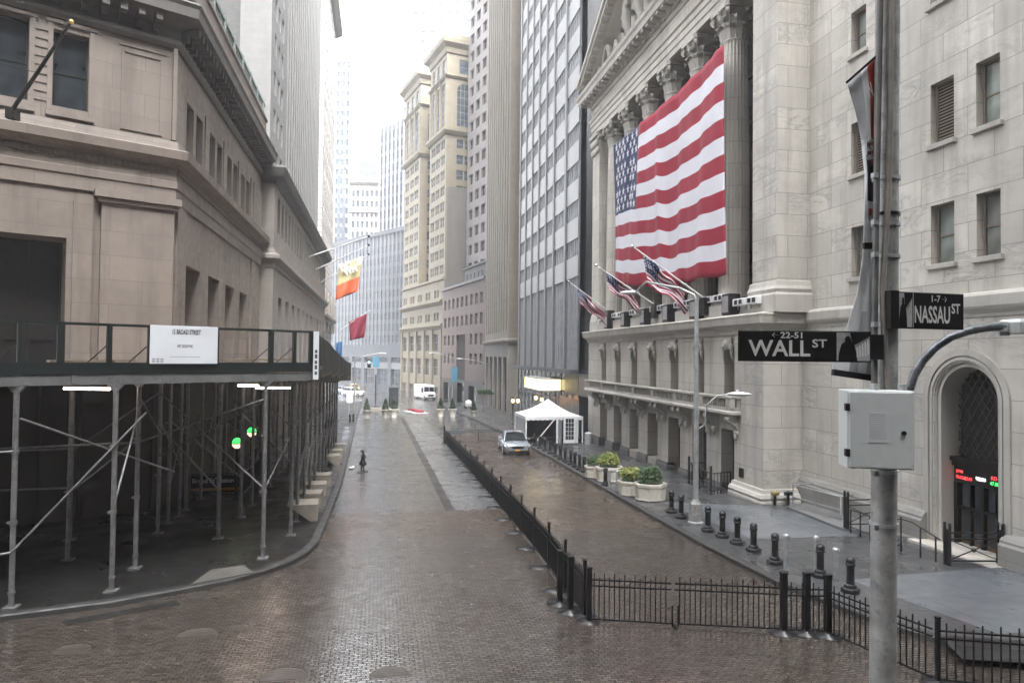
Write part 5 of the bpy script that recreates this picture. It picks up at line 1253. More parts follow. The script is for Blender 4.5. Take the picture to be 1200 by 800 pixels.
# ------------------------------------------------------------------ brown brick block where the street bends
aB = math.degrees(math.atan2(-26.0, 4.8)); FBk = frame(12.2, 138.2, aB); LBk = 26.4
brick = thing('brick_block', 'low brown brick block with dark shop floor and a hooded doorway', 'building', (14.5, 126, zg(126)))
rb = grid(.8, LBk-.5, 9, 3.4, 17.4, 4, 1.35, 1.9); rb = [r for r in rb if not (9.5 < r[0] < 15.5 and r[2] < 9.5)]
mb = MB(FBk).use(RED_BRICK); mb.wall(0, LBk, .9, 18.6, rb+[(10.0,15.6,.9,9.6)], .3); mb.use(BLACK_PAINT); mb.wall(0, LBk, -5, .9, [(1.5,5.5,-5,.4),(11,15,-5,.7),(18,22,-5,.4)], .5)
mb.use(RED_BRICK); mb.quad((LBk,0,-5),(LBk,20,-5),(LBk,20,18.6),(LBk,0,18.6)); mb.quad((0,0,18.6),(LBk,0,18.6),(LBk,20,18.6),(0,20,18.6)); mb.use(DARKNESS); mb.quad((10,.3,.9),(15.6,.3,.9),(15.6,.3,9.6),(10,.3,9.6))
for a, b, zt in ((1.5,5.5,.4),(11,15,.7),(18,22,.4)): mb.use(GLASS).quad((a,.5,-5),(b,.5,-5),(b,.5,zt),(a,.5,zt))
mb.use(BLACK_PAINT); mb.box(.02, LBk-.02, -.12, -.01, .95, 1.3); mb.build('wall', parent=brick); windows(brick, FBk, rb, .28, 'sash', FRAME_GREY, GLASS_BLUE)
mb = MB(FBk).use(GRANITE_GREY); mb.box(-.2, LBk+.2, -.35, .4, 18.6, 19.1); mb.use(SLATE); mb.box(5, LBk, 3, 14, 19.1, 22.5); mb.box(4.7, LBk+.2, 2.7, 3.0, 22.5, 22.9)
for i in range(9): mb.box(6+i*2.2, 7.2+i*2.2, 2.9, 3.0, 19.6, 21.4)
mb.build('cornice', parent=brick)
# grey tower rising behind the brick block
aT = math.degrees(math.atan2(-.97, .26)); FGt = frame(17.3, 141.5, aT); 
gt = thing('grey_tower', 'grey tower with wide windows squeezed between the yellow and tan towers', 'skyscraper', (19.5, 132, zg(132)))
rg = grid(.5, 13.5, 4, 22, 84, 17, 2.0, 2.1)
mb = MB(FGt).use(stone('grey_tower_stone', (.27,.25,.25), .6, .25, .01, blockvar=.08)); mb.wall(0, 14, -5, 86, rg, .35); mb.quad((0,0,-5),(0,0,86),(0,10,86),(0,10,-5)); mb.quad((14,0,-5),(14,14,-5),(14,14,86),(14,0,86)); mb.quad((0,0,86),(14,0,86),(14,14,86),(0,14,86)); mb.box(-.3,14.3,-.5,.3,84.6,86.3); mb.build('wall', parent=gt)
windows(gt, FGt, rg, .33, 'mull', FRAME_GREY, GLASS_MID)
# ------------------------------------------------------------------ yellow twin-topped tower
aY = -76; FY = frame(5.2, 172.0, aY); LY = 31.5; HY = 71.5
yel = thing('yellow_tower', 'ornate yellow stone tower with twin tops and tall arched windows', 'skyscraper', (9, 157, zg(140)))
lo = [(1.0+i*5.95, 1.0+i*5.95+3.3, z, z+3.6) for i in range(5) for z in (6.6, 1.4)]+[(1.0+i*5.95,1.0+i*5.95+3.6,-6,-1.0) for i in range(5)]
mid = [(x, x+1.25, z, z+1.7) for i in range(5) for x in (1.1+i*5.95, 3.0+i*5.95) for z in (13.1, 17.9)]
mb = MB(FY).use(YELLOW_STONE); mb.wall(0, LY, -7, 22.0, lo+mid, .25)
def wing_(m, u0, u1, v0, v1, face_cols, side_cols):
    S = []
    fl_ = [22.8+i*3.3 for i in range(9)]
    def face(M, a0, a1, cols, tag_):
        keep = m.M; m.M = M; hs = []
        for c, w in cols:
            hs += [(c-w-.12, c-.12, z, z+2.0) for z in fl_]+[(c+.12, c+w+.12, z, z+2.0) for z in fl_]
            hs += [(c-w-.12, c+w+.12, 53.9, 63.1, 'arch'), (c-w*.8, c+w*.8, 65.1, 68.1)]
        m.wall(a0, a1, 22, HY, hs, .18); m.M = keep; S.append((M, hs))
    face(FY @ Matrix.Translation((0,v0,0)), u0, u1, face_cols, 0)
    near = FY @ Matrix.Translation((u1, v0, 0)) @ Matrix.Rotation(math.pi/2, 4, 'Z'); face(near, 0, v1-v0, side_cols, 1)
    m.quad((u0,v1,22),(u0,v0,22),(u0,v0,HY),(u0,v1,HY)); m.quad((u0,v0,HY),(u1,v0,HY),(u1,v1,HY),(u0,v1,HY)); m.quad((u1,v1,22),(u0,v1,22),(u0,v1,HY),(u1,v1,HY))
    return S
S = wing_(mb, 0.2, 13.0, .1, 24, [(2.6,1.3),(6.6,1.3),(10.4,1.3)], [(3.4,1.4)]) + wing_(mb, 20.5, 31.3, .1, 24, [(22.8,1.1),(25.9,1.1),(29.2,1.1)], [(4.0,1.6),(10.5,1.6),(17,1.6)])
mb.use(BLANK_GREY); mb.quad((LY,0,-7),(LY,24,-7),(LY,24,22),(LY,0,22)); mb.use(YELLOW_STONE); mb.quad((0,0,22),(LY,0,22),(LY,24,22),(0,24,22)); mb.quad((0,0,-7),(0,0,22),(0,24,22),(0,24,-7))
mb.M = FY @ Matrix.Translation((31.35, .1, 0)) @ Matrix.Rotation(math.pi/2, 4, 'Z'); mb.use(BLANK_GREY); mb.box(.35, 24, -.06, .02, 18, 41)
mb.M = I4; mb.build('wall', parent=yel)
for M_, hs in S: windows(yel, M_, [h for h in hs if len(h) == 4], .16, 'sash', FRAME_GREY, GLASS_BLUE); windows(yel, M_, [h for h in hs if len(h) > 4], .17, 'bars', FRAME_GREY, GLASS_BLUE)
windows(yel, FY, [h[:4] for h in lo+mid], .23, 'bars', FRAME_GREY, GLASS_MID)
def fpath(pts): return [tuple((FY @ Vector((u, v, 0)))[:2]) for u, v in pts]
mb = MB().use(YELLOW_STONE)
mb.mould(fpath([(-.1,0),(LY+.1,0)]), [(-.1,11.2),(.2,11.2),(.4,11.6),(.8,11.9),(.8,12.3),(-.1,12.5)]); mb.mould(fpath([(-.1,0),(LY+.1,0)]), [(-.1,16.2),(.3,16.4),(.9,16.9),(.9,17.3),(-.1,17.5)]); mb.mould(fpath([(-.1,0),(LY+.1,0)]), [(-.1,21.3),(.4,21.6),(.4,22.0),(-.1,22.2)]); mb.build('cornice', parent=yel)
for p in (fpath([(0.2,24),(.2,.1),(13,.1),(13,24)]), fpath([(20.5,24),(20.5,.1),(31.3,.1),(31.3,24)])):
    mb = MB().use(YELLOW_STONE); mb.mould(p, [(-.1,51.8),(.4,52),(.8,52.6),(.8,53.1),(-.1,53.4)]); mb.mould(p, [(-.1,63.7),(.3,63.9),(.6,64.3),(-.1,64.7)]); mb.mould(p, [(-.1,68.9),(.3,69.1),(.5,70.1),(1.3,70.9),(1.4,71.7),(.3,72),(.3,73.1),(-.1,73.2)]); mb.build('cornice', parent=yel)
for i in range(6): u = .4+i*5.95; mb = MB(FY).use(YELLOW_STONE); mb.box(max(0,u-.35), min(LY,u+.5), -.3, 0, -7, 11.2); mb.build('pier', parent=yel)
for a in (.2, 4.55, 8.5, 12.6, 20.5, 24.2, 27.4, 30.9): mb = MB(FY).use(YELLOW_STONE); mb.box(a, a+.4, -.18, .1, 53.2, 63.8); mb.build('pier', parent=yel)
# ------------------------------------------------------------------ silver grid office beyond the bend
aS = math.degrees(math.atan2(-.852, .524)); R0 = Vector((6.8, 204)); D = Vector((-.524, .852)); E0 = R0+D*47
FS_ = frame(E0.x, E0.y, aS); LS = 47.0; HS_ = 44
sil = thing('silver_office', 'silver grid office block closing the view down the street', 'office building', (E0.x, E0.y, zg(140)))
nb = 21; pu = LS/nb; shops = [(i*LS/6+.9, (i+1)*LS/6-.9, -7, 5.0) for i in range(6)]
mb = MB(FS_).use(SILVER_WALL); mb.wall(0, LS, -7, 9.0, shops, .6); mb.quad((0,.15,9),(LS,.15,9),(LS,.15,HS_),(0,.15,HS_)); mb.quad((LS,0,-7),(LS,25,-7),(LS,25,HS_),(LS,0,HS_)); mb.quad((0,0,-7),(0,0,HS_),(0,25,HS_),(0,25,-7)); mb.quad((0,0,HS_),(LS,0,HS_),(LS,25,HS_),(0,25,HS_)); mb.box(0,LS,-.3,.2,HS_-1.2,HS_)
mb.build('wall', parent=sil)
mb = MB(FS_).use(plain('bright_mullion', (.17,.18,.195), .5, 0, .06, 1))
for i in range(nb+1): mb.box(i*pu-.14, i*pu+.14, -.3, .15, 8.6, HS_)
for i in range(nb): mb.box(i*pu+pu/2-.05, i*pu+pu/2+.05, -.05, .15, 9, HS_)
mb.build('mullion', parent=sil)
nf = 9; rs = [(i*pu+.18, (i+1)*pu-.18, 9.6+k*3.45, 11.7+k*3.45) for k in range(nf) for i in range(nb)]
windows(sil, FS_, rs, .12, 'bare', STEEL_MULL, [glass('slate_glass', (.05,.06,.075), .25), glass('slate_glass_dark', (.03,.036,.045), .2), GLASS_BLUE], limit=60)
UB = frame(E0.x, E0.y, aS) @ Matrix.Translation((31.2, .6, 0)); LU = 15.8; nu_ = 7; pw = LU/nu_
mb = MB(UB).use(SILVER_WALL); mb.quad((0,.15,43),(LU,.15,43),(LU,.15,77),(0,.15,77)); mb.quad((0,.15,43),(0,.15,77),(0,18,77),(0,18,43)); mb.quad((LU,.15,43),(LU,18,43),(LU,18,77),(LU,.15,77)); mb.quad((0,.15,77),(LU,.15,77),(LU,18,77),(0,18,77))
mb.use(STEEL_MULL)
for i in range(nu_+1): mb.box(i*pw-.16, i*pw+.16, -.25, .14, 44.3, 77.3)
mb.build('upper_block', parent=sil)
windows(sil, UB, [(i*pw+.2,(i+1)*pw-.2,44.8+k*3.45,47.0+k*3.45) for i in range(nu_) for k in range(9)], .10, 'bare', STEEL_MULL, [GLASS_BLUE, GLASS_MID], limit=30)
windows(sil, FS_, shops, .55, 'bars', DARK_MULL, [GLASS, GLASS_BLUE, GLASS, GLASS_MID, GLASS, GLASS])
mb = MB(FS_).use(DARK_MULL)
for s in shops: mb.box(s[0], s[1], .1, .55, 1.4, 3.3)
mb.build('shop_sign', parent=sil)
# ------------------------------------------------------------------ towers dissolving in the fog
def fogtower(name, label, px0, px1, ptop, D, mat, gl, cols, flo, deg=0.0, kind='bars', setb=0.0):
    a = atdepth(px0, ptop, D); b = atdepth(px1, ptop, D); top = a.z; base = zg(140)
    L = (b-a).to_2d().length; ang = math.degrees(math.atan2(b.y-a.y, b.x-a.x))+deg
    t = thing(name, label, 'skyscraper', (a.x, a.y, base)); M = frame(a.x, a.y, ang); nz_ = int((top-base)/flo)
    rects = grid(.6, L-.6, cols, base+1, top-3, nz_, (L-1.2)/cols*.62, flo*.6)
    m = MB(M).use(mat); m.wall(0, L, base-3, top, rects, .3); dep = L*.8
    m.quad((0,0,base-3),(0,0,top),(0,dep,top),(0,dep,base-3)); m.quad((L,0,base-3),(L,dep,base-3),(L,dep,top),(L,0,top)); m.quad((0,0,top),(L,0,top),(L,dep,top),(0,dep,top)); m.build('wall', parent=t)
    windows(t, M, rects, .28, 'bare', FRAME_GREY, gl); return t, M, L, top
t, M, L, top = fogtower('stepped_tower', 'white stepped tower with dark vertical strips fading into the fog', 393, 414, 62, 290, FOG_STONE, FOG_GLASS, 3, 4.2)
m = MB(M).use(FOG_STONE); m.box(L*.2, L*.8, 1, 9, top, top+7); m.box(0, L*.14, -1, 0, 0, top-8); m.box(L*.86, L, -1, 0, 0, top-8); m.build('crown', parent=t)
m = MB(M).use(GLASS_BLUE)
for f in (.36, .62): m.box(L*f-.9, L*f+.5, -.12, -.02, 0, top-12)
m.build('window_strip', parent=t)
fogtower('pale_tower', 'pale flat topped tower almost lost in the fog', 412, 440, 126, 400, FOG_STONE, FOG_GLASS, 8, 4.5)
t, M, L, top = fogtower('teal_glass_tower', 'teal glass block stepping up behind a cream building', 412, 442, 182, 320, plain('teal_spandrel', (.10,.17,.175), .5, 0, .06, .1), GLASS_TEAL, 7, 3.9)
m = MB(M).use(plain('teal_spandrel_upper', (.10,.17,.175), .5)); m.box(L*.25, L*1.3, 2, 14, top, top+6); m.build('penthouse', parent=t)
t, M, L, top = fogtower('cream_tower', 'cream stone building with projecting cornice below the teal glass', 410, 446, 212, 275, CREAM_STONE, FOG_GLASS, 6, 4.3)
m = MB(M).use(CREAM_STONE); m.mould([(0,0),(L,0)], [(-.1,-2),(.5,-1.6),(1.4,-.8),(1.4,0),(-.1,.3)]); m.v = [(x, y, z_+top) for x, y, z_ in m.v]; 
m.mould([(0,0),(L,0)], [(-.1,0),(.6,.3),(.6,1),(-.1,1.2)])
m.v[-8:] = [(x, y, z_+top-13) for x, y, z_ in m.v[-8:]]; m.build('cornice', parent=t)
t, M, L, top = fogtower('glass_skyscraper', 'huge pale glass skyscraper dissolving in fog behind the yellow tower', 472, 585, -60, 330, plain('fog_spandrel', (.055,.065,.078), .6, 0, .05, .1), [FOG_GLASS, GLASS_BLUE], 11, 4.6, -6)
m = MB(M).use(STEEL_MULL)
for i in range(12): m.box(i*L/11-.3, i*L/11+.3, -.5, 0, -5, top)
m.build('mullion', parent=t)
# ------------------------------------------------------------------ bollards
BG = 'black iron bollards along the kerb'
proto = thing('bollard', 'x', 'bollard', (0,0,0), BG)
mb = MB().use(BLACK_IRON); mb.lathe(0,0,[(.105,.16),(.105,.72),(.125,.73),(.135,.76),(.125,.79),(.11,.80),(.125,.83),(.13,.87),(.11,.93),(.06,.965),(.005,.975)],18); mb.build('shaft', parent=proto)
mb = MB().use(BLACK_IRON); mb.lathe(0,0,[(.255,-.03),(.255,.10),(.235,.12),(.17,.125),(.165,.17),(.15,.2),(.12,.22)],8,False); mb.build('base', parent=proto)
spots = [(11.53,25.75,'first black bollard past the lamp post, going down the street'),(11.46,24.7,'black bollard right beside the lamp post base, on its far side'),(11.45,22.5,'black bollard right beside the lamp post base, on its near side'),(11.53,21.6,'second black bollard from the lamp post towards the picket fence'),(11.58,20.7,'third black bollard from the lamp post towards the picket fence'),(11.61,19.76,'fourth black bollard from the lamp post towards the picket fence'),(11.5,18.4,'black bollard standing among the short steel posts'),(12.0,17.0,'black bollard just behind the three square fence posts'),(11.95,15.7,'black bollard just behind the picket fence by the grey street pole'),
 (11.3,35.9,'black bollard just past the far planter pair'),(11.3,36.9,'second black bollard past the far planter pair'),(11.32,37.9,'third black bollard past the far planter pair'),(11.34,38.9,'fourth black bollard past the far planter pair'),(11.36,39.9,'fifth black bollard past the far planter pair'),(11.38,41.2,'sixth black bollard past the far planter pair'),(11.4,42.4,'black bollard level with the rear of the silver car'),(11.42,43.8,'black bollard beside the front bumper of the silver car'),(11.45,45.3,'black bollard beside the mirror of the silver car'),(11.5,47.0,'black bollard behind the silver car near the tent pole'),(11.5,48.6,'second black bollard behind the silver car by the tent'),(11.5,50.3,'last black bollard of the row in front of the white tent'),(11.0,32.35,'dark bollard between the two planter pairs')]
for i, (x, y, lab) in enumerate(spots):
    o = proto if i == 0 else dup(proto, (0,0,0)); o.location = (x, y, zg(y)+.146); o.scale = (.92,.92,.92); o['label'] = lab
SGp = 'short steel posts in the pavement'
proto = thing('steel_post', 'x', 'bollard', (0,0,0), SGp)
mb = MB().use(GALV); mb.cyl((0,0,0),(0,0,.78),.075,n=14); mb.build('shaft', parent=proto); mb = MB().use(GALV); mb.lathe(0,0,[(.09,.78),(.095,.84),(.07,.88),(.005,.89)],14); mb.build('cap', parent=proto)
for i, (x, y, h, lab) in enumerate(((11.45,17.75,1.15,'pale steel post in front of the bollard by the kerb'),(11.95,17.1,1.25,'dark steel post with a brass cap by the kerb'),(12.3,16.75,.95,'thin pale steel post next to the square fence posts'),(10.98,31.7,1.0,'steel post in the gap between the planter pairs, beside the dark bollard'),(11.05,30.75,1.1,'steel post in the gap between the planter pairs, against the yellow green shrub tub'))):
    o = proto if i == 0 else dup(proto, (0,0,0)); o.location = (x, y, zg(y)+.146); o['label'] = lab; o.scale = (1,1,h)
# ------------------------------------------------------------------ picket fences
def picket_panel(name, a, b, label, group, h=1.12, dense=.115, foot=0.0, postw=.07, posth=1.28, plates=True, first_post=True, rails=(.07,.83,.97)):
    a = Vector((a[0],a[1],zg(a[1])+(a[2] if len(a) > 2 else 0))); b = Vector((b[0],b[1],zg(b[1])+(b[2] if len(b) > 2 else 0)))
    t = thing(name, label, 'fence', a, group); d = b-a; L = d.length; n = max(2, int(L/dense)); s = Vector((d.y,-d.x,0)).normalized()
    mb = MB().use(BLACK_PAINT)
    for z in rails: mb.bar(a+Vector((0,0,z)), b+Vector((0,0,z)), .035, .03)
    for i in range(1, n):
        p = a+d*(i/n); mb.bar(p+Vector((0,0,rails[0])), p+Vector((0,0,h if i % 2 else h-.09)), .02)
    mb.build('picket_panel', parent=t)
    if first_post:
        mb = MB().use(BLACK_PAINT); mb.bar(a, a+Vector((0,0,posth)), postw); mb.box(a.x-postw*.6, a.x+postw*.6, a.y-postw*.6, a.y+postw*.6, a.z+posth, a.z+posth+.03); po = mb.build('post', parent=t)
        if plates:
            mb = MB(); mb.use(BLACK_IRON)
            if foot: mb.M = Matrix.Translation((a.x-foot*.55, a.y, a.z)) @ Matrix.Diagonal((1.5,1,1,1)); mb.lathe(0, 0, [(.24,.008),(.24,.026),(.02,.03)], 18); mb.M = I4
            else: mb.lathe(a.x, a.y, [(.27,a.z+.008),(.27,a.z+.028),(.06,a.z+.04),(.05,a.z+.05)], 20)
            mb.build('base_plate', parent=t)
    return t
LF = 'fence panels down the middle of the street'
lp = [(4.80,15.55),(4.86,17.5),(4.94,19.6),(5.0,21.8),(5.03,24.0),(5.05,26.2),(5.06,28.5),(5.07,30.9),(5.07,33.3),(5.08,35.8),(5.08,38.4),(5.09,41.0),(5.1,43.8),(5.1,46.8),(5.1,50.2),(5.12,54.0)]
od = ['first','second','third','fourth','fifth','sixth','seventh','eighth','ninth','tenth','eleventh','twelfth','thirteenth','fourteenth','fifteenth']
for i in range(len(lp)-1):
    picket_panel('picket_fence', lp[i], lp[i+1], f'black picket fence panel, {od[i]} from the gate posts along the middle of the street', LF, dense=.105, foot=.45 if i else 0, h=1.10, posth=1.30)
FGp = 'fence panels across the near roadway'
picket_panel('picket_fence', (4.80,15.22), (6.55,14.62), 'low black picket panel starting at the gate posts', FGp, posth=1.22, postw=.11, first_post=True)
picket_panel('picket_fence', (6.62,14.6), (8.82,13.9), 'low black picket panel ending at the square posts', FGp, first_post=False)
picket_panel('picket_fence', (8.9,13.82), (9.72,13.62), 'short black picket panel between the square posts', FGp, first_post=False)
picket_panel('picket_fence', (9.75,13.5), (10.25,11.2), 'black picket panel running to the grey street pole', FGp, first_post=False, dense=.125)
picket_panel('picket_fence', (10.28,11.1), (13.2,9.9), 'black picket panel past the grey street pole beside the dark wedge plate', FGp, posth=1.2, dense=.15)
picket_panel('picket_fence', (13.2,9.9), (15.6,9.3), 'last black picket panel at the edge of the pavement', FGp, posth=1.2, dense=.15)
SQ = 'square fence posts on round plates'
proto = thing('fence_post', 'x', 'post', (0,0,0), SQ)
mb = MB().use(BLACK_PAINT); mb.bbox(-.065,.065,-.065,.065,0,1.3,.008); mb.bbox(-.075,.075,-.075,.075,1.3,1.34,.01); mb.build('shaft', parent=proto)
mb = MB().use(BLACK_IRON); mb.lathe(0,0,[(.32,.008),(.32,.03),(.09,.045),(.08,.1)],22); mb.build('base_plate', parent=proto)
for i, (x, y, lab) in enumerate(((8.86,13.83,'square black post on round plate where the low panels end'),(9.35,13.72,'square black post on round plate, middle of the three by the kerb'),(9.73,13.52,'square black post on round plate where the fence turns to the pole'),(4.55,15.9,'square black post on round plate behind the gate corner'),(4.45,16.5,'square black post on round plate standing last behind the gate corner'))):
    o = proto if i == 0 else dup(proto, (0,0,0)); o.location = (x, y, zg(y)); o['label'] = lab
for (x, y, lab) in ((6.57,14.55,'small wheel stop holding the gate between the low fence panels'),):
    t = thing('gate_wheel', lab, 'wheel', (x,y,zg(y))); mb = MB().use(BLACK_IRON)
    for dx in (-.05,.09): mb.bar((x+dx,y-.06,zg(y)+.05),(x+dx,y-.06,zg(y)+.52),.035)
    mb.build('fork', parent=t); mb = MB().use(TYRE); mb.cyl((x-.02,y-.06,zg(y)+.07),(x+.04,y-.06,zg(y)+.07),.07,n=14); mb.build('tyre', parent=t)
CG = 'gate panels across the far roadway'
picket_panel('picket_gate', (5.05,54.2), (7.8,54.6), 'thin far gate panel next to the middle fence', CG, h=1.0, postw=.12, posth=1.35, dense=.16)
picket_panel('picket_gate', (7.85,54.6), (10.9,55.1), 'thin far gate panel reaching the kerb behind the silver car', CG, h=1.0, postw=.07, posth=1.0, dense=.16)
# ------------------------------------------------------------------ planters
def leaves(mb, c, r, n, size, flat=.85):
    for _ in range(n):
        a = random.random()*2*math.pi; zc = random.uniform(-.35,1); q = math.sqrt(max(0,1-zc*zc)); k = random.uniform(.62,1.06)
        bump = 1+.16*math.sin(a*3+c[0])+.13*math.sin(zc*5+c[1])
        p = Vector((c[0]+r[0]*k*bump*q*math.cos(a), c[1]+r[1]*k*bump*q*math.sin(a), c[2]+r[2]*k*bump*zc))
        u = Vector((random.gauss(0,1),random.gauss(0,1),random.gauss(0,.8))).normalized(); w = u.orthogonal().normalized(); s = size*random.uniform(.6,1.3)
        mb.add([p-u*s, p+w*s*.5, p+u*s, p-w*s*.5], [(0,1,2,3)])
def octo(cx, cy, r, z): return [(cx+r*math.cos(math.pi/8+k*math.pi/4)*1.15, cy+r*math.sin(math.pi/8+k*math.pi/4), z) for k in range(8)]
def planter(x, y, s, mat, label, n=900):
    g = zg(y)+.145; t = thing('planter', label, 'planter', (x,y,g), 'pale octagonal planters at the kerb')
    mb = MB().use(PLANTER_W); R = [(.78,0),(.84,.06),(.82,.1),(.86,.52),(.90,.56),(.92,.66),(.90,.7),(.78,.7),(.76,.58)]
    vs = []; 
    for r, z in R: vs += octo(x, y, r*s, g+z*s*1.55)
    mb.add(vs, [(k*8+i,k*8+(i+1)%8,(k+1)*8+(i+1)%8,(k+1)*8+i) for k in range(len(R)-1) for i in range(8)]); mb.build('tub', parent=t)
    mb = MB().use(SOIL); mb.add(octo(x,y,.77*s,g+.93*s), [tuple(range(8))]); mb.build('soil', parent=t)
    mb = MB().use(mat); leaves(mb, (x-.05,y,g+1.5*s), (.72*s,.7*s,.52*s), n, .06); leaves(mb, (x+.25*s,y-.2*s,g+1.45*s), (.5*s,.5*s,.62*s), n//2, .05); mb.use(LEAF_DK); leaves(mb, (x-.45*s,y-.3*s,g+1.12*s), (.3*s,.35*s,.2*s), n//5, .05); leaves(mb, (x,y,g+1.25*s), (.66*s,.64*s,.35*s), n//3, .05)
    for _ in range(14):
        a = random.random()*6.28; mb.bar((x,y,g+.85*s), (x+.6*s*math.cos(a),y+.6*s*math.sin(a),g+1.75*s), .012)
    mb.build('shrub', parent=t)
planter(10.95+.35, 34.9, .58, LEAF_DK, 'pale octagonal planter with low dark shrub beside the black bollard row', 500)
planter(11.62, 33.55, .70, LEAF_YL, 'pale octagonal planter with yellow green shrub in the farther pair')
planter(11.35, 29.75, .60, LEAF_YL, 'pale octagonal planter with yellow green shrub beside the dark green one')
planter(11.72, 28.4, .70, LEAF_DK, 'largest pale octagonal planter with rounded dark green shrub beside the lamp post', 1000)
def cone_tree(x, y, label, s=1.0, pale=False):
    g = zg(y); t = thing('potted_conifer', label, 'potted tree', (x,y,g), 'potted cone trees across the street')
    mb = MB().use(PLANTER_W if pale else PLANTER_T); mb.lathe(x, y, [(.34*s,g),(.36*s,g+.08),(.33*s,g+.14),(.5*s,g+.85*s),(.56*s,g+.9*s),(.56*s,g+1.0*s),(.45*s,g+1.0*s),(.44*s,g+.9*s)], 14); mb.build('pot', parent=t)
    mb = MB().use(LEAF_CONE)
    for _ in range(520):
        h = random.random()**1.3; r = (.40*(1-h)**.8+.03)*s*random.uniform(.55,1.08); a = random.random()*6.28; p = Vector((x+r*math.cos(a), y+r*math.sin(a), g+.98*s+h*1.35*s)); u = Vector((random.gauss(0,.6),random.gauss(0,.6),random.gauss(.5,.8))).normalized(); w = u.orthogonal().normalized(); q = .11*random.uniform(.6,1.3)
        mb.add([p-u*q,p+w*q*.5,p+u*q,p-w*q*.5],[(0,1,2,3)])
    mb.use(FRAME_BROWN); mb.cyl((x,y,g+.8*s),(x,y,g+1.9*s),.03,n=6); mb.build('crown', parent=t)
cone_tree(-1.5, 83.5, 'slim potted cone tree on the scaffold side of the street')
cone_tree(.7, 84.6, 'potted cone tree, middle one of the three on the cobbles'); cone_tree(1.75, 84.9, 'fuller potted cone tree beside the dark pavement strip', 1.05, True)
cone_tree(7.5, 85.6, 'potted cone tree with a pale pot, nearer the plaza edge past the fence', 1.0, True); cone_tree(9.0, 85.6, 'potted cone tree with a pale pot, beside the far kerb', 1.0, True); cone_tree(11.4, 83.8, 'bushy potted tree on the pavement beyond the far kerb', .9)
# ------------------------------------------------------------------ fearless little bronze figure
J = [(0,0,.60,.10,.085),(0,0,.74,.09,.075),(0,-.02,.92,.115,.085),(0,-.01,1.02,.045),(.015,-.005,1.10,.075,.085),(.02,-.0,1.2,.072,.08),
     (-.10,.01,.42,.075),(-.13,.03,.24,.045),(-.14,.02,.06,.038),(-.11,.0,.03,.03),(.10,.0,.42,.075),(.13,.0,.24,.045),(.14,-.01,.06,.038),(.18,-.02,.03,.03),
     (.15,-.02,.93,.045),(.25,-.05,.78,.034),(.13,-.05,.68,.03),(-.15,-.02,.93,.045),(-.25,-.03,.78,.034),(-.13,-.02,.68,.03),
     (0,.07,1.22,.04),(0,.12,1.17,.036),(.01,.15,1.04,.02)]
Ed = [(0,1),(1,2),(2,3),(3,4),(4,5),(0,6),(6,7),(7,8),(8,9),(0,10),(10,11),(11,12),(12,13),(2,14),(14,15),(15,16),(2,17),(17,18),(18,19),(5,20),(20,21),(21,22)]
gy = 39.6
t = thing('girl_statue', 'small dark bronze statue of a girl standing hands on hips in the street', 'statue', (-.89, gy, zg(gy)))
M = Matrix.Translation((-.89, gy, zg(gy)+.02)) @ Matrix.Rotation(math.radians(68), 4, 'Z')
b = skinned('body', J, Ed, STATUE, None, 2, (0,0,0), M); b.parent = t; b.location = -t.location
mb = MB(M).use(STATUE); mb.lathe(0, 0, [(.22,.40),(.23,.42),(.16,.56),(.10,.70),(.095,.76),(.12,.9),(.09,.98),(.05,1.0)], 16); mb.build('dress', parent=t)
mb = MB(M).use(STATUE); mb.prism([(-.3,-.22),(.3,-.22),(.3,.22),(-.3,.22)], -.012, .02); mb.build('base_plate', parent=t)
mb = MB().use(PAPER); mb.ball((-1.55,40.9,zg(41)+.07), .17,.13,.08,8,6); mb.ball((-1.46,40.95,zg(41)+.09), .1,.1,.09,8,6); tag(mb.build('litter_bag'), 'crumpled white bag lying by the kerb near the bronze girl', 'bag')
# ------------------------------------------------------------------ vehicles
def loft(mb, st, smooth=True):
    n = len(st[0]); vs = [p for s in st for p in s]
    fs = [(i*n+j,i*n+j+1,(i+1)*n+j+1,(i+1)*n+j) for i in range(len(st)-1) for j in range(n-1)]
    mb.add(vs, fs, smooth); mb.add(list(st[0])+list(st[-1]), [tuple(range(n)), tuple(range(2*n-1,n-1,-1))])
def wheel_parts(t, M, x, y, r, w):
    s = 1 if x > 0 else -1
    mb = MB(M @ Matrix.Translation((x,y,r))).use(TYRE); mb.cyl((-w/2,0,0),(w/2,0,0),r,n=22); wh = mb.build('wheel', parent=t)
    mb = MB(M @ Matrix.Translation((x,y,r))).use(RIM); mb.cyl((s*(w/2-.01),0,0),(s*(w/2+.012),0,0),r*.62,n=18)
    for k in range(5): a = k*1.2566; mb.bar((s*(w/2+.014),0,0),(s*(w/2+.014),r*.58*math.cos(a),r*.58*math.sin(a)),.05,.02)
    mb.build('rim', parent=wh)
CARGLASS = glass('car_window', (.012,.014,.016), .1, .4)
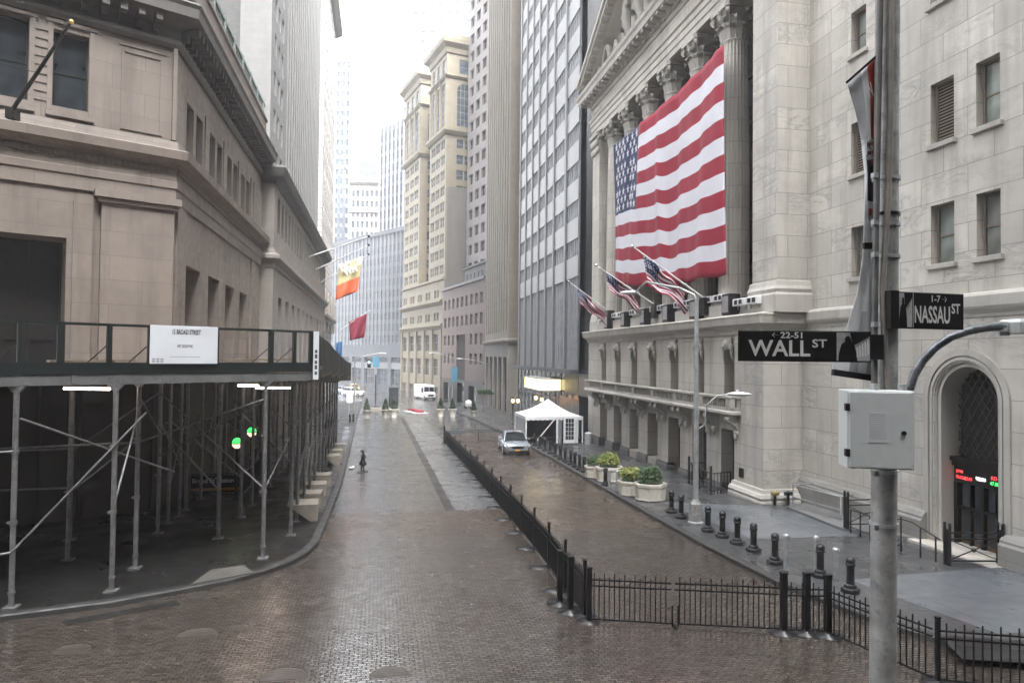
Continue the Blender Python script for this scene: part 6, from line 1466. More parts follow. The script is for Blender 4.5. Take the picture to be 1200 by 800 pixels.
def car(x, y, rz, label, paint, L=4.6, Wd=1.8, H=1.45, suv=False, loc_z=None, taxi=False):
    g = zg(y) if loc_z is None else loc_z; t = thing('parked_car', label, 'car', (x,y,g)); M = frame(x, y, rz, g); h = L/2; w = Wd/2; cl = .22 if suv else .17; bl = H*.62 if suv else H*.63
    def ring(yy, ww, z0, z1, top, tw):   # half profile mirrored: sill, bulge, belt, top
        pts = [(-ww*.92,yy,z0),(-ww,yy,z0+.25*(z1-z0)),(-ww,yy,z0+.75*(z1-z0)),(-ww*.95,yy,z1),(-tw,yy,top),(-tw*.4,yy,top+.03),(tw*.4,yy,top+.03),(tw,yy,top),(ww*.95,yy,z1),(ww,yy,z0+.75*(z1-z0)),(ww,yy,z0+.25*(z1-z0)),(ww*.92,yy,z0)]
        return pts
    mb = MB(M).use(paint); hood = bl-.06
    loft(mb, [ring(-h,w*.72,cl+.15,hood*.78,hood*.80,w*.55), ring(-h+.12,w*.88,cl+.04,hood*.86,hood*.90,w*.7), ring(-h+.6,w*.98,cl,hood*.93,hood*.98,w*.74), ring(-h+1.35,w,cl,hood,hood+.03,w*.78), ring(0,w,cl,bl,bl+.02,w*.8), ring(h-1.0,w,cl,bl+.02,bl+.05,w*.8), ring(h-.35,w*.97,cl+.05,bl,bl+.03,w*.76), ring(h-.05,w*.85,cl+.16,bl*.9,bl*.95,w*.68)])
    mb.build('body', parent=t)
    f0, f1, r1, r0 = (-h+1.2, -h+1.95, h-(.75 if suv else 1.35), h-(.25 if suv else .6)); rw = w*.70
    mb = MB(M).use(CARGLASS)
    A = [(-w*.86,f0,bl),(w*.86,f0,bl),(w*.86,r0,bl+.03),(-w*.86,r0,bl+.03)]; B_ = [(-rw,f1,H-.05),(rw,f1,H-.05),(rw,r1,H-.05),(-rw,r1,H-.05)]
    mb.add(A+B_, [(0,1,5,4),(1,2,6,5),(2,3,7,6),(3,0,4,7)]); mb.build('window', parent=t)
    mb = MB(M).use(paint); loft(mb, [[(-rw*.96,f1-.02,H-.07),(-rw*.6,f1-.05,H-.01),(rw*.6,f1-.05,H-.01),(rw*.96,f1-.02,H-.07)],[(-rw*1.02,0,H-.06),(-rw*.6,0,H+.02),(rw*.6,0,H+.02),(rw*1.02,0,H-.06)],[(-rw,r1,H-.06),(-rw*.6,r1+.04,H-.01),(rw*.6,r1+.04,H-.01),(rw,r1,H-.06)]])
    for a, b in zip(A, B_): mb.bar(a, b, .045)
    for s in (-1,1): mb.bar((s*w*.87,.1,bl), (s*rw*1.01,.15,H-.05), .05); mb.bar((s*w*.86,f0,bl+.01),(s*w*.86,r0,bl+.04),.03); mb.box(s*w, s*(w+.17), f0+.32, f0+.42, bl+.02, bl+.15)
    mb.build('roof', parent=t)
    for s in (-1,1):
        mb = MB(M).use(LAMPLENS); yl = -h+.13
        mb.add([(s*w*.42,-h+.06,hood*.70),(s*w*.86,-h+.16,hood*.76),(s*w*.93,-h+.45,hood*.84),(s*w*.42,-h+.08,hood*.80),(s*w*.44,-h+.02,hood*.69),(s*w*.90,-h+.10,hood*.75),(s*w*1.0,-h+.45,hood*.86),(s*w*.44,-h+.03,hood*.83)], [(4,5,6,7),(7,6,5,4),(0,4,7,3),(0,1,5,4),(3,7,6,2)]); mb.build('headlight', parent=t)
        mb = MB(M).use(plain('tail_lens', (.3,.01,.01), .2)); mb.box(s*w*.55, s*w*.9, h-.1, h-.0, bl*.72, bl*.84); mb.build('tail_light', parent=t)
    mb = MB(M).use(BLACK_PAINT); mb.box(-w*.46, w*.46, -h-.014, -h+.05, hood*.60, hood*.745); mb.box(-w*.70, w*.70, -h-.008, -h+.06, cl+.06, cl+.22); mb.build('grille', parent=t)
    mb = MB(M).use(CHROME); mb.box(-w*.45, w*.45, -h-.03, -h, hood*.75, hood*.785)
    for s in (-1,1): mb.box(s*w*.5, s*w*.78, -h-.012, -h+.04, cl+.2, cl+.235)
    mb.build('trim', parent=t)
    mb = MB(M).use(PLATE_O); mb.box(-.17, .17, -h-.03, -h, hood*.44, hood*.54); mb.build('number_plate', parent=t)
    for sx in (-1,1):
        for yy in (-h+.9, h-.95): wheel_parts(t, M, sx*(w-.1), yy, .34 if suv else .32, .22)
    if taxi: mb = MB(M).use(LAMPLENS); mb.box(-.3,.3,-.1,.1,H+.02,H+.18); mb.build('roof_sign', parent=t)
    return t
car(9.45, 48.1, -4, 'silver sedan facing the viewer, parked by the bollards near the tent', CAR_SILVER, 4.7, 1.84, 1.46)
def van():
    x, y = 9.0, 137; g = zg(y); t = thing('delivery_van', 'white step van facing the viewer at the far crossing', 'van', (x,y,g)); M = frame(x, y, 16, g)
    mb = MB(M).use(CAR_WHITE); mb.bbox(-1.15,1.15,-1.9,3.9,.5,2.95,.12); mb.add([(-1.0,-1.9,.5),(1.0,-1.9,.5),(1.0,-2.9,.55),(-1.0,-2.9,.55),(-1.05,-1.9,1.55),(1.05,-1.9,1.55),(.95,-2.9,1.35),(-.95,-2.9,1.35)], [(3,2,6,7),(7,6,5,4),(0,3,7,4),(2,1,5,6),(0,1,2,3)]); mb.build('body', parent=t)
    mb = MB(M).use(GLASS)
    for a, b in ((-1.0,-.05),(.05,1.0)): mb.quad((a,-1.915,1.65),(b,-1.915,1.65),(b,-1.915,2.55),(a,-1.915,2.55))
    for s in (-1,1): mb.quad((s*1.165,-1.6,1.5),(s*1.165,-.7,1.5),(s*1.165,-.7,2.4),(s*1.165,-1.6,2.4))
    mb.build('windscreen', parent=t)
    mb = MB(M).use(BLACK_PAINT); mb.box(-.55,.55,-2.93,-2.89,.75,1.15); mb.box(-1.05,1.05,-3.05,-2.9,.45,.62); mb.build('grille', parent=t)
    for s in (-1,1): mb = MB(M).use(LAMPLENS); mb.cyl((s*.75,-2.95,.98),(s*.75,-2.88,.98),.12,n=12); mb.build('headlight', parent=t); mb = MB(M).use(BLACK_PAINT); mb.box(s*1.2,s*1.4,-1.75,-1.65,1.7,2.1); mb.build('mirror', parent=t)
    for sx in (-1,1):
        for yy in (-2.1,2.6): wheel_parts(t, M, sx*1.0, yy, .42, .28)
van()
car(-5.6, 150, 66, 'white off-roader parked side on at the far corner', CAR_WHITE, 4.9, 1.95, 1.85, True)
car(-10.6, 146, 40, 'dark car partly hidden by the scaffold end at the far corner', CAR_DARK, 4.7, 1.85, 1.5)
car(-8.0, 160, 60, 'pale car behind the white off-roader', CAR_SILVER, 4.7, 1.85, 1.6, True)
car(-6.0, 168, 10, 'yellow taxi mostly hidden behind the white off-roader', CAR_YELLOW, 4.9, 1.9, 1.75, True, None, True)
# ------------------------------------------------------------------ tent
t = thing('tent', 'white pyramid tent with a glazed door beside the temple front', 'tent', (13.6, 54, zg(54)+.14)); g = zg(54)+.14
x0, x1, ya, yb, ze, zp = 11.2, 15.75, 52.0, 56.4, g+2.12, g+3.35; xm, ym = (x0+x1)/2, (ya+yb)/2
mb = MB().use(TENT_W); C4 = [(x0,ya),(x1,ya),(x1,yb),(x0,yb)]; N = 8; vs = []
for k in range(4):
    a, b = C4[k], C4[(k+1)%4]; rows = []
    for r in range(N+1):
        f = r/N; sag = -.22*math.sin(math.pi*f)*(1-f*.3)
        rows.append([(a[0]+(b[0]-a[0])*s/6*(1-f)+(xm-a[0])*f if False else (a[0]+(b[0]-a[0])*s/6)*(1-f)+xm*f, (a[1]+(b[1]-a[1])*s/6)*(1-f)+ym*f, ze+(zp-ze)*f+sag) for s in range(7)])
    mb.add([p for r in rows for p in r], [(r*7+s,r*7+s+1,(r+1)*7+s+1,(r+1)*7+s) for r in range(N) for s in range(6)], True)
    nsc = 12
    for s in range(nsc):
        p = [a[0]+(b[0]-a[0])*s/nsc, a[1]+(b[1]-a[1])*s/nsc]; q = [a[0]+(b[0]-a[0])*(s+1)/nsc, a[1]+(b[1]-a[1])*(s+1)/nsc]
        mb.add([(p[0],p[1],ze),(q[0],q[1],ze),(q[0],q[1],ze-.22),((p[0]+q[0])/2,(p[1]+q[1])/2,ze-.30),(p[0],p[1],ze-.22)], [(0,4,3,2,1)])
mb.build('canopy', parent=t)
for x, y in C4: mb = MB().use(WHITE_PAINT); mb.bar((x,y,g),(x,y,ze),.09); mb.build('leg', parent=t)
for s_ in ((x0+.02,x0+.05,ya,yb),(x0+.06,x1,yb-.05,yb-.02),(xm+.35,x1-1.7,ya+.02,ya+.05)): mb = MB().use(TENT_CLEAR); mb.box(*s_,g,ze); mb.build('side_sheet', parent=t)
mb = MB().use(WHITE_PAINT); mb.box(xm+.15,xm+.3,ya-.02,ya+.08,g,ze); mb.bar((x0+.9,ya,g+.3),(xm+.1,ya,ze-.1),.07)
mb.build('brace', parent=t)
mb = MB().use(WHITE_PAINT); a = x1-1.55
for p, q, r, s in ((a,a+.16,0,2.1),(a+.84,a+1.0,0,2.1),(a+.16,a+.84,0,.3),(a+.16,a+.84,1.95,2.1)): mb.box(p,q,ya-.05,ya+.03,g+r,g+s)
mb.box(x1-.5,x1-.36,ya-.05,ya+.05,g,ze)
d_ = mb.build('door', parent=t); mb = MB().use(GLASS_MID); mb.box(a+.16,a+.84,ya-.02,ya+.0,g+.3,g+1.95); mb.use(WHITE_PAINT)
for k in (1,2): mb.box(a+.16+.68*k/3-.012,a+.16+.68*k/3+.012,ya-.035,ya-.018,g+.3,g+1.95)
for k in range(1,5): mb.box(a+.16,a+.84,ya-.034,ya-.019,g+.3+1.65*k/5-.012,g+.3+1.65*k/5+.012)
mb.build('pane', parent=d_)
mb = MB().use(WHITE_PAINT); x, y = 16.0, 51.2; mb.lathe(x, y, [(.28,g),(.3,g+.05),(.29,g+.85),(.31,g+.88),(.27,g+.93),(.05,g+.97)], 16); tag(mb.build('white_barrel'), 'white plastic barrel standing by the tent door', 'barrel')
# ------------------------------------------------------------------ lamp post with two arms beside the temple front
lx, ly = 11.56, 23.68; g = zg(ly)+.14; t = thing('street_lamp', 'tall grey street lamp with a long arm over the road and a small low arm', 'street lamp', (lx,ly,g))
top = 7.98
mb = MB().use(GALV); mb.cyl((lx,ly,g+.5),(lx,ly,top),.105,.075,n=14); 
for z in (2.0,3.6,5.4,6.2): mb.cyl((lx,ly,z),(lx,ly,z+.07),.115,n=14)
mb.build('pole', parent=t)
mb = MB().use(POLE_GREY); mb.lathe(lx, ly, [(.30,g),(.30,g+.08),(.24,g+.12),(.22,g+.75),(.17,g+.82),(.12,g+.9)], 8, False); mb.build('base', parent=t)
tipL = onpix(745, 342, 1, ly+4.2)
mb = MB().use(GALV); mb.tube([(lx,ly,top-.1),(lx-.08,ly+.05,top+.12),(lx-.45,ly+.45,top+.4),(lx-1.4,ly+1.5,top+.72),(tipL.x,tipL.y,tipL.z)], .05, 8, .035); a1 = mb.build('arm', parent=t)
d = Vector((-.75,.66,0)); mb = MB(frame(tipL.x, tipL.y, math.degrees(math.atan2(d.y,d.x)), tipL.z)).use(WHITE_PAINT); mb.ball((.3,0,-.02),.45,.17,.09,14,8); mb.build('lamp_head', parent=t)
mb = MB().use(GALV); z = 3.05; mb.tube([(lx,ly,z),(lx+.3,ly-.15,z+.25),(lx+.25,ly-.3,z+.95),(lx+.6,ly-.5,z+1.32),(lx+1.05,ly-.6,z+1.38)], .035, 8); mb.build('arm', parent=t)
mb = MB(frame(lx+1.05, ly-.6, -30, z+1.4)).use(WHITE_PAINT); mb.ball((.32,0,0),.42,.14,.08,14,8); mb.box(.2,.3,-.03,.03,.06,.16); mb.build('lamp_head', parent=t)
# ------------------------------------------------------------------ far street furniture
def farlamp(x, y, h, ax, label, banner=None):
    g = zg(y); t = thing('street_lamp', label, 'street lamp', (x,y,g), 'far street lamps'); mb = MB().use(POLE_GREY); mb.cyl((x,y,g),(x,y,g+h),.11,.07,n=8); mb.build('pole', parent=t)
    mb = MB().use(GALV); mb.tube([(x,y,g+h-.2),(x+ax*.5,y,g+h+.35),(x+ax,y,g+h+.6)], .05, 6); mb.build('arm', parent=t); mb = MB().use(WHITE_PAINT); mb.ball((x+ax*1.12,y,g+h+.6),.5,.2,.1,10,6); mb.build('lamp_head', parent=t)
q = onpix(530, 466, 1, 118); farlamp(q.x, 118, 8.2, -3.2, 'far street lamp with its arm over the road beside the blue banner')
c = [onpix(529,430,1,117.7), onpix(536,447,1,117.7)]; mb = MB().use(BAN_SKY); mb.box(c[0].x, c[1].x, 117.65, 117.7, c[1].z, c[0].z); tag(mb.build('lamp_banner'), 'sky blue banner hanging on the far street lamp before the brick block', 'banner')
q = onpix(572, 470, 1, 103); farlamp(q.x, 103, 7.0, -4.0, 'far street lamp with its arm in front of the tan high rise')
q = onpix(415, 480, 1, 92); farlamp(q.x, 92, 7.4, 3.2, 'far street lamp rising past the end of the scaffold shed'); 
g = zg(99); q = onpix(440, 470, 1, 118)
t = thing('traffic_signal', 'traffic signal with lit pale blue walk sign at the far corner', 'traffic light', (q.x,118,zg(118))); mb = MB().use(BLACK_PAINT); mb.cyl((q.x,118,zg(118)),(q.x,118,2.4),.1,n=8); mb.build('pole', parent=t); c = onpix(434,423,1,118); mb = MB().use(BLACK_PAINT); mb.bbox(c.x-.5,c.x+.1,117.7,118,c.z-1.1,c.z+.3,.03); mb.build('signal_head', parent=t); mb = MB().use(SIGNAL_CYAN); mb.ball((c.x-.2,117.68,c.z-.2),.2,.06,.2,10,6); mb.build('lens', parent=t)
c0 = onpix(437,418,1,117); mb = MB().use(BAN_SKY); mb.box(c0.x,c0.x+1.1,116.95,117,c0.z-1.7,c0.z); tag(mb.build('lamp_banner'), 'small sky blue banner by the lit walk sign at the far corner', 'banner')
t = thing('kiosk', 'dark advertising kiosk on the plaza behind the cone trees', 'kiosk', (3.0,110,zg(110))); q = onpix(461,470,1,112); mb = MB().use(BLACK_PAINT); mb.bbox(q.x-.75,q.x+.75,111.7,112.3,zg(112),zg(112)+3.0,.05); mb.build('cabinet', parent=t); mb = MB().use(GLASS_MID); mb.quad((q.x-.6,111.69,zg(112)+.7),(q.x+.6,111.69,zg(112)+.7),(q.x+.6,111.69,zg(112)+2.7),(q.x-.6,111.69,zg(112)+2.7)); mb.build('screen', parent=t)
t = thing('road_barrier_plate', 'red slanting plate with white edges lying in the far road', 'barrier plate', (4.7,97,zg(97))); z = zg(97)
mb = MB().use(BAN_WHITE); mb.slab([(3.3,98.0),(4.6,92.3),(6.5,92.6),(5.4,100.2)], lambda x, y: zg(y)+.06, .06); mb.build('white_edge', parent=t); mb = MB().use(FLAG_RED); mb.slab([(3.9,99.0),(5.0,93.0),(5.9,93.2),(4.7,99.9)], lambda x, y: zg(y)+.3, .2); mb.build('red_plate', parent=t)
mb = MB().use(CONCRETE)
q = onpix(447,478,1,97); mb.bbox(q.x-2.6,q.x+2.6,97,97.7,zg(97),zg(97)+.5,.05); tag(mb.build('stone_bench'), 'long low stone bench behind the cone trees', 'bench')
t = thing('white_board_sign', 'white noticeboard standing beyond the scaffold end', 'sign', (-4.5,90,zg(90))); q = onpix(409,470,1,90); mb = MB().use(SIGN_WHITE); mb.box(q.x-.3,q.x+.45,90,90.05,q.z-.2,q.z+1.0); mb.build('board', parent=t); mb = MB().use(GALV); mb.bar((q.x,90.1,zg(90)),(q.x,90.1,q.z+.9),.06); mb.build('post', parent=t)
for k, (px, y, lab) in enumerate(((410,76,'short black post at the far kerb by the scaffold end'),(414,76.5,'short black post on the road edge at the scaffold end'))):
    q = onpix(px,495,1,y); mb = MB().use(BLACK_IRON); mb.lathe(q.x,y,[(.1,zg(y)),(.1,zg(y)+.85),(.12,zg(y)+.88),(.05,zg(y)+1.0)],10); tag(mb.build('bollard_post'), lab, 'bollard')
for px, lab in ((601,'flaming gas lantern on the side of the tan high rise'),(607,'flaming gas lantern nearer the white tent')):
    q = onpix(px,470,1,70); t = thing('gas_lantern', lab, 'lantern', (q.x,70,zg(70)+.14), 'gas lanterns on posts'); mb = MB().use(BLACK_PAINT); mb.cyl((q.x,70,zg(70)+.1),(q.x,70,q.z-.15),.05,n=8); mb.lathe(q.x,70,[(.16,q.z+.25),(.2,q.z+.28),(.03,q.z+.5)],8); mb.build('post', parent=t); mb = MB().use(LANTERN); mb.ball((q.x,70,q.z+.05),.16,.16,.2,8,6); mb.build('flame', parent=t)
for px, py, y, lab in ((628,466,66,'orange glowing lantern under the lit canopy'),(635,468,65,'small orange lantern beside the tent peak')):
    q = onpix(px,py,1,y); t = thing('wall_lantern', lab, 'lantern', (q.x,y,q.z)); mb = MB().use(LANTERN); mb.ball((q.x,y,q.z),.16,.16,.18,8,6); mb.build('flame', parent=t); mb = MB().use(BLACK_PAINT); mb.bar((q.x,y,q.z+.15),(q.x,y,3.0 if False else q.z+.9),.04); mb.build('bracket', parent=t)
def pavement_tree(x, y, label):
    g = zg(y)+.14; t = thing('small_tree', label, 'tree', (x,y,g)); mb = MB().use(FRAME_BROWN); mb.cyl((x,y,g),(x,y,g+2.2),.06,.04,n=8)
    for a in range(7): mb.cyl((x,y,g+1.5+a*.08),(x+.7*math.cos(a*2.4),y+.7*math.sin(a*2.4),g+2.5+.1*a),.025,.01,n=5)
    mb.build('trunk', parent=t); mb = MB().use(LEAF_DK); leaves(mb, (x,y,g+2.6), (1.0,.9,.5), 700, .12); leaves(mb, (x+.6,y,g+2.5), (.7,.6,.35), 350, .11); mb.build('crown', parent=t)
q = onpix(567,440,1,93); pavement_tree(q.x, 93, 'small leafy tree on the pavement before the tan high rise')
t = thing('scooter', 'white covered scooter parked on the far pavement', 'scooter', (13,96,zg(96)+.14)); q = onpix(549,473,1,101); g = zg(101)+.14; mb = MB().use(WHITE_PAINT); mb.ball((q.x,101,g+.75),.5,.35,.55,10,8); mb.bbox(q.x-.45,q.x+.45,100.8,101.3,g+.35,g+1.15,.1); mb.build('cover', parent=t); mb = MB().use(TYRE); mb.cyl((q.x-.45,101,g+.26),(q.x-.45,101.1,g+.26),.26,n=14); mb.cyl((q.x+.45,101,g+.26),(q.x+.45,101.1,g+.26),.26,n=14); mb.build('wheel', parent=t)
t = thing('bicycle_rack', 'row of dark bicycles parked on the far pavement', 'bicycles', (12,104,zg(104)))
bpy.data.objects.remove(t)
def bicycle(x, y, label):
    g = zg(y)+.14; t = thing('bicycle', label, 'bicycle', (x,y,g), 'bicycles on the far pavement')
    for dx in (-.52,.52):
        mb = MB().use(TYRE); mb.tube([(x+dx+.33*math.cos(a*.524),y,g+.34+.33*math.sin(a*.524)) for a in range(13)],.025,5); mb.build('wheel', parent=t)
    mb = MB().use(CAR_DARK); F_ = {'r':(x-.52,y,g+.34),'b':(x-.05,y,g+.32),'s':(x-.2,y,g+.85),'h':(x+.38,y,g+.88),'f':(x+.52,y,g+.34)}
    for a, b in (('r','b'),('r','s'),('b','s'),('b','h'),('s','h'),('h','f')): mb.bar(F_[a],F_[b],.04)
    mb.bar((x+.38,y-.25,g+1.0),(x+.38,y+.25,g+1.0),.03); mb.build('frame', parent=t); mb = MB().use(BLACK_PAINT); mb.ball((x-.2,y,g+.92),.14,.07,.04,8,6); mb.build('saddle', parent=t)
q = onpix(540,474,1,106); bicycle(q.x, 106, 'dark bicycle on the far pavement, farther from the scooter'); bicycle(q.x+1.2, 104.5, 'dark bicycle on the far pavement beside the scooter')
# ------------------------------------------------------------------ the near pole with its signs, cabinet, banner and lamp arm
PD = 5.6; base = atdepth(1037, 417, PD); px_, py_ = base.x, base.y
t = thing('signal_pole', 'tall weathered grey street pole carrying the street signs, with conduits and curved lamp arm', 'street pole', (px_,py_,zg(py_)))
lean = Vector((.006,-.004,1)); 
def onpole(z, dx=0, dy=0): return Vector((px_+lean.x*(z-5.75)+dx, py_+lean.y*(z-5.75)+dy, z))
mb = MB().use(POLE_GREY); mb.cyl(onpole(zg(py_)), onpole(9.6), .104, .09, n=24)
mb.cyl(onpole(zg(py_)), onpole(zg(py_)+.5), .2, .16, n=24); mb.build('shaft', parent=t)
side = RT; toC = (CAM-base); toC.z = 0; toC.normalize()
for z in (7.22, 6.84, 6.58, 6.02, 4.83, 4.4): mb = MB().use(GALV); mb.cyl(onpole(z), onpole(z+.03), .107, n=24); mb.box(px_-.02-side.x*.1+toC.x*.11, px_+.02-side.x*.1+toC.x*.11, py_-.02+toC.y*.12, py_+.02+toC.y*.12, z-.005, z+.035); mb.build('strap', parent=t)
mb = MB().use(BLACK_PAINT); mb.cyl(onpole(6.93), onpole(6.955), .1055, n=24); mb.build('dark_band', parent=t)
def conduit(pts, r, mat):
    m = MB().use(mat); m.tube([base+side*(a-.0)+toC*o+Vector((0,0,z-base.z)) for a, o, z in pts], r, 8); m.build('conduit', parent=t)
conduit([(-.085,.12,5.5),(-.085,.12,5.8),(-.075,.125,6.6),(-.06,.12,7.4),(-.03,.12,8.9)], .024, plain('dark_conduit', (.12,.115,.11), .5, .2, .3, 6))
conduit([(.015,.14,5.5),(.01,.14,5.7),(-.01,.145,6.05),(-.02,.14,6.3),(.02,.135,6.9),(.045,.13,7.6),(.05,.13,8.9)], .022, plain('tan_conduit', (.22,.2,.18), .5, .2, .3, 6))
mb = MB().use(plain('worn_lamp_arm', (.13,.14,.155), .3, .6, .5, 14)); A0 = [(1066,456),(1071,440),(1081,423),(1096,407),(1114,395),(1134,388),(1155,384),(1178,382.5)]
mb.tube([atdepth(a, b, PD+.05+.02*k) for k, (a, b) in enumerate(A0)], .034, 12); mb.build('lamp_arm', parent=t)
c = atdepth(1178, 383, PD+.2); mb = MB(frame(c.x, c.y, math.degrees(math.atan2(RT.y, RT.x))-4, c.z)).use(BOX_GREY); mb.bbox(-.0, .62, -.14, .14, -.055, .065, .03); mb.box(-.07,.0,-.045,.045,-.04,.04); mb.box(-.06,.02,-.03,.03,-.075,-.045); mb.build('lamp_head', parent=t)
# control cabinet
ang = math.degrees(math.atan2(RT.y, RT.x))
def board(px0, px1, py0, py1, D0, name, label, mat, thick, cat='street sign', twist=0.0):
    a = atdepth(px0, py1, D0); b = atdepth(px1, py1, D0); top_ = atdepth(px0, py0, D0); w = (b-a).length; h = top_.z-a.z
    tt = thing(name, label, cat, a); M = frame(a.x, a.y, ang+twist, a.z); m = MB(M).use(mat); m.bbox(0, w, 0, thick, 0, h, .008); return tt, M, w, h, m
tt, M, w, h, m = board(993, 1066, 457, 548, PD-.32, 'control_cabinet', 'pale grey control cabinet with a paper notice strapped to the near pole', BOX_GREY, .24, 'cabinet', -10)
m.build('body', parent=tt)
m = MB(M).use(BOX_GREY); m.bbox(.012, w-.02, -.018, -.001, .012, h-.012, .004); m.build('door', parent=tt)
m = MB(M).use(BLACK_PAINT); m.cyl((w*.82,-.035,h*.47),(w*.82,-.01,h*.47),.017,n=14)
for z in (.12, h-.13): m.box(-.018,.012,-.028,.02,z-.028,z+.028)
m.cyl((.07,.1,-.015),(.07,.1,.0),.02,n=10); m.build('latch', parent=tt)
m = MB(M).use(PAPER); m.box(w*.30, w*.60, -.0215, -.0185, h*.34, h*.73); m.use(INK_GREY)
for i in range(13): m.box(w*.32, w*(.58-.05*random.random()), -.0224, -.0216, h*.70-i*h*.026, h*.706-i*h*.026)
m.build('paper_notice', parent=tt)
m = MB(M).use(GALV); m.box(.1,.16,.24,.33,.05,h-.05); m.box(w-.2,w-.14,.24,.33,.05,h-.05)
for a, b in ((.1,.04),(.3,.04)): m.cyl((w*.28+a,.12,h),(w*.28+a,.12,h+.05),.033,n=12)
m.build('fitting', parent=tt)
# street name signs
def streetpic(m, x0, x1, z0, z1):
    w_, h_ = x1-x0, z1-z0; f = -.008
    m.use(SIGN_PHOTO).quad((x0,f+.002,z0),(x1,f+.002,z0),(x1,f+.002,z1),(x0,f+.002,z1)); m.use(SIGN_BLACK)
    P = [(.05,0),(.62,0),(.60,.25),(.52,.62),(.44,.68),(.42,.80),(.36,.88),(.28,.86),(.24,.76),(.26,.68),(.14,.58),(.06,.25)]
    m.add([(x0+a*w_, f, z0+b*h_) for a, b in P], [tuple(range(len(P)))]); m.add([(x0+.40*w_,f-.001,z1),(x1,f-.001,z1),(x1,f-.001,z1-.12*h_),(x0+.52*w_,f-.001,z1-.45*h_),(x0+.5*w_,f-.001,z1-.52*h_)][::-1], [(0,1,2,3,4)])
    m.use(SIGN_LETTER)
    for i in range(5): a = .60+i*.08; b = .12+.02*i; m.quad((x0+a*w_,f-.002,z0+b*h_),(x0+(a+.04)*w_,f-.002,z0+b*h_),(x0+(a+.03)*w_,f-.002,z0+(.48+.07*i)*h_),(x0+(a-.01)*w_,f-.002,z0+(.48+.07*i)*h_))
tt, M, w, h, m = board(865, 1021, 386.5, 423, PD-.16, 'street_name_sign', 'black street sign reading WALL ST on the left of the pole', SIGN_BLACK, .012, 'street sign', 0)
tt['label'] = 'wide black street sign reading WALL ST with an arrow and 22-51'
m.build('sign_plate', parent=tt); m = MB(M @ Matrix.Translation((0,-.004,0))); streetpic(m, w*.735, w*.985, .012, h-.012); m.build('picture_panel', parent=tt)
m = MB(M @ Matrix.Translation((0,-.003,0))).use(SIGN_LETTER); text_into(m, 'WALL', Matrix.Translation((w*.075,-.002,h*.17)), w*.465, h*.52, .018); text_into(m, 'ST', Matrix.Translation((w*.555,-.002,h*.46)), w*.11, h*.27, .02); text_into(m, '22-51', Matrix.Translation((w*.315,-.002,h*.75)), w*.165, h*.2, .02)
m.bar((w*.255,-.002,h*.85),(w*.30,-.002,h*.85),.008,.001); m.bar((w*.255,-.002,h*.85),(w*.273,-.002,h*.92),.008,.001); m.bar((w*.255,-.002,h*.85),(w*.273,-.002,h*.78),.008,.001); m.build('lettering', parent=tt)
m = MB(M).use(BLACK_PAINT); m.box(w-.02,w+.10,.0,.05,h*.1,h*.9); m.build('bracket', parent=tt)
tt, M, w, h, m = board(1043, 1150, 341, 384.5, PD-.16, 'street_name_sign', 'shorter black street sign reading NASSAU ST with 1-7 and an arrow', SIGN_BLACK, .012, 'street sign', 14)
m.build('sign_plate', parent=tt); m = MB(M @ Matrix.Translation((0,-.004,0))); streetpic(m, .07, w*.28, .012, h-.012); m.build('picture_panel', parent=tt)
m = MB(M @ Matrix.Translation((0,-.003,0))).use(SIGN_LETTER); text_into(m, 'NASSAU', Matrix.Translation((w*.32,-.002,h*.16)), w*.48, h*.48, .022); text_into(m, 'ST', Matrix.Translation((w*.82,-.002,h*.44)), w*.12, h*.28, .022); text_into(m, '1-7', Matrix.Translation((w*.55,-.002,h*.74)), w*.12, h*.19, .02)
m.bar((w*.69,-.002,h*.83),(w*.75,-.002,h*.83),.007,.001); m.bar((w*.75,-.002,h*.83),(w*.73,-.002,h*.90),.007,.001); m.bar((w*.75,-.002,h*.83),(w*.73,-.002,h*.76),.007,.001); m.box(w*.298,w*.303,-.003,-.001,.01,h-.01); m.build('lettering', parent=tt)
m = MB(M).use(BLACK_PAINT); m.box(-.02,.06,-.03,.06,-.004,h+.004); m.build('bracket', parent=tt)
# crumpled street banner on the pole
rows = [(993,98,1029,62),(1003,132,1029,110),(1009,165,1027,150),(1013,205,1026,200),(1013,250,1026,255),(1011,300,1026,300),(1004,345,1026,345),(992,385,1026,385),(976,428,1022,432),(975,437,1020,444)]
B_ = thing('pole_banner', 'crumpled white and coral banner twisted along the near pole', 'banner', atdepth(1000, 440, PD+.05))
mb = MB(); NR, NC = 54, 14; P = []
for r in range(NR+1):
    f = r/NR*(len(rows)-1); k = min(int(f), len(rows)-2); f -= k; q = [rows[k][i]*(1-f)+rows[k+1][i]*f for i in range(4)]
    for c in range(NC+1):
        u = c/NC; dd = .014*math.sin(u*7+r*.16)*(.6+.4*math.sin(r*.11))+.004*math.sin(u*15-r*.3)
        P.append(atdepth(q[0]+(q[2]-q[0])*u, q[1]+(q[3]-q[1])*u, PD+.10+dd))
N = NC+1; mb.v = [tuple(p) for p in P]; mb.l = list(mb.v)
for r in range(NR):
    for c in range(NC):
        v = r/NR; u = (c+.5)/NC
        m_ = BAN_DARK if v > .955 else (BAN_CORAL if (v < .30 and u > .62) or (.415 < v < .44 and u > .4) else (BAN_DARK if .23 < v < .40 and u > .40-.3*v else (BAN_GREY if (u < .42 and v < .23) or (v > .72 and (.45 < u < .62 or u > .88)) else BAN_WHITE)))
        mb.use(m_); mb.mi.append(mb.c); mb.sm.append(True); mb.f.append([(r+1)*N+c,(r+1)*N+c+1,r*N+c+1,r*N+c])
cl = mb.build('cloth', parent=B_)
cl.modifiers.new('thick', 'SOLIDIFY').thickness = .004
mb = MB()
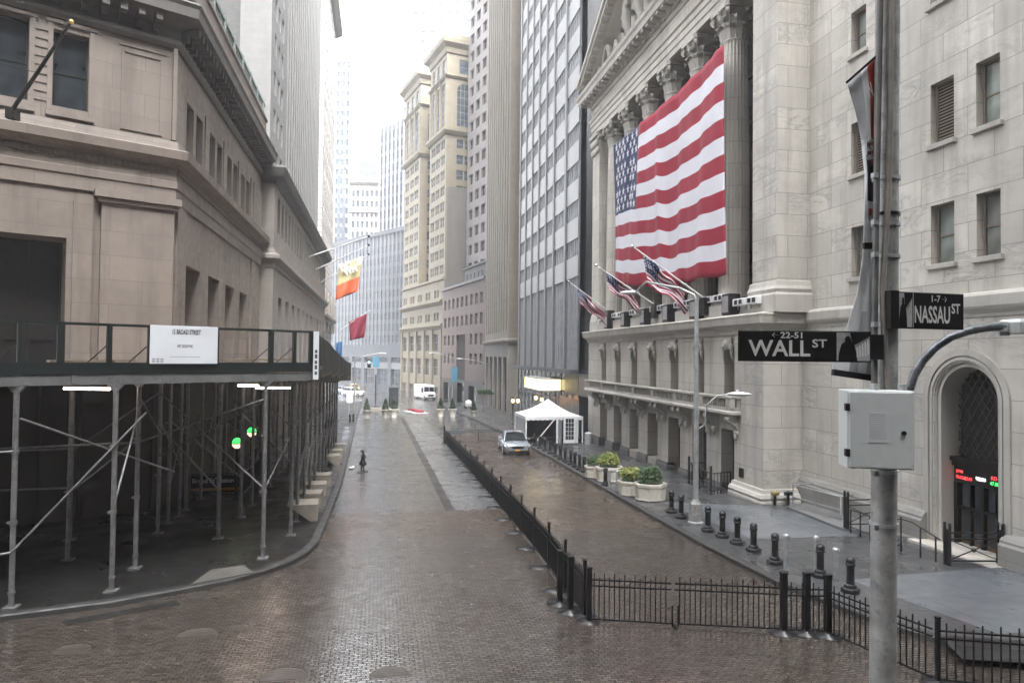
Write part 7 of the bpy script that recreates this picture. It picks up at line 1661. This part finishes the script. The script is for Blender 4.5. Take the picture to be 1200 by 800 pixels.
for s, px0, py0, wpx, hpx, m_ in (('W', 1018, 116, 9, 18, BAN_WHITE), ('FINANCIAL', 1010.5, 170, 14, 5.5, BAN_WHITE), ('CAPITAL OF', 1011, 180, 14, 5.5, BAN_WHITE), ('THE WORLD', 1012, 190, 13, 5.5, BAN_WHITE)):
    q = atdepth(px0, py0, PD-.0); mb.use(m_); text_into(mb, s, frame(q.x, q.y, ang, q.z) @ Matrix.Rotation(math.radians(-20), 4, 'Y'), wpx*PD/800, hpx*PD/800, .01)
mb.build('lettering', parent=B_)
mb = MB().use(BLACK_PAINT); a = atdepth(976,436,PD+.06); b = atdepth(1030,444,PD+.06); mb.bar(a, b, .05, .05); a = atdepth(992,97,PD+.06); b = atdepth(1034,60,PD+.06); mb.bar(a, b, .02, .02); a = atdepth(1012,288,PD); b = atdepth(1028,288,PD); mb.bar(a, b, .03, .05); mb.build('rod', parent=B_)
# dark wedge plate on the near pavement
mb = MB().use(BLACK_IRON); mb.add([(11.3,11.6,zg(11)+.15),(14.5,10.6,zg(11)+.15),(14.6,10.9,zg(11)+.22),(11.6,12.1,zg(11)+.2),(14.8,11.6,zg(11)+.15),(11.8,12.7,zg(11)+.15)], [(0,1,2,3),(3,2,4,5),(0,3,5),(1,4,2)]); tag(mb.build('wedge_plate'), 'dark steel wedge plate on the pavement behind the picket fence', 'steel plate')
# ------------------------------------------------------------------ rain haze: one closed box round the camera and the whole scene
mb = MB(); mb.box(-150, 160, -80, 520, -7, 190); hz = MB(); hz.use(None) if False else None
hm = bpy.data.materials.new('rain_haze'); hm.use_nodes = True; ht = hm.node_tree; ht.nodes.clear()
pv = ht.nodes.new('ShaderNodeVolumePrincipled'); pv.inputs['Color'].default_value = (.93,.95,1,1); pv.inputs['Density'].default_value = HAZE; pv.inputs['Anisotropy'].default_value = .2
ho = ht.nodes.new('ShaderNodeOutputMaterial'); ht.links.new(pv.outputs[0], ho.inputs['Volume'])
hz = mb.build('haze', hm); tag(hz, kind='stuff')
# ------------------------------------------------------------------ unseen buildings at the viewer's back, added and sized to shade the crossing
def shading_building(name, label, x0, x1, y0, y1, h, mat, nu, nz):
    t = thing(name, label, 'building', ((x0+x1)/2, y0, 0)); mb = MB().use(mat)
    for M, L, n in ((frame(x1, y1, 180), x1-x0, nu), (frame(x0, y1, -90), y1-y0, max(2, nu//2)), (frame(x1, y0, 90), y1-y0, max(2, nu//2)), (frame(x0, y0, 0), x1-x0, nu)):
        mb.M = M; hs = grid(1, L-1, n, 3, h-2, nz, (L-2)/n*.45, (h-5)/nz*.55); mb.wall(0, L, -4, h, hs, .3)
    mb.M = I4; mb.quad((x0,y0,h),(x1,y0,h),(x1,y1,h),(x0,y1,h)); mb.build('wall', parent=t)
    mb = MB().use(GLASS_MID)
    mb.box(x0+.3, x1-.3, y0+.3, y1-.3, 2, h-2); mb.build('window_glass', parent=t)
shading_building('unseen_memorial_hall', 'unseen grey marble hall at the top of the steps behind the viewer, added for its shade', -22, 22, -34, -9, 24, TOWER_STONE, 9, 3)
shading_building('unseen_bank_tower', 'tall stone bank tower behind the memorial hall at the viewer\'s back', -40, 40, -75, -42, 95, TOWER_STONE, 12, 26)

shading_building('unseen_trust_tower', 'tall stepped trust company tower across the cross street at the viewer\'s back', 25, 66, -42, 1, 140, TOWER_STONE, 9, 32)
shading_building('unseen_wall_side_tower', 'tall pale tower beside the memorial hall at the viewer\'s back', -66, -25, -42, 3, 140, TOWER_STONE, 9, 32)
